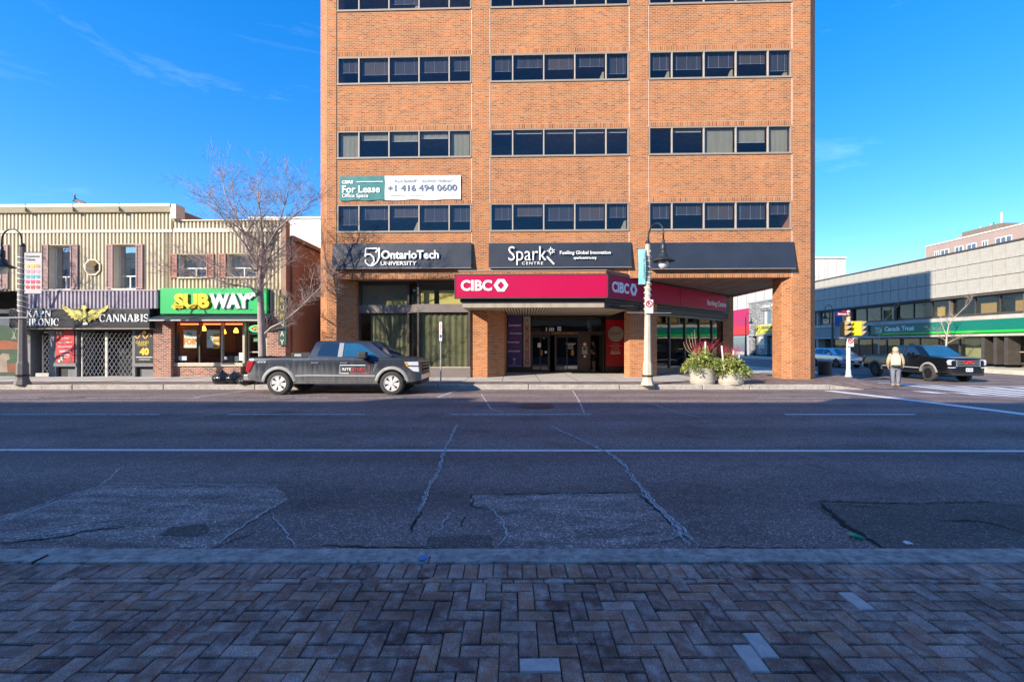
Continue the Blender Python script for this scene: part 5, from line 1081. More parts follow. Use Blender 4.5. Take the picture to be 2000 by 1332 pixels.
# ------------------------------------------------------------------ row of buildings behind the camera (shade and reflections)
def behind(label, x0, x1, yf, h, col, n):
    o = thing('building', label, 'building', ((x0+x1)/2, yf, 0)); hw = (x1-x0)/2-.02; wm = M('cream_stucco_%d' % int(h*10), col, .85, var=.06)
    m = MB(); gp = 2*hw/n; m.box(-hw, hw, -10, -.35, 0, h); 
    for z0, z1 in ((3.6,4.6),(6.4,7.4),(9.0,h)): m.box(-hw, hw, -.35, 0, z0, z1)
    for k in range(n+1): x_ = -hw+gp*k; m.box(max(-hw, x_-gp*.28), min(hw, x_+gp*.28), -.35, -.004, 4.6, 6.4); m.box(max(-hw, x_-gp*.28), min(hw, x_+gp*.28), -.35, -.004, 7.4, 9.0)
    m.build('wall', wm, o); box('shopfront', M('dim_glass'), o, -hw+.1, hw-.1, -.3, -.12, .15, 3.6); box('cornice', wm, o, -hw, hw, .003, .12, h-.5, h-.003)
    for k in range(n):
        for z0 in (4.6, 7.4): box('window', M('sky_pane'), o, -hw+gp*(k+.28), -hw+gp*(k+.72), -.34, -.28, z0, z0+(1.8 if z0 < 5 else 1.6))
    return o
for i, (a, b, h, c_) in enumerate(((-62,-44,10.7,(.5,.4,.3)),(-44,-30,10.55,(.6,.5,.3)),(-30,-18,10.62,(.62,.52,.32)),(-18,-4,10.5,(.45,.25,.18)),(-4,12.5,10.6,(.6,.52,.36)))):
    o = behind(['brown three storey building at the far end of the near street side','ochre three storey building on the near street side','cream three storey building on the near street side','red brown three storey building directly behind the viewer','pale cream corner building on the near street side'][i], a, b, -2.6, h, c_, int((b-a)/2.2))
    if i in (2, 3): box('chimney', brick_red, o, 1.0, 3.2, -1.2, -.4, h, h+1.0)
# ------------------------------------------------------------------ vehicles
def interp(tab, x):
    if x <= tab[0][0]: return tab[0][1]
    for (a, p), (b, q) in zip(tab, tab[1:]):
        if x <= b: return p + (q-p)*(x-a)/(b-a)
    return tab[-1][1]
tyre_m = M('tyre_rubber', (.035,.034,.033), .85, var=.25, scale=20, bmp=.4, bscale=60, dirt=((.13,.12,.11), .5)); chrome = M('chrome', (.62,.62,.63), .22, metal=.9, var=.05)
alloy = M('alloy', (.62,.61,.60), .4, metal=.15, var=.08); alloy_b = M('alloy_black', (.02,.02,.022), .35, metal=.3); cglass = M('car_glass', (.012,.02,.03), .05, spec=1.0, var=.1, coat=.6); cglass_l = M('car_glass_blue', (.02,.09,.16), .06, spec=1.0, coat=.6)
plastic = M('black_plastic', (.025,.025,.026), .6, var=.15); tail_m = M('tail_red', (.42,.015,.02), .25, coat=.5); lamp_m = M('headlamp_clear', (.55,.57,.62), .12, spec=.9, coat=.8); amber = M('amber_lens', (.75,.3,.03), .2); plate_m = M('plate_white', (.7,.72,.76), .4)
def dusty(name, col, dust, top, metal=.5, rough=.35):
    m, nt, bs = nodes(name); co = coord(nt); sx = nd(nt, 'ShaderNodeSeparateXYZ'); lk(nt, co, sx.inputs[0])
    n = nd(nt, 'ShaderNodeTexNoise', Scale=3.0, Detail=8.0, Roughness=.7); lk(nt, coord(nt, 'Object', (4,4,.5)), n.inputs['Vector'])
    a = nd(nt, 'ShaderNodeMapRange'); lk(nt, sx.outputs['Z'], a.inputs[0]); a.inputs[1].default_value = top; a.inputs[2].default_value = .3; a.inputs[3].default_value = -.15; a.inputs[4].default_value = .55
    s_ = nd(nt, 'ShaderNodeMath', operation='MULTIPLY_ADD', use_clamp=True); lk(nt, n.outputs['Fac'], s_.inputs[0]); s_.inputs[1].default_value = .9; 
    b = nd(nt, 'ShaderNodeMath', operation='SUBTRACT'); lk(nt, a.outputs[0], b.inputs[0]); b.inputs[1].default_value = .36; lk(nt, b.outputs[0], s_.inputs[2])
    c_ = mix(nt, s_.outputs[0], col, dust); lk(nt, c_, bs.inputs['Base Color'])
    r_ = nd(nt, 'ShaderNodeMapRange'); lk(nt, s_.outputs[0], r_.inputs[0]); r_.inputs[3].default_value = rough; r_.inputs[4].default_value = .8; lk(nt, r_.outputs[0], bs.inputs['Roughness'])
    bs.inputs['Metallic'].default_value = metal; bs.inputs['Coat Weight'].default_value = .35; bs.inputs['Coat Roughness'].default_value = .15; _m[name] = m; return m
def wheel(parent, x, y, side, r, wd, rim_m, spokes=6):
    s = side; m = MB(); m.lathe([(r*.62,-wd*.5*1),(r*.86,-wd*.52),(r*.96,-wd*.46),(r,-wd*.34),(r,wd*.34),(r*.96,wd*.46),(r*.86,wd*.52),(r*.62,wd*.5)], 36, (0,0,0), 'y', False)
    for k in range(36):
        a = 2*math.pi*k/36
        for q in (-.3,.3): m.box(0,0,0,0,0,0) if 0 else None
    w_ = m.build('wheel', tyre_m, parent, smooth=True, loc=(x, y, r)); yo = s*wd*.42
    m = MB(); m.lathe([(r*.66,s*wd*.1),(r*.66,s*wd*.50),(r*.62,s*wd*.52),(r*.60,s*wd*.42),(r*.57,s*wd*.1)], 32, (0,0,0), 'y', False); m.build('rim', rim_m, w_, smooth=True)
    m = MB()
    for k in range(spokes):
        a = 2*math.pi*k/spokes + .3; m.xf = Matrix.Rotation(-a, 4, 'Y'); q = r*.60
        e_ = .0012*k; m.prism([(-.03,r*.12),(.03,r*.12),(.08,q),(-.08,q)], min(yo-s*.03, yo+s*(.012+e_)), max(yo-s*.03, yo+s*(.012+e_)), 'y')
    m.xf = None; m.lathe([(r*.17,yo-.025),(r*.17,yo+s*.01),(r*.10,yo+s*.03),(.001,yo+s*.032)], 18, (0,0,0), 'y'); m.build('spokes', rim_m, w_)
    MB().lathe([(r*.57,s*wd*.08),(r*.3,s*wd*.06),(.001,s*wd*.05)], 24, (0,0,0), 'y').build('brake', M('brake_grey', (.11,.11,.11), .5, metal=.5), w_); return w_
def body(parent, mat, L, zt, hw, wheels, ra, sill, prof, bed=None, cap=True, name='body'):
    xs = sorted(set([0, .02, .05, .1] + [L*k/110 for k in range(111)] + [L-.02, L-.05, L-.1] + [w_+d for w_ in wheels for d in (-ra-.001, -ra, ra, ra+.001)])); N = 10; m = MB(); colm = []
    for x in xs:
        z1 = interp(zt, x); h = interp(hw, x); z0 = interp(sill, x)
        for wx, wz in [(w_, .37) for w_ in wheels]:
            if abs(x-wx) < ra: z0 = max(z0, wz + math.sqrt(max(0, ra*ra-(x-wx)**2)))
        z0 = min(z0, z1-.06); half = []
        for k in range(N+1): z_ = z0+(z1-.035-z0)*k/N; half.append((h*interp(prof, z_), z_))
        yt = half[-1][0]; half += [(yt-.02, z1-.01), (yt-.07, z1)]
        if not (bed and bed[0] < x < bed[1]): half += [(yt*.5, z1+.022), (0, z1+.03)]
        else: half += [(yt-.075, z1-.25), (0, z1-.25)]
        colm.append([(x, -y, z_) for y, z_ in half] + [(x, y, z_) for y, z_ in half[::-1][1:]])
    m.grid(colm)
    for c_ in (colm[0], colm[-1]): m.poly(*c_)
    o = m.build(name, mat, parent, smooth=True)
    o.modifiers.new('es', 'EDGE_SPLIT').split_angle = R(40); return o
def cabin(parent, mat, b, t, zb, zr_, hwb, hwt, name='cab'):
    """tapered greenhouse with a crowned roof; b/t = (rear, front) x at belt and roof"""
    m = MB(); rows_ = []
    for q, ins in ((0,0),(.5,.0),(.9,.0),(.97,.02),(1.0,.07)):
        z_ = zb+(zr_-zb)*q; xr = b[0]+(t[0]-b[0])*q + ins*1.2; xf = b[1]+(t[1]-b[1])*q - ins*1.4; h = hwb+(hwt-hwb)*q - ins
        n = 10; ring_ = [(xr+(xf-xr)*k/n, -h, z_) for k in range(n)] + [(xf+ (.05*math.sin(math.pi*k/n)), -h+2*h*k/n, z_) for k in range(n)] + [(xf+(xr-xf)*k/n, h, z_) for k in range(n)] + [(xr-(.02*math.sin(math.pi*k/n)), h-2*h*k/n, z_) for k in range(n)]
        rows_.append(ring_ + [ring_[0]])
    m.grid(rows_); z_ = zr_; r_ = rows_[-1][:-1]; cx = sum(p[0] for p in r_)/len(r_); i = m._a([(cx,0,zr_+.03)]); j = m._a(r_)
    for k in range(len(r_)): m.f.append((j+k, j+(k+1) % len(r_), i))
    o = m.build(name, mat, parent, smooth=True); o.modifiers.new('es', 'EDGE_SPLIT').split_angle = R(38)
    def side(pts, nm, mt, s=-1, off=.008, par=None):
        g_ = lambda z_: hwb+(hwt-hwb)*(z_-zb)/(zr_-zb)
        return MB().poly(*[(x, s*(g_(z_)+off), z_) for x, z_ in pts]).build(nm, mt, par or o, fix=False)
    def endw(nm, mt, front, q0, q1, mg, off=.012):
        rr = []
        for q in (q0, (q0+q1)/2, q1):
            z_ = zb+(zr_-zb)*q; h = hwb+(hwt-hwb)*q - mg; x = (b[1]+(t[1]-b[1])*q) if front else (b[0]+(t[0]-b[0])*q)
            rr.append([(x+(.05*math.sin(math.pi*(k+1)/12) if front else -.02*math.sin(math.pi*(k+1)/12)) + (off if front else -off), -h+2*h*k/10, z_) for k in range(11)])
        return MB().grid(rr).build(nm, mt, o, smooth=True, fix=False)
    return o, side, endw
def lines_on(parent, pts, hwf, wd, mat, name, s=-1, off=.004):
    """thin gap or trim along the body side, pts in (x, z)"""
    m = MB(); P_ = [Vector(p) for p in pts]
    for a, b in zip(P_, P_[1:]):
        d = (b-a).normalized(); n = Vector((-d.y, d.x))*wd/2; m.poly(*[(q.x, s*(hwf(q.y)+off), q.y) for q in (a+n, b+n, b-n, a-n)])
    return m.build(name, mat, parent, fix=False)
PROF = [(.3,.955),(.45,.975),(.62,1.0),(.8,.995),(1.0,.985),(1.1,.975),(1.25,.955)]
def pickup(label, paint_m, group, loc, rz, flare_m, rim_m, front, glass_f, glass_r, L=5.74, zoff=0.0):
    t = thing('pickup_truck', label, 'truck', loc, rz, group); hw0 = .965; W = [1.02, 4.61]; ra = .465
    zt = [(0,1.17),(.03,1.19),(1.9,1.21),(1.96,1.22),(3.6,1.215),(4.45,1.20),(4.9,1.185),(L-.39,1.16),(L-.14,1.11),(L-.03,1.05),(L,.98)]
    hw = [(0,.90),(.05,.94),(.2,hw0),(4.9,hw0),(L-.34,.955),(L-.14,.91),(L-.04,.82),(L,.76)]
    sill = [(0,.52),(.3,.45),(.55,.40),(1.5,.37),(4.1,.37),(5.1,.40),(5.3,.43),(L,.46)]
    bd = body(t, paint_m, L, zt, hw, W, ra, sill, PROF, bed=(.07, 1.86))
    hf = lambda z_: hw0*interp(PROF, z_)
    box('underbody', plastic, t, .25, L-.35, -.72, .72, .36, .78); box('bumper_step', M('bumper_dull', (.35,.34,.33), .4, metal=.6), t, -.13, .12, -.90, .90, .46, .66, bevel=.03)
    for x in W:
        for s in (-1, 1): wheel(t, x, s*.84, s, .38, .25, rim_m)
        for s in (-1, 1):   # flares round the arches
            m = MB(); aa = [R(a) for a in range(8, 173, 6)]; r0, r1 = ra-.01, ra+.085
            for rr0, rr1, o0, o1 in ((r0, (r0+r1)/2, .02, .022), ((r0+r1)/2, r1, .022, .002)):
                m.grid([[(x+rr*math.cos(a), s*(hf(min(1.2,.37+rr*math.sin(a)))+of), .37+rr*math.sin(a)) for a in aa] for rr, of in ((rr0, o0), (rr1, o1))])
            m.grid([[(x+r0*math.cos(a), s*(hf(.8)+.0+of), .37+r0*math.sin(a)) for a in aa] for of in (.018, -.14)])
            m.build('wheel_arch', flare_m, t, smooth=True, fix=False)
    cb, side, endw = cabin(t, paint_m, (1.95, 4.58), (2.13, 3.80), 1.19, 1.72, .93, .70)
    for s in (-1, 1):
        side([(2.22,1.25),(2.30,1.60),(2.42,1.645),(2.86,1.65),(2.86,1.235)], 'side_window', glass_r, s); side([(3.06,1.235),(3.06,1.65),(3.45,1.645),(3.62,1.60),(4.12,1.26),(3.75,1.225),(3.5,1.225),(3.4,1.235)], 'side_window', glass_f, s)
        side([(2.88,1.22),(2.88,1.66),(3.03,1.66),(3.03,1.22)], 'door_pillar', M('pillar_grey', (.3,.31,.33), .3, coat=.5) if front == 'f' else plastic, s, .010)
        for px in ([(1.915,.40),(1.915,1.20)],): lines_on(t, px, hf, .03, black, 'panel_gap', s)
        for px in ([(2.87,.42),(2.87,1.19)], [(3.99,.42),(3.99,1.05),(4.1,1.19)], [(1.97,.41),(3.98,.41)]): lines_on(t, px, hf, .012, black, 'panel_gap', s)
        lines_on(t, [(1.55,.62),(1.95,.64),(4.08,.62)], hf, .05, M('trim_dust', (.30,.30,.30), .6) if flare_m is not plastic else plastic, 'door_crease', s, .003)
        for x in (2.06, 2.98): m = MB(); m.box(x, x+.24, s*(hf(1.02)+.002)-.001, s*(hf(1.02)+.03), 1.0, 1.045); m.build('door_handle', plastic if paint_m.name != 'paint_grey' else chrome, t, bevel=.01)
        m = MB(); m.box(3.60, 3.88, min(s*1.0, s*1.22), max(s*1.0, s*1.22), 1.17, 1.38); m.build('mirror', paint_m if front == 'b' else plastic, t, bevel=.04, seg=3); box('mirror_arm', plastic, t, 3.72, 3.80, min(s*.9, s*1.02), max(s*.9, s*1.02), 1.19, 1.26)
        # tail and head lamps
        m = MB(); m.prism([(-.012,.74),(.03,1.08),(.26,1.09),(.20,.95),(.10,.74)], s*(.935), s*(.972), 'y'); m.build('tail_lamp', tail_m, t, bevel=.01)
        if front == 'f':
            m = MB(); m.prism([(5.0,1.06),(L-.05,1.07),(L-.02,.74),(5.30,.76),(5.08,.92)], s*.80, s*.962, 'y'); hl = m.build('headlamp', lamp_m, t, bevel=.012); MB().prism([(5.01,1.055),(5.08,1.055),(5.13,.92),(5.09,.91)], s*.90, s*.974, 'y').build('side_marker', amber, hl); MB().prism([(5.12,.955),(L-.01,.945),(L-.01,.91),(5.13,.92)], s*.8, s*.975, 'y').build('lamp_divider', plastic, hl)
            m = MB(); m.prism([(4.05,1.06),(4.19,1.06),(4.18,1.0),(4.06,.74),(4.0,.72),(4.09,.98)], s*(hf(1.0)-.02), s*(hf(1.0)+.012), 'y'); m.build('fender_vent', chrome, t, bevel=.006)
        else:
            m = MB(); m.prism([(.66,1.10),(.95,1.10),(.95,.84),(.90,.80),(.66,.80)] if 0 else [(s*.60,1.06),(s*.86,1.06),(s*.90,.98),(s*.88,.82),(s*.60,.80)], L-.22, L-.02, 'x'); hl = m.build('headlamp', lamp_m, t, bevel=.015)
            box('lamp_divider', plastic, hl, L-.03, L-.012, min(s*.62, s*.86), max(s*.62, s*.86), .92, .94); m = MB(); m.box(L-.2, L+.02, min(s*.62,s*.88), max(s*.62,s*.88), .68, .72); m.build('fog_lamp', lamp_m, t)
    endw('windshield', cglass_l, True, .06, .92, .10); endw('rear_window', cglass, False, .15, .85, .18)
    # front end
    if front == 'f':
        box('grille', plastic, t, L-.14, L+.0, -.62, .62, .66, 1.03, bevel=.02)
        for z_ in (.74, .86, .96): box('grille_bar', M('grille_grey', (.12,.12,.125), .35, metal=.6), t, L-.02, L+.02, -.60, .60, z_-.03, z_+.03, bevel=.01)
    else:
        box('grille', plastic, t, L-.10, L+.0, -.56, .56, .74, 1.05, bevel=.02)
        for k in range(4): box('grille_bar', chrome, t, L-.02, L+.015, -.54, .54, .77+k*.075, .79+k*.075)
        for s in (-1, 1): box('grille_bar', chrome, t, L-.02, L+.02, min(s*.54,s*.58), max(s*.54,s*.58), .74, 1.05)
        em = thing and text('GMC', M('emblem_red', (.55,.03,.03), .35), t, 0, .955, w=.5, h=.13, y=0, depth=.03, bold=.03); 
        em.rotation_euler = (0, 0, R(90)); em.location = (L+.03, 0, 0)
        box('air_dam', plastic, t, L-.2, L-.01, -.78, .78, .36, .47); box('plate', plate_m, t, L+.06, L+.075, -.16, .16, .52, .68); pt = text('BK 57943', M('plate_blue', (.03,.06,.3), .5), t, 0, .60, w=.26, h=.08, y=0, depth=.004, bold=.02); pt.rotation_euler = (0,0,R(90)); pt.location = (L+.076, 0, 0)
    m = MB(); bm_ = [(L-.5,-.955),(L-.12,-.88),(L+.05,-.62),(L+.06,.62),(L-.12,.88),(L-.5,.955),(L-.5,.6),(L-.3,.5),(L-.3,-.5),(L-.5,-.6)]
    m.prism(bm_, .47, .66); m.build('front_bumper', chrome if front == 'f' else paint_m, t, bevel=.03); box('bumper_valance', plastic, t, L-.5, L-.02, -.75, .75, .33, .465)
    return t, hf
grey_p = dusty('paint_grey', (.045,.055,.075), (.27,.26,.25), 1.05, .55, .3); flare_d = M('flare_dust', (.30,.29,.28), .7, var=.25, scale=5); blk_p = dusty('paint_black', (.008,.009,.012), (.05,.05,.055), .6, .3, .12)
Yt = 14.42
f1, hf1 = pickup('dusty dark grey pickup truck with lettered door parked at the far kerb', grey_p, 'pickup trucks', (-7.55, Yt+.965, zr(-5, 15.4)+.002), 0, flare_d, alloy, 'f', cglass_l, cglass, L=5.50)
f1.location.x = (482-1000)/F*Yt - .02
# door lettering
fy = -(.965*.99+.012)
for pts, mt in (([(3.78,.955),(2.97,.955),(2.97,.70),(3.25,.70)], white), ([(3.84,.94),(3.90,.94),(3.90,.70),(3.30,.70)], M('letter_red', (.6,.05,.05), .5))): strokes([pts], .022, mt, f1, fy+.004, 'door_lettering', .004)
text('RITE', white, f1, 3.19, .83, w=.27, h=.085, y=fy+.002, depth=.006, bold=.02, name='door_lettering'); text('START', M('letter_red'), f1, 3.57, .83, w=.42, h=.085, y=fy+.002, depth=.006, bold=.02, name='door_lettering'); text('4X4', M('decal_light', (.55,.56,.58), .4), f1, .47, 1.06, w=.3, h=.06, y=fy+.02, depth=.005, bold=.03, shear=.3, name='door_lettering')
tb = thing('tool_box', 'black ribbed tool box lying in the bed of the grey pickup', 'tool box', (f1.location.x+1.32, Yt+.5, 1.18), 0); box('case', plastic, tb, 0, .62, -.3, .4, -.02, .13, bevel=.02)
for k in range(6): box('rib', M('rib_grey', (.12,.12,.12), .5), tb, .05+k*.1, .09+k*.1, -.31, .41, .13, .145)
box('latch', M('latch_grey', (.45,.45,.45), .4), tb, .12, .34, -.315, -.29, .03, .1)
# black truck facing the viewer
g1_, hf2 = pickup('black pickup truck with chrome grille waiting at the crossing, facing the street', blk_p, 'pickup trucks', (23.0, 28.6, -.335), R(-90), M('flare_dull', (.28,.27,.26), .6, var=.2), alloy_b, 'b', cglass, cglass)
g1_.rotation_euler.z = R(-92.5); g1_.scale = (1.03, 1.0, 1.08)
# silver suv
sv = thing('suv_car', 'silver grey compact SUV driving down the side street behind the black pickup', 'car', (27.55, 41.0, -.34), R(-90))
sil = M('paint_silver', (.52,.54,.58), .25, metal=.6, var=.04, coat=.5); L = 4.55
body(sv, sil, L, [(0,1.0),(.04,1.06),(.9,1.08),(3.1,1.05),(3.7,1.0),(4.2,.93),(4.45,.84),(L,.72)], [(0,.82),(.15,.90),(3.9,.91),(4.25,.86),(4.45,.74),(L,.62)], [.88, 3.56], .39, [(0,.42),(.5,.34),(1.3,.28),(3.2,.28),(4.0,.3),(L,.34)], PROF)
cb, side, endw = cabin(sv, sil, (.12, 3.62), (.62, 2.62), 1.04, 1.60, .86, .62)
for s in (-1, 1):
    side([(.62,1.14),(.82,1.44),(1.05,1.48),(1.05,1.12)], 'side_window', cglass, s); side([(1.1,1.11),(1.1,1.49),(1.82,1.51),(1.82,1.10)], 'side_window', cglass, s); side([(1.9,1.10),(1.9,1.51),(2.4,1.47),(3.0,1.14),(2.9,1.10)], 'side_window', cglass, s)
    for x in (.88, 3.56): wheel(sv, x, s*.80, s, .34, .22, alloy_b, 5)
    m = MB(); m.prism([(L-.35,.86),(L-.06,.80),(L-.06,.72),(L-.3,.76)], s*.68, s*.88, 'y'); m.build('headlamp', lamp_m, sv, bevel=.01); m = MB(); m.box(2.75, 2.95, min(s*.88,s*1.06), max(s*.88,s*1.06), 1.06, 1.2); m.build('mirror', sil, sv, bevel=.03); box('tail_lamp', tail_m, sv, -.01, .25, min(s*.80,s*.89), max(s*.80,s*.89), .88, 1.0); lines_on(sv, [(.5,.33),(4.1,.33)], lambda z_: .90, .09, plastic, 'sill_trim', s, .0)
    lines_on(sv, [(1.86,.38),(1.86,1.04)], lambda z_: .91*interp(PROF, z_), .012, black, 'panel_gap', s, .005)
endw('windshield', cglass_l, True, .08, .92, .10); endw('rear_window', cglass, False, .2, .9, .12); box('grille', plastic, sv, L-.1, L+.02, -.5, .5, .36, .62, bevel=.03); box('underbody', plastic, sv, .2, L-.3, -.68, .68, .26, .6); box('plate', plate_m, sv, L+.02, L+.03, -.15, .15, .45, .55)
# low black car beyond the truck
lc = thing('sports_car', 'low black car with a front plate, mostly hidden beyond the black pickup', 'car', (26.6, 31.6, -.34), R(-90)); L = 4.4
body(lc, blk_p, L, [(0,.92),(.2,.98),(1.0,.96),(2.9,.92),(3.6,.86),(4.1,.76),(4.3,.66),(L,.55)], [(0,.80),(.2,.9),(3.7,.9),(4.15,.84),(4.33,.7),(L,.58)], [.85, 3.5], .36, [(0,.36),(.6,.25),(3.3,.22),(L,.24)], PROF); cb, side, endw = cabin(lc, blk_p, (.4, 3.2), (1.1, 2.2), .92, 1.30, .80, .55); endw('windshield', cglass, True, .08, .92, .08)
for s in (-1, 1):
    side([(.9,.98),(1.2,1.22),(2.2,1.24),(2.8,1.0)], 'side_window', cglass, s)
    for x in (.85, 3.5): wheel(lc, x, s*.79, s, .33, .22, alloy_b, 5)
    m = MB(); m.prism([(L-.5,.74),(L-.12,.66),(L-.12,.60),(L-.45,.66)], s*.62, s*.87, 'y'); m.build('headlamp', lamp_m, lc)
box('grille', plastic, lc, L-.15, L+.01, -.5, .5, .28, .5); box('plate', plate_m, lc, L+.02, L+.03, -.18, .12, .36, .48); box('splitter', plastic, lc, L-.4, L+.04, -.7, .7, .2, .25); box('underbody', plastic, lc, .2, L-.3, -.65, .65, .22, .5)
# ------------------------------------------------------------------ street furniture
pole_c = M('pole_concrete', (.52,.46,.36), .8, var=.12, scale=4, bmp=.2, bscale=80, dirt=((.34,.28,.2), .4)); pole_d = M('pole_dark', (.17,.145,.13), .7, var=.15, scale=4); lampblk = M('lamp_black', (.03,.035,.04), .4, metal=.3, var=.15); globe = M('lamp_globe', (.62,.62,.58), .25, var=.05); cord_w = M('light_string', (.82,.82,.80), .4)
def lamp(label, x, y, z0, pm, d, H=5.05, string=True, rz=0.0):
    """street lamp: flared post, gooseneck to side d, bell shade and globe, string of lights"""
    t = thing('street_lamp', label, 'street lamp', (x, y, z0), rz, 'street lamps'); m = MB()
    m.lathe([(.24,0),(.23,.05),(.19,.16),(.175,.2),(.165,.75),(.15,.8),(.135,.84),(.105,2.6),(.085,H),(.04,H+.02)], 8); m.build('post', pm, t)
    m = MB().lathe([(.19,.3),(.195,.31),(.195,.36),(.17,.37)], 8); m.build('band', black, t)
    MB().lathe([(.09,H),(.095,H+.03),(.06,H+.12),(.001,H+.15)], 10).build('finial', lampblk, t)
    r = .36; pts = [(d*.02, 0, H-.05), (d*.03, 0, H+.25)] + [(d*(.03+r-r*math.cos(R(a))), 0, H+.25+r*1.1*math.sin(R(a))) for a in range(15, 181, 15)] + [(d*(.03+2*r), 0, H-.0)]
    MB().tube(pts, .028, 8).build('arm', lampblk, t, smooth=True); lx = d*(.03+2*r); hz = H-.02
    MB().lathe([(.035,.05),(.05,.0),(.05,-.08),(.09,-.12),(.095,-.34),(.075,-.38),(.13,-.44),(.16,-.52),(.19,-.6),(.38,-.70),(.385,-.715),(.18,-.68),(.10,-.62)], 24, (lx, 0, hz)).build('shade', lampblk, t, smooth=True)
    MB().lathe([(.16,-.68),(.175,-.76),(.15,-.88),(.09,-.96),(.001,-.99)], 20, (lx, 0, hz)).build('globe', globe, t, smooth=True)
    if string:
        pts = []; zz = H-.25; a = 0
        while zz > H-2.4: q = .11 + .02*(H-zz)/3; pts.append((q*math.cos(a), q*math.sin(a), zz)); a += .5; zz -= .0155
        MB().tube(pts, .018, 5).build('light_string', cord_w, t, smooth=True)
    return t
def banner_cloth(name, label, x, y, z0, z1, wd, mat, yaw, bow, parts):
    t = thing(name, label, 'banner', (x, y, 0), yaw); n = 8
    MB().grid([[(wd*i/n, -bow*math.sin(math.pi*j/10), z0+(z1-z0)*j/10) for i in range(n+1)] for j in range(11)]).build('cloth', mat, t, smooth=True, fix=False)
    for z_ in (z0, z1): MB().tube([(-.08,0,z_),(wd,0,z_)], .012, 6).build('rod', black, t)
    for p in parts: p(t)
    return t
# lamp in front of the bank
x, y = G(1265, 752, ZS); lamp('pale concrete street lamp with no-parking sign in front of the bank corner', x, y, ZS, pole_c, 1, rz=R(-63))
cy = M('banner_cyan', (.25,.62,.66), .6, var=.15, scale=3)
def cyan_parts(t): 
    text('Downtown Oshawa', M('banner_navy', (.02,.06,.12), .6), t, .18, 4.4, w=.9, h=.07, y=-.145, depth=.004, spin=R(90))
banner_cloth('lamp_banner', 'pale cyan banner bowing edge-on from the lamp by the bank', x-.35, y-.05, 3.72, 5.0, .24, cy, R(-12), .14, [cyan_parts])
def no_park(label, x, y, z, w_, h, red_, kind='no_parking_sign'):
    t = thing(kind, label, 'sign', (x, y, z)); MB().box(-w_/2, w_/2, -.012, 0, -h/2, h/2).build('plate', white, t, bevel=.004)
    MB().tube([(.36*w_*math.cos(R(a)), -.016, h*.2+.36*w_*math.sin(R(a))) for a in range(0,360,18)], .022*w_/.3, 6, closed=True).build('red_ring', red_, t); MB().tube([(-.25*w_,-.018,h*.2+.25*w_),(.25*w_,-.018,h*.2-.25*w_)], .018*w_/.3, 5).build('red_bar', red_, t)
    text('P' if 'park' in label else '<', M('decal_black'), t, 0, h*.2, h=.12*w_/.3*1.1, y=-.012, depth=.004, bold=.02)
    MB().box(-.3*w_, .3*w_, -.015, -.012, -h*.22, -h*.17).build('print_line', M('decal_grey'), t); MB().box(-.2*w_, .2*w_, -.015, -.012, -h*.36, -h*.32).build('print_line', M('decal_grey'), t); return t
sred = M('sign_red', (.55,.02,.02), .5)
no_park('white no parking sign on the pale lamp post', x, y-.16, P(1265, 599.5, y).z, .29, .48, sred)
MB().tube([(x-.78,y-.02,P(0,612.5,y).z),(x+.78,y-.02,P(0,611,y).z)], .014, 6); rodp = P(0, 612, y).z
tag(MB().tube([(x-.78,y-.13,rodp+.02),(x+.8,y-.13,rodp)], .014, 6).build('flag_rod', M('rod_grey', (.4,.4,.4), .4, metal=.5)), 'thin horizontal rod across the pale lamp post below its sign', 'rod')
# lamp at the left
x, y = G(44, 751, ZS); lamp('dark street lamp with colourful banner at the left edge', x, y, ZS, pole_d, -1, 5.0)
gb = M('banner_grey', (.46,.44,.45), .6, var=.06)
def grid_parts(t):
    cols = [(.80,.45,.03),(.75,.25,.05),(.6,.25,.3),(.75,.25,.35),(.05,.35,.38),(.03,.3,.38),(.6,.05,.1),(.55,.03,.06)]
    for r_ in range(5):
        for c_ in range(3):
            mt = M('banner_dot_%d' % (r_*3+c_), cols[min(7, r_*2 - (r_ > 3)+(c_ > 1))], .6); cx, cz = .12+c_*.19, 4.42-r_*.19; m = MB()
            m.prism([(cx+.075*math.cos(R(k*30))*(1 if c_ != 1 else 1.1), cz+.065*math.sin(R(k*30))) for k in range(12)] if c_ != 1 else [(cx-.08,cz+.06),(cx+.08,cz+.06),(cx+.06,cz-.065),(cx-.06,cz-.065)], -.008, -.002, 'y'); m.build('print', mt, t)
    text('Downtown', M('decal_black'), t, .3, 4.78, w=.5, h=.085, y=-.003, depth=.004, bold=.01); text('Oshawa', M('decal_black'), t, .22, 4.66, w=.35, h=.085, y=-.003, depth=.004, bold=.01)
banner_cloth('lamp_banner', 'grey street banner with a grid of orange, pink, teal and red dots', x+.12, y-.05, 3.42, 4.92, .62, gb, 0, .0, [grid_parts])
tag(MB().tube([(x-.7,y-.15,P(0,621,y).z),(x+.35,y-.15,P(0,621,y).z)], .016, 6).build('flag_rod', M('rod_grey')), 'thin horizontal rod on the dark lamp post at the left', 'rod')
# lamps along the side street
lamp('shaded black street lamp on the far pavement before the bank building', 32.6, 46.3, -.08, lampblk, -1, 5.0, False); lamp('black street lamp by the stone shop, seen through the passage', 32.6, 63.5, -.08, lampblk, 1, 5.3, False)
lamp('street lamp wound with white lights behind the rear corner of the tower', 13.95, 30.6, ZS, lampblk, 1, 5.6)
bb = M('banner_blue', (.03,.14,.42), .6); banner_cloth('lamp_banner', 'blue banner hanging from the shaded lamp before the bank', 32.75, 46.2, 3.4, 5.0, .7, bb, 0, .02, [])
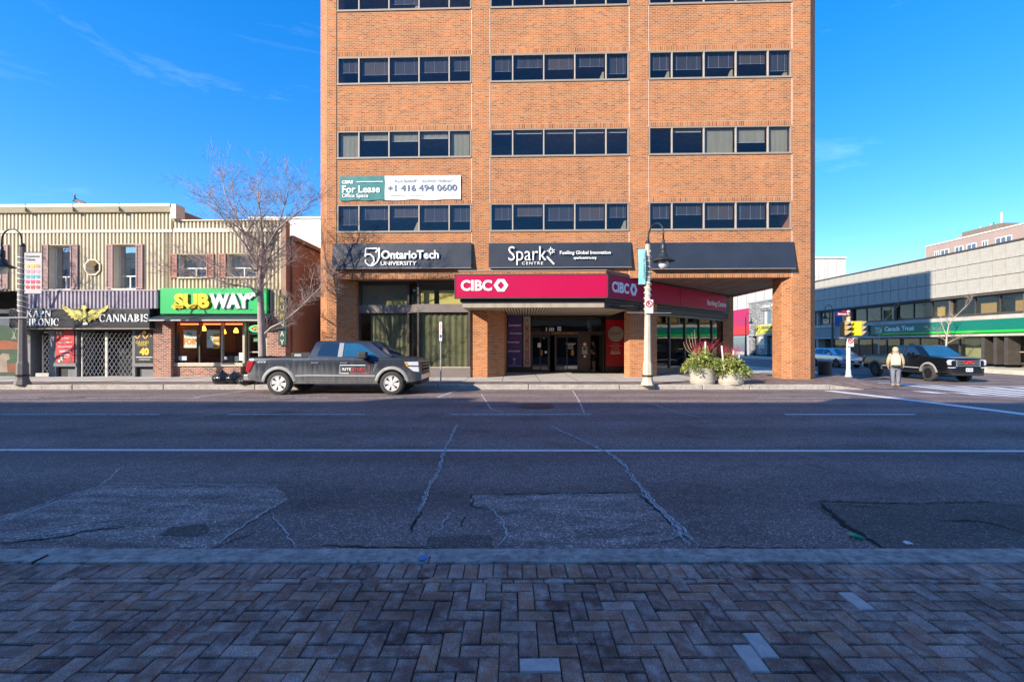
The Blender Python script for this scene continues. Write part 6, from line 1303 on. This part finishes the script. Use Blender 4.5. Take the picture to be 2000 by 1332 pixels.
# kerbside sign on a thin pole
x, y = G(861, 747, ZS); t = thing('parking_sign', 'tall narrow white parking sign on a thin grey pole beside the pickup', 'sign', (x, y, ZS)); galv = M('galvanised', (.36,.36,.37), .4, metal=.6, var=.1)
MB().tube([(0,0,0),(0,0,P(0,632,y).z-ZS)], .026, 8).build('post', galv, t); za, zb_ = P(0,666,y).z-ZS, P(0,629,y).z-ZS
MB().box(-.052, .052, -.045, -.03, za, zb_).build('plate', white, t, bevel=.004); text('NO PARKING', sred, t, 0, (za+zb_)/2+.12, w=.38, h=.05, y=-.045, depth=.004, bold=.01, spin=R(90)); box('print_mark', M('plate_blue'), t, -.035, .035, -.049, -.045, za+.12, za+.24)
# traffic signal
x, y = G(1657, 735, .1); t = thing('traffic_signal', 'white pole with yellow and dark traffic signal heads at the corner', 'traffic light', (x, y, .08)); zz = lambda py: P(0, py, y).z-.08; xx = lambda px: (px-1000)/F*y - x
polew = M('pole_white', (.62,.64,.66), .5, var=.1, scale=5, dirt=((.3,.3,.3), .4)); MB().lathe([(.16,0),(.16,.03),(.11,.05),(.10,.3),(.085,.32),(.075,2.6),(.06,zz(607)),(.001,zz(606))], 12).build('post', polew, t, smooth=True)
yel_s = M('signal_yellow', (.75,.58,.02), .45, var=.05); sigb = M('signal_black', (.02,.02,.02), .6); visor = M('visor_tan', (.50,.36,.16), .5)
MB().box(xx(1661), xx(1674), -.30, .0, zz(656), zz(628)).build('signal_head', yel_s, t, bevel=.02); MB().box(xx(1640.5), xx(1654), -.28, .02, zz(658), zz(629)).build('signal_head', sigb, t, bevel=.02)
for k in range(3):
    za = zz(632.5+k*9.4)
    MB().prism([(xx(1674),za+.12),(xx(1684.5),za+.10),(xx(1675.5),za-.10),(xx(1674),za-.1)], -.26, -.04, 'y').build('visor', visor, t); MB().prism([(xx(1641),za+.12),(xx(1655),za+.11),(xx(1648),za+.03),(xx(1641.5),za-.08)], -.40, -.27, 'y').build('visor', visor, t)
box('bracket', galv, t, xx(1638), xx(1672), -.12, .0, zz(662), zz(658.5)); MB().lathe([(.08,0),(.09,.1),(.06,.2)], 10, (0,0,zz(624))).build('camera_box', visor, t)
no_park('white no left turn sign on the signal pole', x, y-.12, P(0, 669, y).z, .30, .38, sred, 'turn_sign')
sn = thing('street_name_sign', 'maroon street name sign reading Simcoe St on the signal pole', 'sign', (x, y, .08)); mar = M('sign_maroon', (.22,.01,.04), .5); MB().prism([(xx(1631),zz(617)),(xx(1657),zz(616.5)),(xx(1657),zz(610)),(xx(1650),zz(610)),(xx(1648),zz(606.5)),(xx(1642),zz(606.5)),(xx(1640),zz(610)),(xx(1631),zz(610.5))], -.12, -.1, 'y').build('plate', mar, sn); text('Simcoe St', white, sn, xx(1644), zz(613.4), w=xx(1655)-xx(1633), h=.085, y=-.12, depth=.005, bold=.02)
# litter bin
x, y = G(1611, 733, .12); t = thing('litter_bin', 'dark slatted litter bin near the corner column', 'bin', (x, y, ZS)); binm = M('bin_dark', (.045,.04,.038), .6, var=.2)
for k in range(18):
    a = 2*math.pi*k/18; m = MB(); m.xf = Matrix.Rotation(a, 4, 'Z'); m.box(.25, .275, -.034, .034, .06, .62); m.build('slat', binm, t)
MB().lathe([(.24,.05),(.24,.6)], 18).build('liner', black, t); MB().lathe([(.285,.60),(.29,.63),(.27,.66),(.2,.66)], 24).build('rim', binm, t, smooth=True); MB().lathe([(.26,0),(.26,.06)], 18).build('base', binm, t)
# planters
def planter(label, px, py, r, h, tall, seed, pairs):
    rr = random.Random(seed); x, y = G(px, py, ZS); t = thing('planter', label, 'planter', (x, y+r*.7, ZS+.004), 0, 'concrete planters by the kerb'); pc = M('planter_concrete', (.43,.39,.33), .9, var=.14, scale=7, bmp=.6, bscale=90, dirt=((.36,.31,.26), .5))
    MB().lathe([(r*.94,0),(r*.96,.05),(r*.985,.055),(r,.09),(r,h-.13),(r*.985,h-.125),(r*.985,h-.11),(r*1.01,h-.1),(r*1.0,h),(r*.86,h),(r*.84,h-.1),(.001,h-.1)], 32).build('pot', pc, t)
    MB().lathe([(r*.84,h-.06),(.001,h-.04)], 12).build('soil', M('soil', (.06,.045,.03), .95), t)
    # evergreen boughs: many needle sprays on arching twigs
    fol = M2; m = MB(); tw_ = MB()
    for k in range(260):
        a = rr.uniform(0, 2*math.pi); out = rr.uniform(.15, 1.0)*r*1.7; up = tall*rr.uniform(.15, 1.0)*(1.15-.6*out/(r*1.7)); base_ = Vector((math.cos(a)*r*.5*rr.random(), math.sin(a)*r*.5*rr.random(), h-.05))
        tip = Vector((math.cos(a)*out, math.sin(a)*out, h + up - .30*(out/(r*1.7))**2*1.2)); mid = base_.lerp(tip, .55) + Vector((0,0,.16*rr.random()+.06)); pts = [base_.lerp(mid, q/3) if q < 3 else mid.lerp(tip, (q-3)/4) for q in range(8)]
        tw_.tube(pts[::2]+[tip], .005, 3, cap=False)
        for q in range(2, 8):
            for _ in range(4):
                p = pts[q] + Vector((rr.uniform(-.03,.03), rr.uniform(-.03,.03), rr.uniform(-.03,.03))); d = ((tip-base_).normalized()*.6 + Vector((rr.gauss(0,.6), rr.gauss(0,.6), rr.gauss(0,.5)))).normalized(); n_ = d.orthogonal().normalized(); n_.rotate(Matrix.Rotation(rr.uniform(0,6.28), 3, d)); l_ = rr.uniform(.05,.11); w_ = l_*.26
                m.poly(p, p+d*l_*.45+n_*w_, p+d*l_, p+d*l_*.45-n_*w_)
    m.build('foliage', fol, t, fix=False); tw_.build('twigs', M('bark_brown', (.14,.09,.06), .8), t, fix=False)
    rt = MB()
    for k in range(34):
        a = rr.uniform(0, 2*math.pi); sp = rr.uniform(.1,.75); p0 = Vector((rr.uniform(-.15,.2), rr.uniform(-.1,.15), h)); hgt = tall*rr.uniform(1.15, 1.55); pts = [p0 + Vector((math.cos(a)*sp*q*q, math.sin(a)*sp*q*q, hgt*q)) + Vector((rr.uniform(-.01,.01),0,0)) for q in (0,.25,.5,.75,1)]; rt.tube(pts, [.009,.008,.007,.005,.002], 4, cap=False)
        b = pts[3]; rt.tube([b, b+Vector((rr.uniform(-.15,.15), rr.uniform(-.1,.1), rr.uniform(.1,.25)))], [.004,.0015], 3, cap=False)
    rt.build('red_twigs', M('dogwood_red', (.42,.03,.06), .5, var=.2), t, smooth=True, fix=False)
    if pairs[0] == 'curl':
        cw_ = MB()
        for k in range(5): cw_.tube([(-.12-(.62-.12*k)*math.sin(q*1.57), .04*k-.1, h+.42+.03*k+(.45+.07*k)*(1-math.cos(q*1.75))) for q in (0,.2,.4,.6,.8,1)], [.008,.008,.007,.006,.005,.003], 4, cap=False)
        cw_.build('willow_twigs', M('willow_tan', (.58,.46,.28), .6), t, smooth=True, fix=False)
    for dx, hh, lean in pairs[1]: MB().tube([(dx,-.12,h),(dx+lean,-.14,h+hh)], .028, 10).build('birch_pole', M('birch_bark', (.74,.72,.67), .7, var=.2, scale=12, dirt=((.2,.17,.14), .5), stretch=(1,1,3)), t)
    return t
M2, nt, bs = nodes('evergreen_spray'); ge = nt.nodes.new('ShaderNodeNewGeometry'); c_ = ramp(nt, ge.outputs['Random Per Island'], (0,(.05,.11,.04)), (.35,(.14,.21,.045)), (.75,(.30,.33,.06)), (1,(.46,.42,.12))); lk(nt, c_, bs.inputs['Base Color']); bs.inputs['Roughness'].default_value = .6
planter('taller concrete planter of evergreen boughs, red twigs and curled willow nearest the lamp', 1378.5, 750.5, .44, .60, .72, 5, ('curl', [(.06,.95,.0)])); planter('lower concrete planter of evergreen boughs with leaning birch poles, further right', 1435.5, 751.3, .45, .46, .66, 9, ('none', [(-.30,.95,-.10),(.03,.8,.0),(.22,.6,.02)]))
# garbage bags
bagm = M('bag_plastic', (.012,.012,.014), .22, var=.3, spec=.7, scale=6, bmp=.8, bscale=14)
def bag(label, px, py, r, h, seed):
    rr = random.Random(seed); x, y = G(px, py, ZS); n, k_ = 28, 16; rows_ = []; ph = [rr.uniform(0, 6.28) for _ in range(6)]
    for j in range(k_+1):
        q = j/k_; zz_ = h*q; rad = r*(.82+.35*math.sin(math.pi*min(1, q*1.05)))*(1-max(0, q-.55)**1.5*2.1); rad = max(rad, .03)
        rows_.append([((rad*(1+.10*math.sin(3*a+ph[0]+2*q)+.07*math.sin(7*a+ph[1]-5*q)+.05*math.sin(11*a+ph[2]+9*q)))*math.cos(a), (rad*(1+.10*math.sin(2*a+ph[3])+.06*math.sin(9*a+ph[4]+6*q)))*math.sin(a), zz_+.02*math.sin(5*a+ph[5])*q) for a in [2*math.pi*i/n for i in range(n+1)]])
    t = thing('garbage_bag', label, 'garbage bag', (x, y, ZS+.004), 0, 'black garbage bags at the kerb'); MB().grid(rows_).build('sack', bagm, t, smooth=True, fix=False)
    m = MB()
    for i in range(5): a = rr.uniform(0, 6.28); m.poly((0,0,h-.03),(.09*math.cos(a),.09*math.sin(a),h+.08),(.09*math.cos(a+.6),.09*math.sin(a+.6),h+.05))
    m.build('knot', bagm, t, fix=False)
bag('left black garbage bag of the three behind the pickup', 434, 750, .27, .44, 1); bag('middle black garbage bag of the three behind the pickup', 459, 749.5, .27, .42, 2); bag('flat slumped black garbage bag closest to the pickup bumper', 482, 750.5, .28, .30, 3)
# ------------------------------------------------------------------ bare trees
bark = M('tree_bark', (.34,.27,.23), .85, var=.25, scale=10, bmp=.6, bscale=40, stretch=(1,1,.25)); twigm = M('tree_twig', (.33,.24,.215), .8, var=.2)
def grow(mb, tw_, p, d, l, r, lev, rr, maxl, up):
    n = 4 if lev < 2 else 3; pts = [p.copy()]; rad = [r]; q = p.copy(); dd = d.copy()
    for k in range(n):
        dd = (dd + Vector((rr.gauss(0,.16), rr.gauss(0,.16), rr.gauss(0,.10)+up))).normalized(); q = q + dd*l/n; pts.append(q.copy()); rad.append(r*(1-.62*(k+1)/n))
    (mb if lev < 2 else tw_).tube(pts, rad, 6 if lev < 2 else 3, cap=False)
    if lev >= maxl: return
    for k in range(1, n+1):
        for _ in range(2 if lev < maxl-1 or k > 1 else 1):
            if rr.random() < (.12 if lev < 2 else .46): continue
            a = Vector((rr.gauss(0,1), rr.gauss(0,1), rr.gauss(0,.5))); a = (a - dd*a.dot(dd)).normalized(); nd_ = (dd*rr.uniform(.6,1.0) + a*rr.uniform(.45,.9)).normalized()
            b = pts[k].lerp(pts[k-1], rr.random()); grow(mb, tw_, b, nd_, l*rr.uniform(.45,.68), max(.0042, rad[k]*.62), lev+1, rr, maxl, up)
def tree(label, x, y, z0, trunk, limbs, seed, maxl=4, up=.05, sc_=1.0, tm=None):
    rr = random.Random(seed); t = thing('bare_tree', label, 'tree', (x, y, z0), 0, 'bare street trees'); mb, tw_ = MB(), MB(); mb.tube([p for p, r in trunk], [r for p, r in trunk], 10)
    mb.build('trunk', tm or bark, t, smooth=True, fix=False); mb = MB()
    for pts, r, ll in limbs:
        pts = [Vector(p) for p in pts]; n = len(pts); mb.tube(pts, [r*(1-.75*k/(n-1)) for k in range(n)], 7, cap=False)
        for k in range(1, n):
            seg = pts[k]-pts[k-1]
            for _ in range(3):
                a = Vector((rr.gauss(0,1), rr.gauss(0,1), rr.gauss(0,.4)+.2)); dd = (seg.normalized()*.8 + a.normalized()*.65).normalized(); grow(mb, tw_, pts[k-1].lerp(pts[k], rr.uniform(.2,1)), dd, ll*rr.uniform(.6,1.1), max(.006, r*(1-.75*k/n)*.5), 1, rr, maxl, up)
        grow(mb, tw_, pts[-1], (pts[-1]-pts[-2]).normalized(), ll, r*.25, 1, rr, maxl, up)
    mb.build('limbs', tm or bark, t, smooth=True, fix=False); tw_.build('crown', twigm, t, fix=False); return t
Yr = 17.25; bx_, by_ = (512-1000)/F*Yr, Yr
def tp(px, py, dy=0.0): v = P(px, py, Yr+dy); return (v.x-bx_, v.y-by_, v.z-ZS)
tree('bare street tree with spreading crown in front of the sandwich shop', bx_, by_, ZS, [((0,0,-.02),.19),(tp(513,720),.15),(tp(512,680),.135),(tp(510,620),.125),(tp(508,560),.11),(tp(506,548),.10)],
 [([tp(508,556),tp(500,520,.1),tp(486,480,.3),tp(470,440,.2),tp(452,405,.3),tp(440,380,.3)],.07,1.3), ([tp(507,552),tp(510,515,-.1),tp(513,470,-.2),tp(510,430,-.1),tp(505,395,0)],.075,1.3), ([tp(509,556),tp(520,520,.2),tp(533,480,.4),tp(545,440,.6),tp(556,400,.6)],.065,1.3),
  ([tp(505,525),tp(480,480,-.5),tp(450,440,-.8),tp(420,410,-1)],.045,1.1), ([tp(512,560),tp(535,535,-.3),tp(552,520,-.5)],.035,.9), ([tp(514,655),tp(530,640,-.1),tp(555,628,-.2),tp(585,602,-.4),tp(612,575,-.5),tp(640,548,-.6)],.05,1.0),
  ([tp(510,585),tp(490,562,-.3),tp(455,556,-.5),tp(420,546,-.6),tp(380,540,-.7),tp(340,530,-.7)],.032,.85), ([tp(510,575),tp(470,545,.4),tp(430,525,.6),tp(380,500,.8)],.03,.9), ([tp(512,500),tp(540,450,-.4),tp(575,420,-.7),tp(600,400,-.9)],.04,1.0)], 11, 4, .05)
# neighbour at the left whose twigs and shadows reach into view
Yr = 18.2; bx_, by_ = (-150-1000)/F*Yr, Yr
tree('bare street tree at the far left edge, only its outer twigs in view', bx_, by_, ZS, [((0,0,-.02),.19),((.02,0,1.5),.15),((0,0,2.6),.12)], [([(0,0,2.4),(.4,.1,3.4),(1.0,.2,4.6),(1.6,.2,5.6)],.07,1.2), ([(0,0,2.6),(-.2,0,3.8),(-.1,-.1,5.4),(.2,0,6.4)],.07,1.2), ([(0,0,2.3),(.7,-.3,3.0),(1.6,-.5,3.9),(2.5,-.6,4.6)],.05,1.1), ([(0,0,2.5),(-.8,.2,3.6),(-1.5,.2,4.8)],.06,1.2)], 23, 4, .05)
pale_b = M('pale_bark', (.48,.38,.30), .8, var=.15)
def young(label, px, seed, topy):
    Y_ = 33.2*F/(px-1000); x_ = 33.2; h = CH+(HZ-topy)/F*Y_+.08
    tree(label, x_, Y_, -.08, [((0,0,-.02),.07),((0,0,1.6),.055),((.05,0,2.4),.05)], [([(0,0,2.0),(.1,-.1,3.2),(.5,-.3,h*.8),(1.2,-.6,h)],.04,.6), ([(0,0,1.9),(-.4,.1,2.3),(-.9,.2,2.7)],.022,.5), ([(0,0,1.7),(.5,-.3,2.1),(1.1,-.6,2.4)],.022,.5), ([(0,0,2.4),(-.1,.3,3.3),(.0,.5,4.0)],.025,.5)], seed, 3, .05, tm=pale_b)
young('slim young bare tree standing in sunlight before the green bank sign', 1848, 31, 592); young('slim young bare tree in shade left of the bank lettering', 1716, 37, 600)
# ------------------------------------------------------------------ people and the goose
def skin(name, verts, edges, radii, mat, parent, sub=2, root=0):
    me = bpy.data.meshes.new(name); me.from_pydata([tuple(v) for v in verts], edges, []); o = bpy.data.objects.new(name, me); C.objects.link(o); o.parent = parent
    o.modifiers.new('skin', 'SKIN'); sv_ = me.skin_vertices if len(me.skin_vertices) else None
    if sv_ is None:
        bm = bmesh.new(); bm.from_mesh(me); bm.verts.layers.skin.verify(); bm.to_mesh(me); bm.free()
    for k, r in enumerate(radii): me.skin_vertices[0].data[k].radius = (r, r) if not hasattr(r, '__len__') else r
    me.skin_vertices[0].data[root].use_root = True; sb_ = o.modifiers.new('sub', 'SUBSURF'); sb_.levels = sub; sb_.render_levels = sub; me.materials.append(mat)
    bpy.context.view_layer.update(); dg_ = bpy.context.evaluated_depsgraph_get(); nm = bpy.data.meshes.new_from_object(o.evaluated_get(dg_)); o.modifiers.clear(); o.data = nm; nm.polygons.foreach_set('use_smooth', [True]*len(nm.polygons)); return o
skin_m = M('skin_tone', (.45,.27,.19), .55, var=.05)
def chainlist(chains):
    V, E_, Rr, idx = [], [], [], {}
    for ch in chains:
        prev = None
        for p, r in ch:
            key = tuple(round(c_, 4) for c_ in p)
            if key not in idx: idx[key] = len(V); V.append(p); Rr.append(r)
            k = idx[key]
            if prev is not None and prev != k: E_.append((prev, k))
            prev = k
    return V, E_, Rr
def hand(wr, d, side):  # palm, four fingers and a thumb from a wrist point
    d = Vector(d).normalized(); s = Vector((side, 0, 0)); wr = Vector(wr); palm = wr + d*.07; out = [[(tuple(wr), .026), (tuple(palm), .034)]]
    for k, (o_, l_) in enumerate(((-.027,.075),(-.009,.085),(.009,.08),(.027,.06))): f_ = Vector((0, o_, 0)); a = palm + d*.02 + f_; b = a + d*l_*.5 - s*.012; out.append([(tuple(palm), .034), (tuple(a), .0095), (tuple(b), .009), (tuple(b + d*l_*.45 - s*.02), .008)])
    th = wr + d*.035 + Vector((0, -.03, 0)); out.append([(tuple(palm), .034), (tuple(th), .011), (tuple(th + d*.045 + Vector((0,-.012,0))), .009)]); return out
# pedestrian waiting at the corner, seen from behind
px_, py_ = G(1749, 748, 0.0); pz = zr(px_, py_)+.012
pe = thing('person', 'person in a hooded tan parka and grey striped track pants with a pale backpack', 'person', (px_, py_, pz), R(-38))
k_ = 1.0
legs = lambda s: [((0,0,.84),.13), ((s*.085,0,.78),.10), ((s*.085,.06*s,.46),.065), ((s*.08,.04*s,.10),.045), ((s*.085,.10+.04*s,.04),.04), ((s*.09,.19+.04*s,.03),.03)]
arms = lambda s: [((0,0,1.28),.135), ((s*.17,0,1.27),.065), ((s*.225,-.03,1.03),.05), ((s*.235,.07,.82),.04)]
chains = [[((0,0,.84),.14), ((0,0,1.05),.135), ((0,0,1.28),.135), ((0,.01,1.40),.06), ((0,.02,1.50),.09), ((0,.03,1.575),.075)]] + [legs(s) for s in (-1,1)] + [arms(s) for s in (-1,1)]
for s in (-1, 1): hh = hand((s*.235,.07,.82), (-s*.05,.3,-1), s); hh[0][0] = ((s*.235,.07,.82), .04); chains += hh
V, E_, Rr = chainlist(chains); skin('body', V, E_, Rr, skin_m, pe)
pants = M('track_pants', (.17,.18,.21), .85, var=.15, scale=9, bmp=.4, bscale=14); jak = M('parka_tan', (.44,.36,.21), .85, var=.16, scale=7, bmp=.6, bscale=12); navyb = M('stripe_navy', (.02,.03,.11), .7); shoe = M('shoe_tan', (.34,.22,.14), .8); packm = M('backpack_pale', (.58,.54,.36), .8, var=.12, scale=8, bmp=.4, bscale=20)
V, E_, Rr = chainlist([[((0,0,.84),.14), ((s*.08,0,.76),.105), ((s*.085,.055*s,.46),.076), ((s*.082,.035*s,.10),.062)] for s in (-1,1)]); skin('trousers', V, E_, Rr, pants, pe)
V, E_, Rr = chainlist([[((0,0,.78),.165), ((0,0,.95),.155), ((0,0,1.12),.145), ((0,0,1.28),.14), ((0,.01,1.38),.09)]] + [[((0,0,1.28),.14), ((s*.165,0,1.26),.085), ((s*.232,-.03,1.03),.07), ((s*.24,.06,.85),.055)] for s in (-1,1)]); skin('jacket', V, E_, Rr, jak, pe, root=1)
V, E_, Rr = chainlist([[((0,.0,1.36),.10), ((0,-.005,1.46),.115), ((0,.01,1.55),.11), ((0,.03,1.61),.06)]]); skin('hood', V, E_, Rr, jak, pe)
m = MB(); n = 14
rows_ = [[(.165*q*math.copysign(abs(math.cos(a))**.6, math.cos(a)), -.27+.085*q*math.copysign(abs(math.sin(a))**.6, math.sin(a)), z_) for a in [2*math.pi*i/n for i in range(n+1)]] for z_, q in ((.84,.3),(.845,.85),(.88,1.0),(1.05,1.02),(1.2,.95),(1.28,.8),(1.31,.4))]
bp = m.grid(rows_).build('backpack', packm, pe, smooth=True); MB().box(-.11, .11, -.385, -.33, .88, 1.06).build('pocket', packm, bp, bevel=.03, seg=3)
for s in (-1, 1): MB().tube([(s*.11,-.2,1.28),(s*.13,-.02,1.40),(s*.14,.14,1.25)], .022, 6).build('strap', M('strap_dark', (.07,.06,.05), .8), bp, smooth=True); MB().tube([(s*.185,.0,.76),(s*.155,.055*s,.46),(s*.138,.035*s,.12)], .022, 6).build('stripe', navyb, pe, smooth=True)
MB().tube([(-.12,-.36,.86),(0,-.37,.85),(.12,-.36,.86)], .018, 6).build('buckle_strap', M('strap_dark'), bp)
for s in (-1, 1): 
    m = MB(); m.lathe([(.001,-.10),(.05,-.085),(.055,0),(.052,.12),(.03,.18),(.001,.19)], 12, (0,0,0), 'y'); o = m.build('shoe', shoe, pe, smooth=True, loc=(s*.084,.04+.04*s,.045)); o.scale = (1,1,.8)
# figure inside the open bank doorway
qx, qy = T.u(1160, we+.35), we+.35
wx = qx*T.c + qy*T.s; wy_ = T.Y0 - qx*T.s + qy*T.c
pf = thing('person', 'person in black top and shorts standing in the dark open bank doorway', 'person', (wx, wy_, ZS+.03), R(60)); k_ = 1.0
chains = [[((0,0,.86),.13), ((0,.02,1.08),.125), ((0,.03,1.30),.13), ((0,.04,1.42),.055), ((0,.06,1.52),.085), ((0,.08,1.60),.07)]] + [[((0,0,.86),.13), ((s*.09,0,.80),.10), ((s*.10,.02,.47),.062), ((s*.10,-.01,.09),.042), ((s*.105,.12,.035),.038)] for s in (-1,1)] + [[((0,.03,1.30),.13), ((s*.19,.03,1.28),.06), ((s*.24,.05,1.03),.045), ((s*.2,.30,1.06),.036)] for s in (-1,1)]
for s in (-1, 1): hh = hand((s*.2,.30,1.06), (-s*.1,1,.05), s); hh[0][0] = ((s*.2,.30,1.06), .036); chains += hh
V, E_, Rr = chainlist(chains); skin('body', V, E_, Rr, skin_m, pf); blkc = M('black_cloth', (.015,.015,.017), .9)
V, E_, Rr = chainlist([[((0,0,.84),.15), ((0,.02,1.08),.145), ((0,.03,1.30),.145), ((0,.04,1.39),.075)]] + [[((0,.03,1.30),.145), ((s*.2,.03,1.27),.08), ((s*.235,.045,1.12),.07)] for s in (-1,1)]); skin('shirt', V, E_, Rr, blkc, pf)
V, E_, Rr = chainlist([[((0,0,.86),.145), ((s*.095,0,.80),.12), ((s*.10,.02,.52),.10)] for s in (-1,1)]); skin('shorts', V, E_, Rr, blkc, pf)
V, E_, Rr = chainlist([[((0,.03,1.53),.085), ((0,.05,1.60),.09), ((0,.07,1.655),.05)]]); skin('hair', V, E_, Rr, M('hair_dark', (.03,.02,.015), .6), pf)
for s in (-1, 1): m = MB(); m.lathe([(.001,-.09),(.045,-.08),(.05,0),(.046,.12),(.001,.18)], 12, (0,0,0), 'y'); o = m.build('shoe', white, pf, smooth=True, loc=(s*.10,.03,.04)); o.scale = (1,1,.75)
# goose on the roof
gu, gz = S.uz(150, 401.5, -.05); gx = gu*S.c - .05*S.s; gy_ = S.Y0 - gu*S.s - .05*S.c
go = thing('goose', 'goose with black neck standing on the shop roof edge', 'bird', (gx, gy_, zc1), 0)
V, E_, Rr = chainlist([[((.0,0,.17),.085), ((.14,0,.15),.10), ((.28,0,.11),.08), ((.42,0,.07),.03)], [((.0,0,.17),.085), ((-.06,0,.22),.055), ((-.085,0,.33),.03), ((-.09,0,.43),.026), ((-.10,0,.49),.036), ((-.15,0,.485),.022)], [((.10,0,.13) if 0 else (.14,0,.15),.10), ((.12,.04,.05),.014), ((.12,.04,.0),.012)], [((.14,0,.15),.10), ((.12,-.04,.05),.014), ((.12,-.04,.0),.012)]])
gm_, nt, bs = nodes('goose_plumage'); sx = nd(nt, 'ShaderNodeSeparateXYZ'); lk(nt, coord(nt), sx.inputs[0]); c_ = ramp(nt, sx.outputs['Z'], (.0,(.2,.17,.14)), (.08,(.45,.40,.33)), (.13,(.16,.12,.09)), (.235,(.22,.17,.13)), (.25,(.012,.012,.012)), (.6,(.012,.012,.012))); lk(nt, c_, bs.inputs['Base Color']); bs.inputs['Roughness'].default_value = .7
skin('body', V, E_, Rr, gm_, go); MB().lathe([(.018,0),(.014,-.03),(.003,-.06)], 8, (-.165,0,.485), 'x').build('bill', black, go); MB().lathe([(.001,-.037),(.02,-.036),(.024,-.02),(.02,.02),(.024,.036),(.001,.037)], 8, (-.095,0,.47), 'y').build('cheek_patch', offwhite, go)
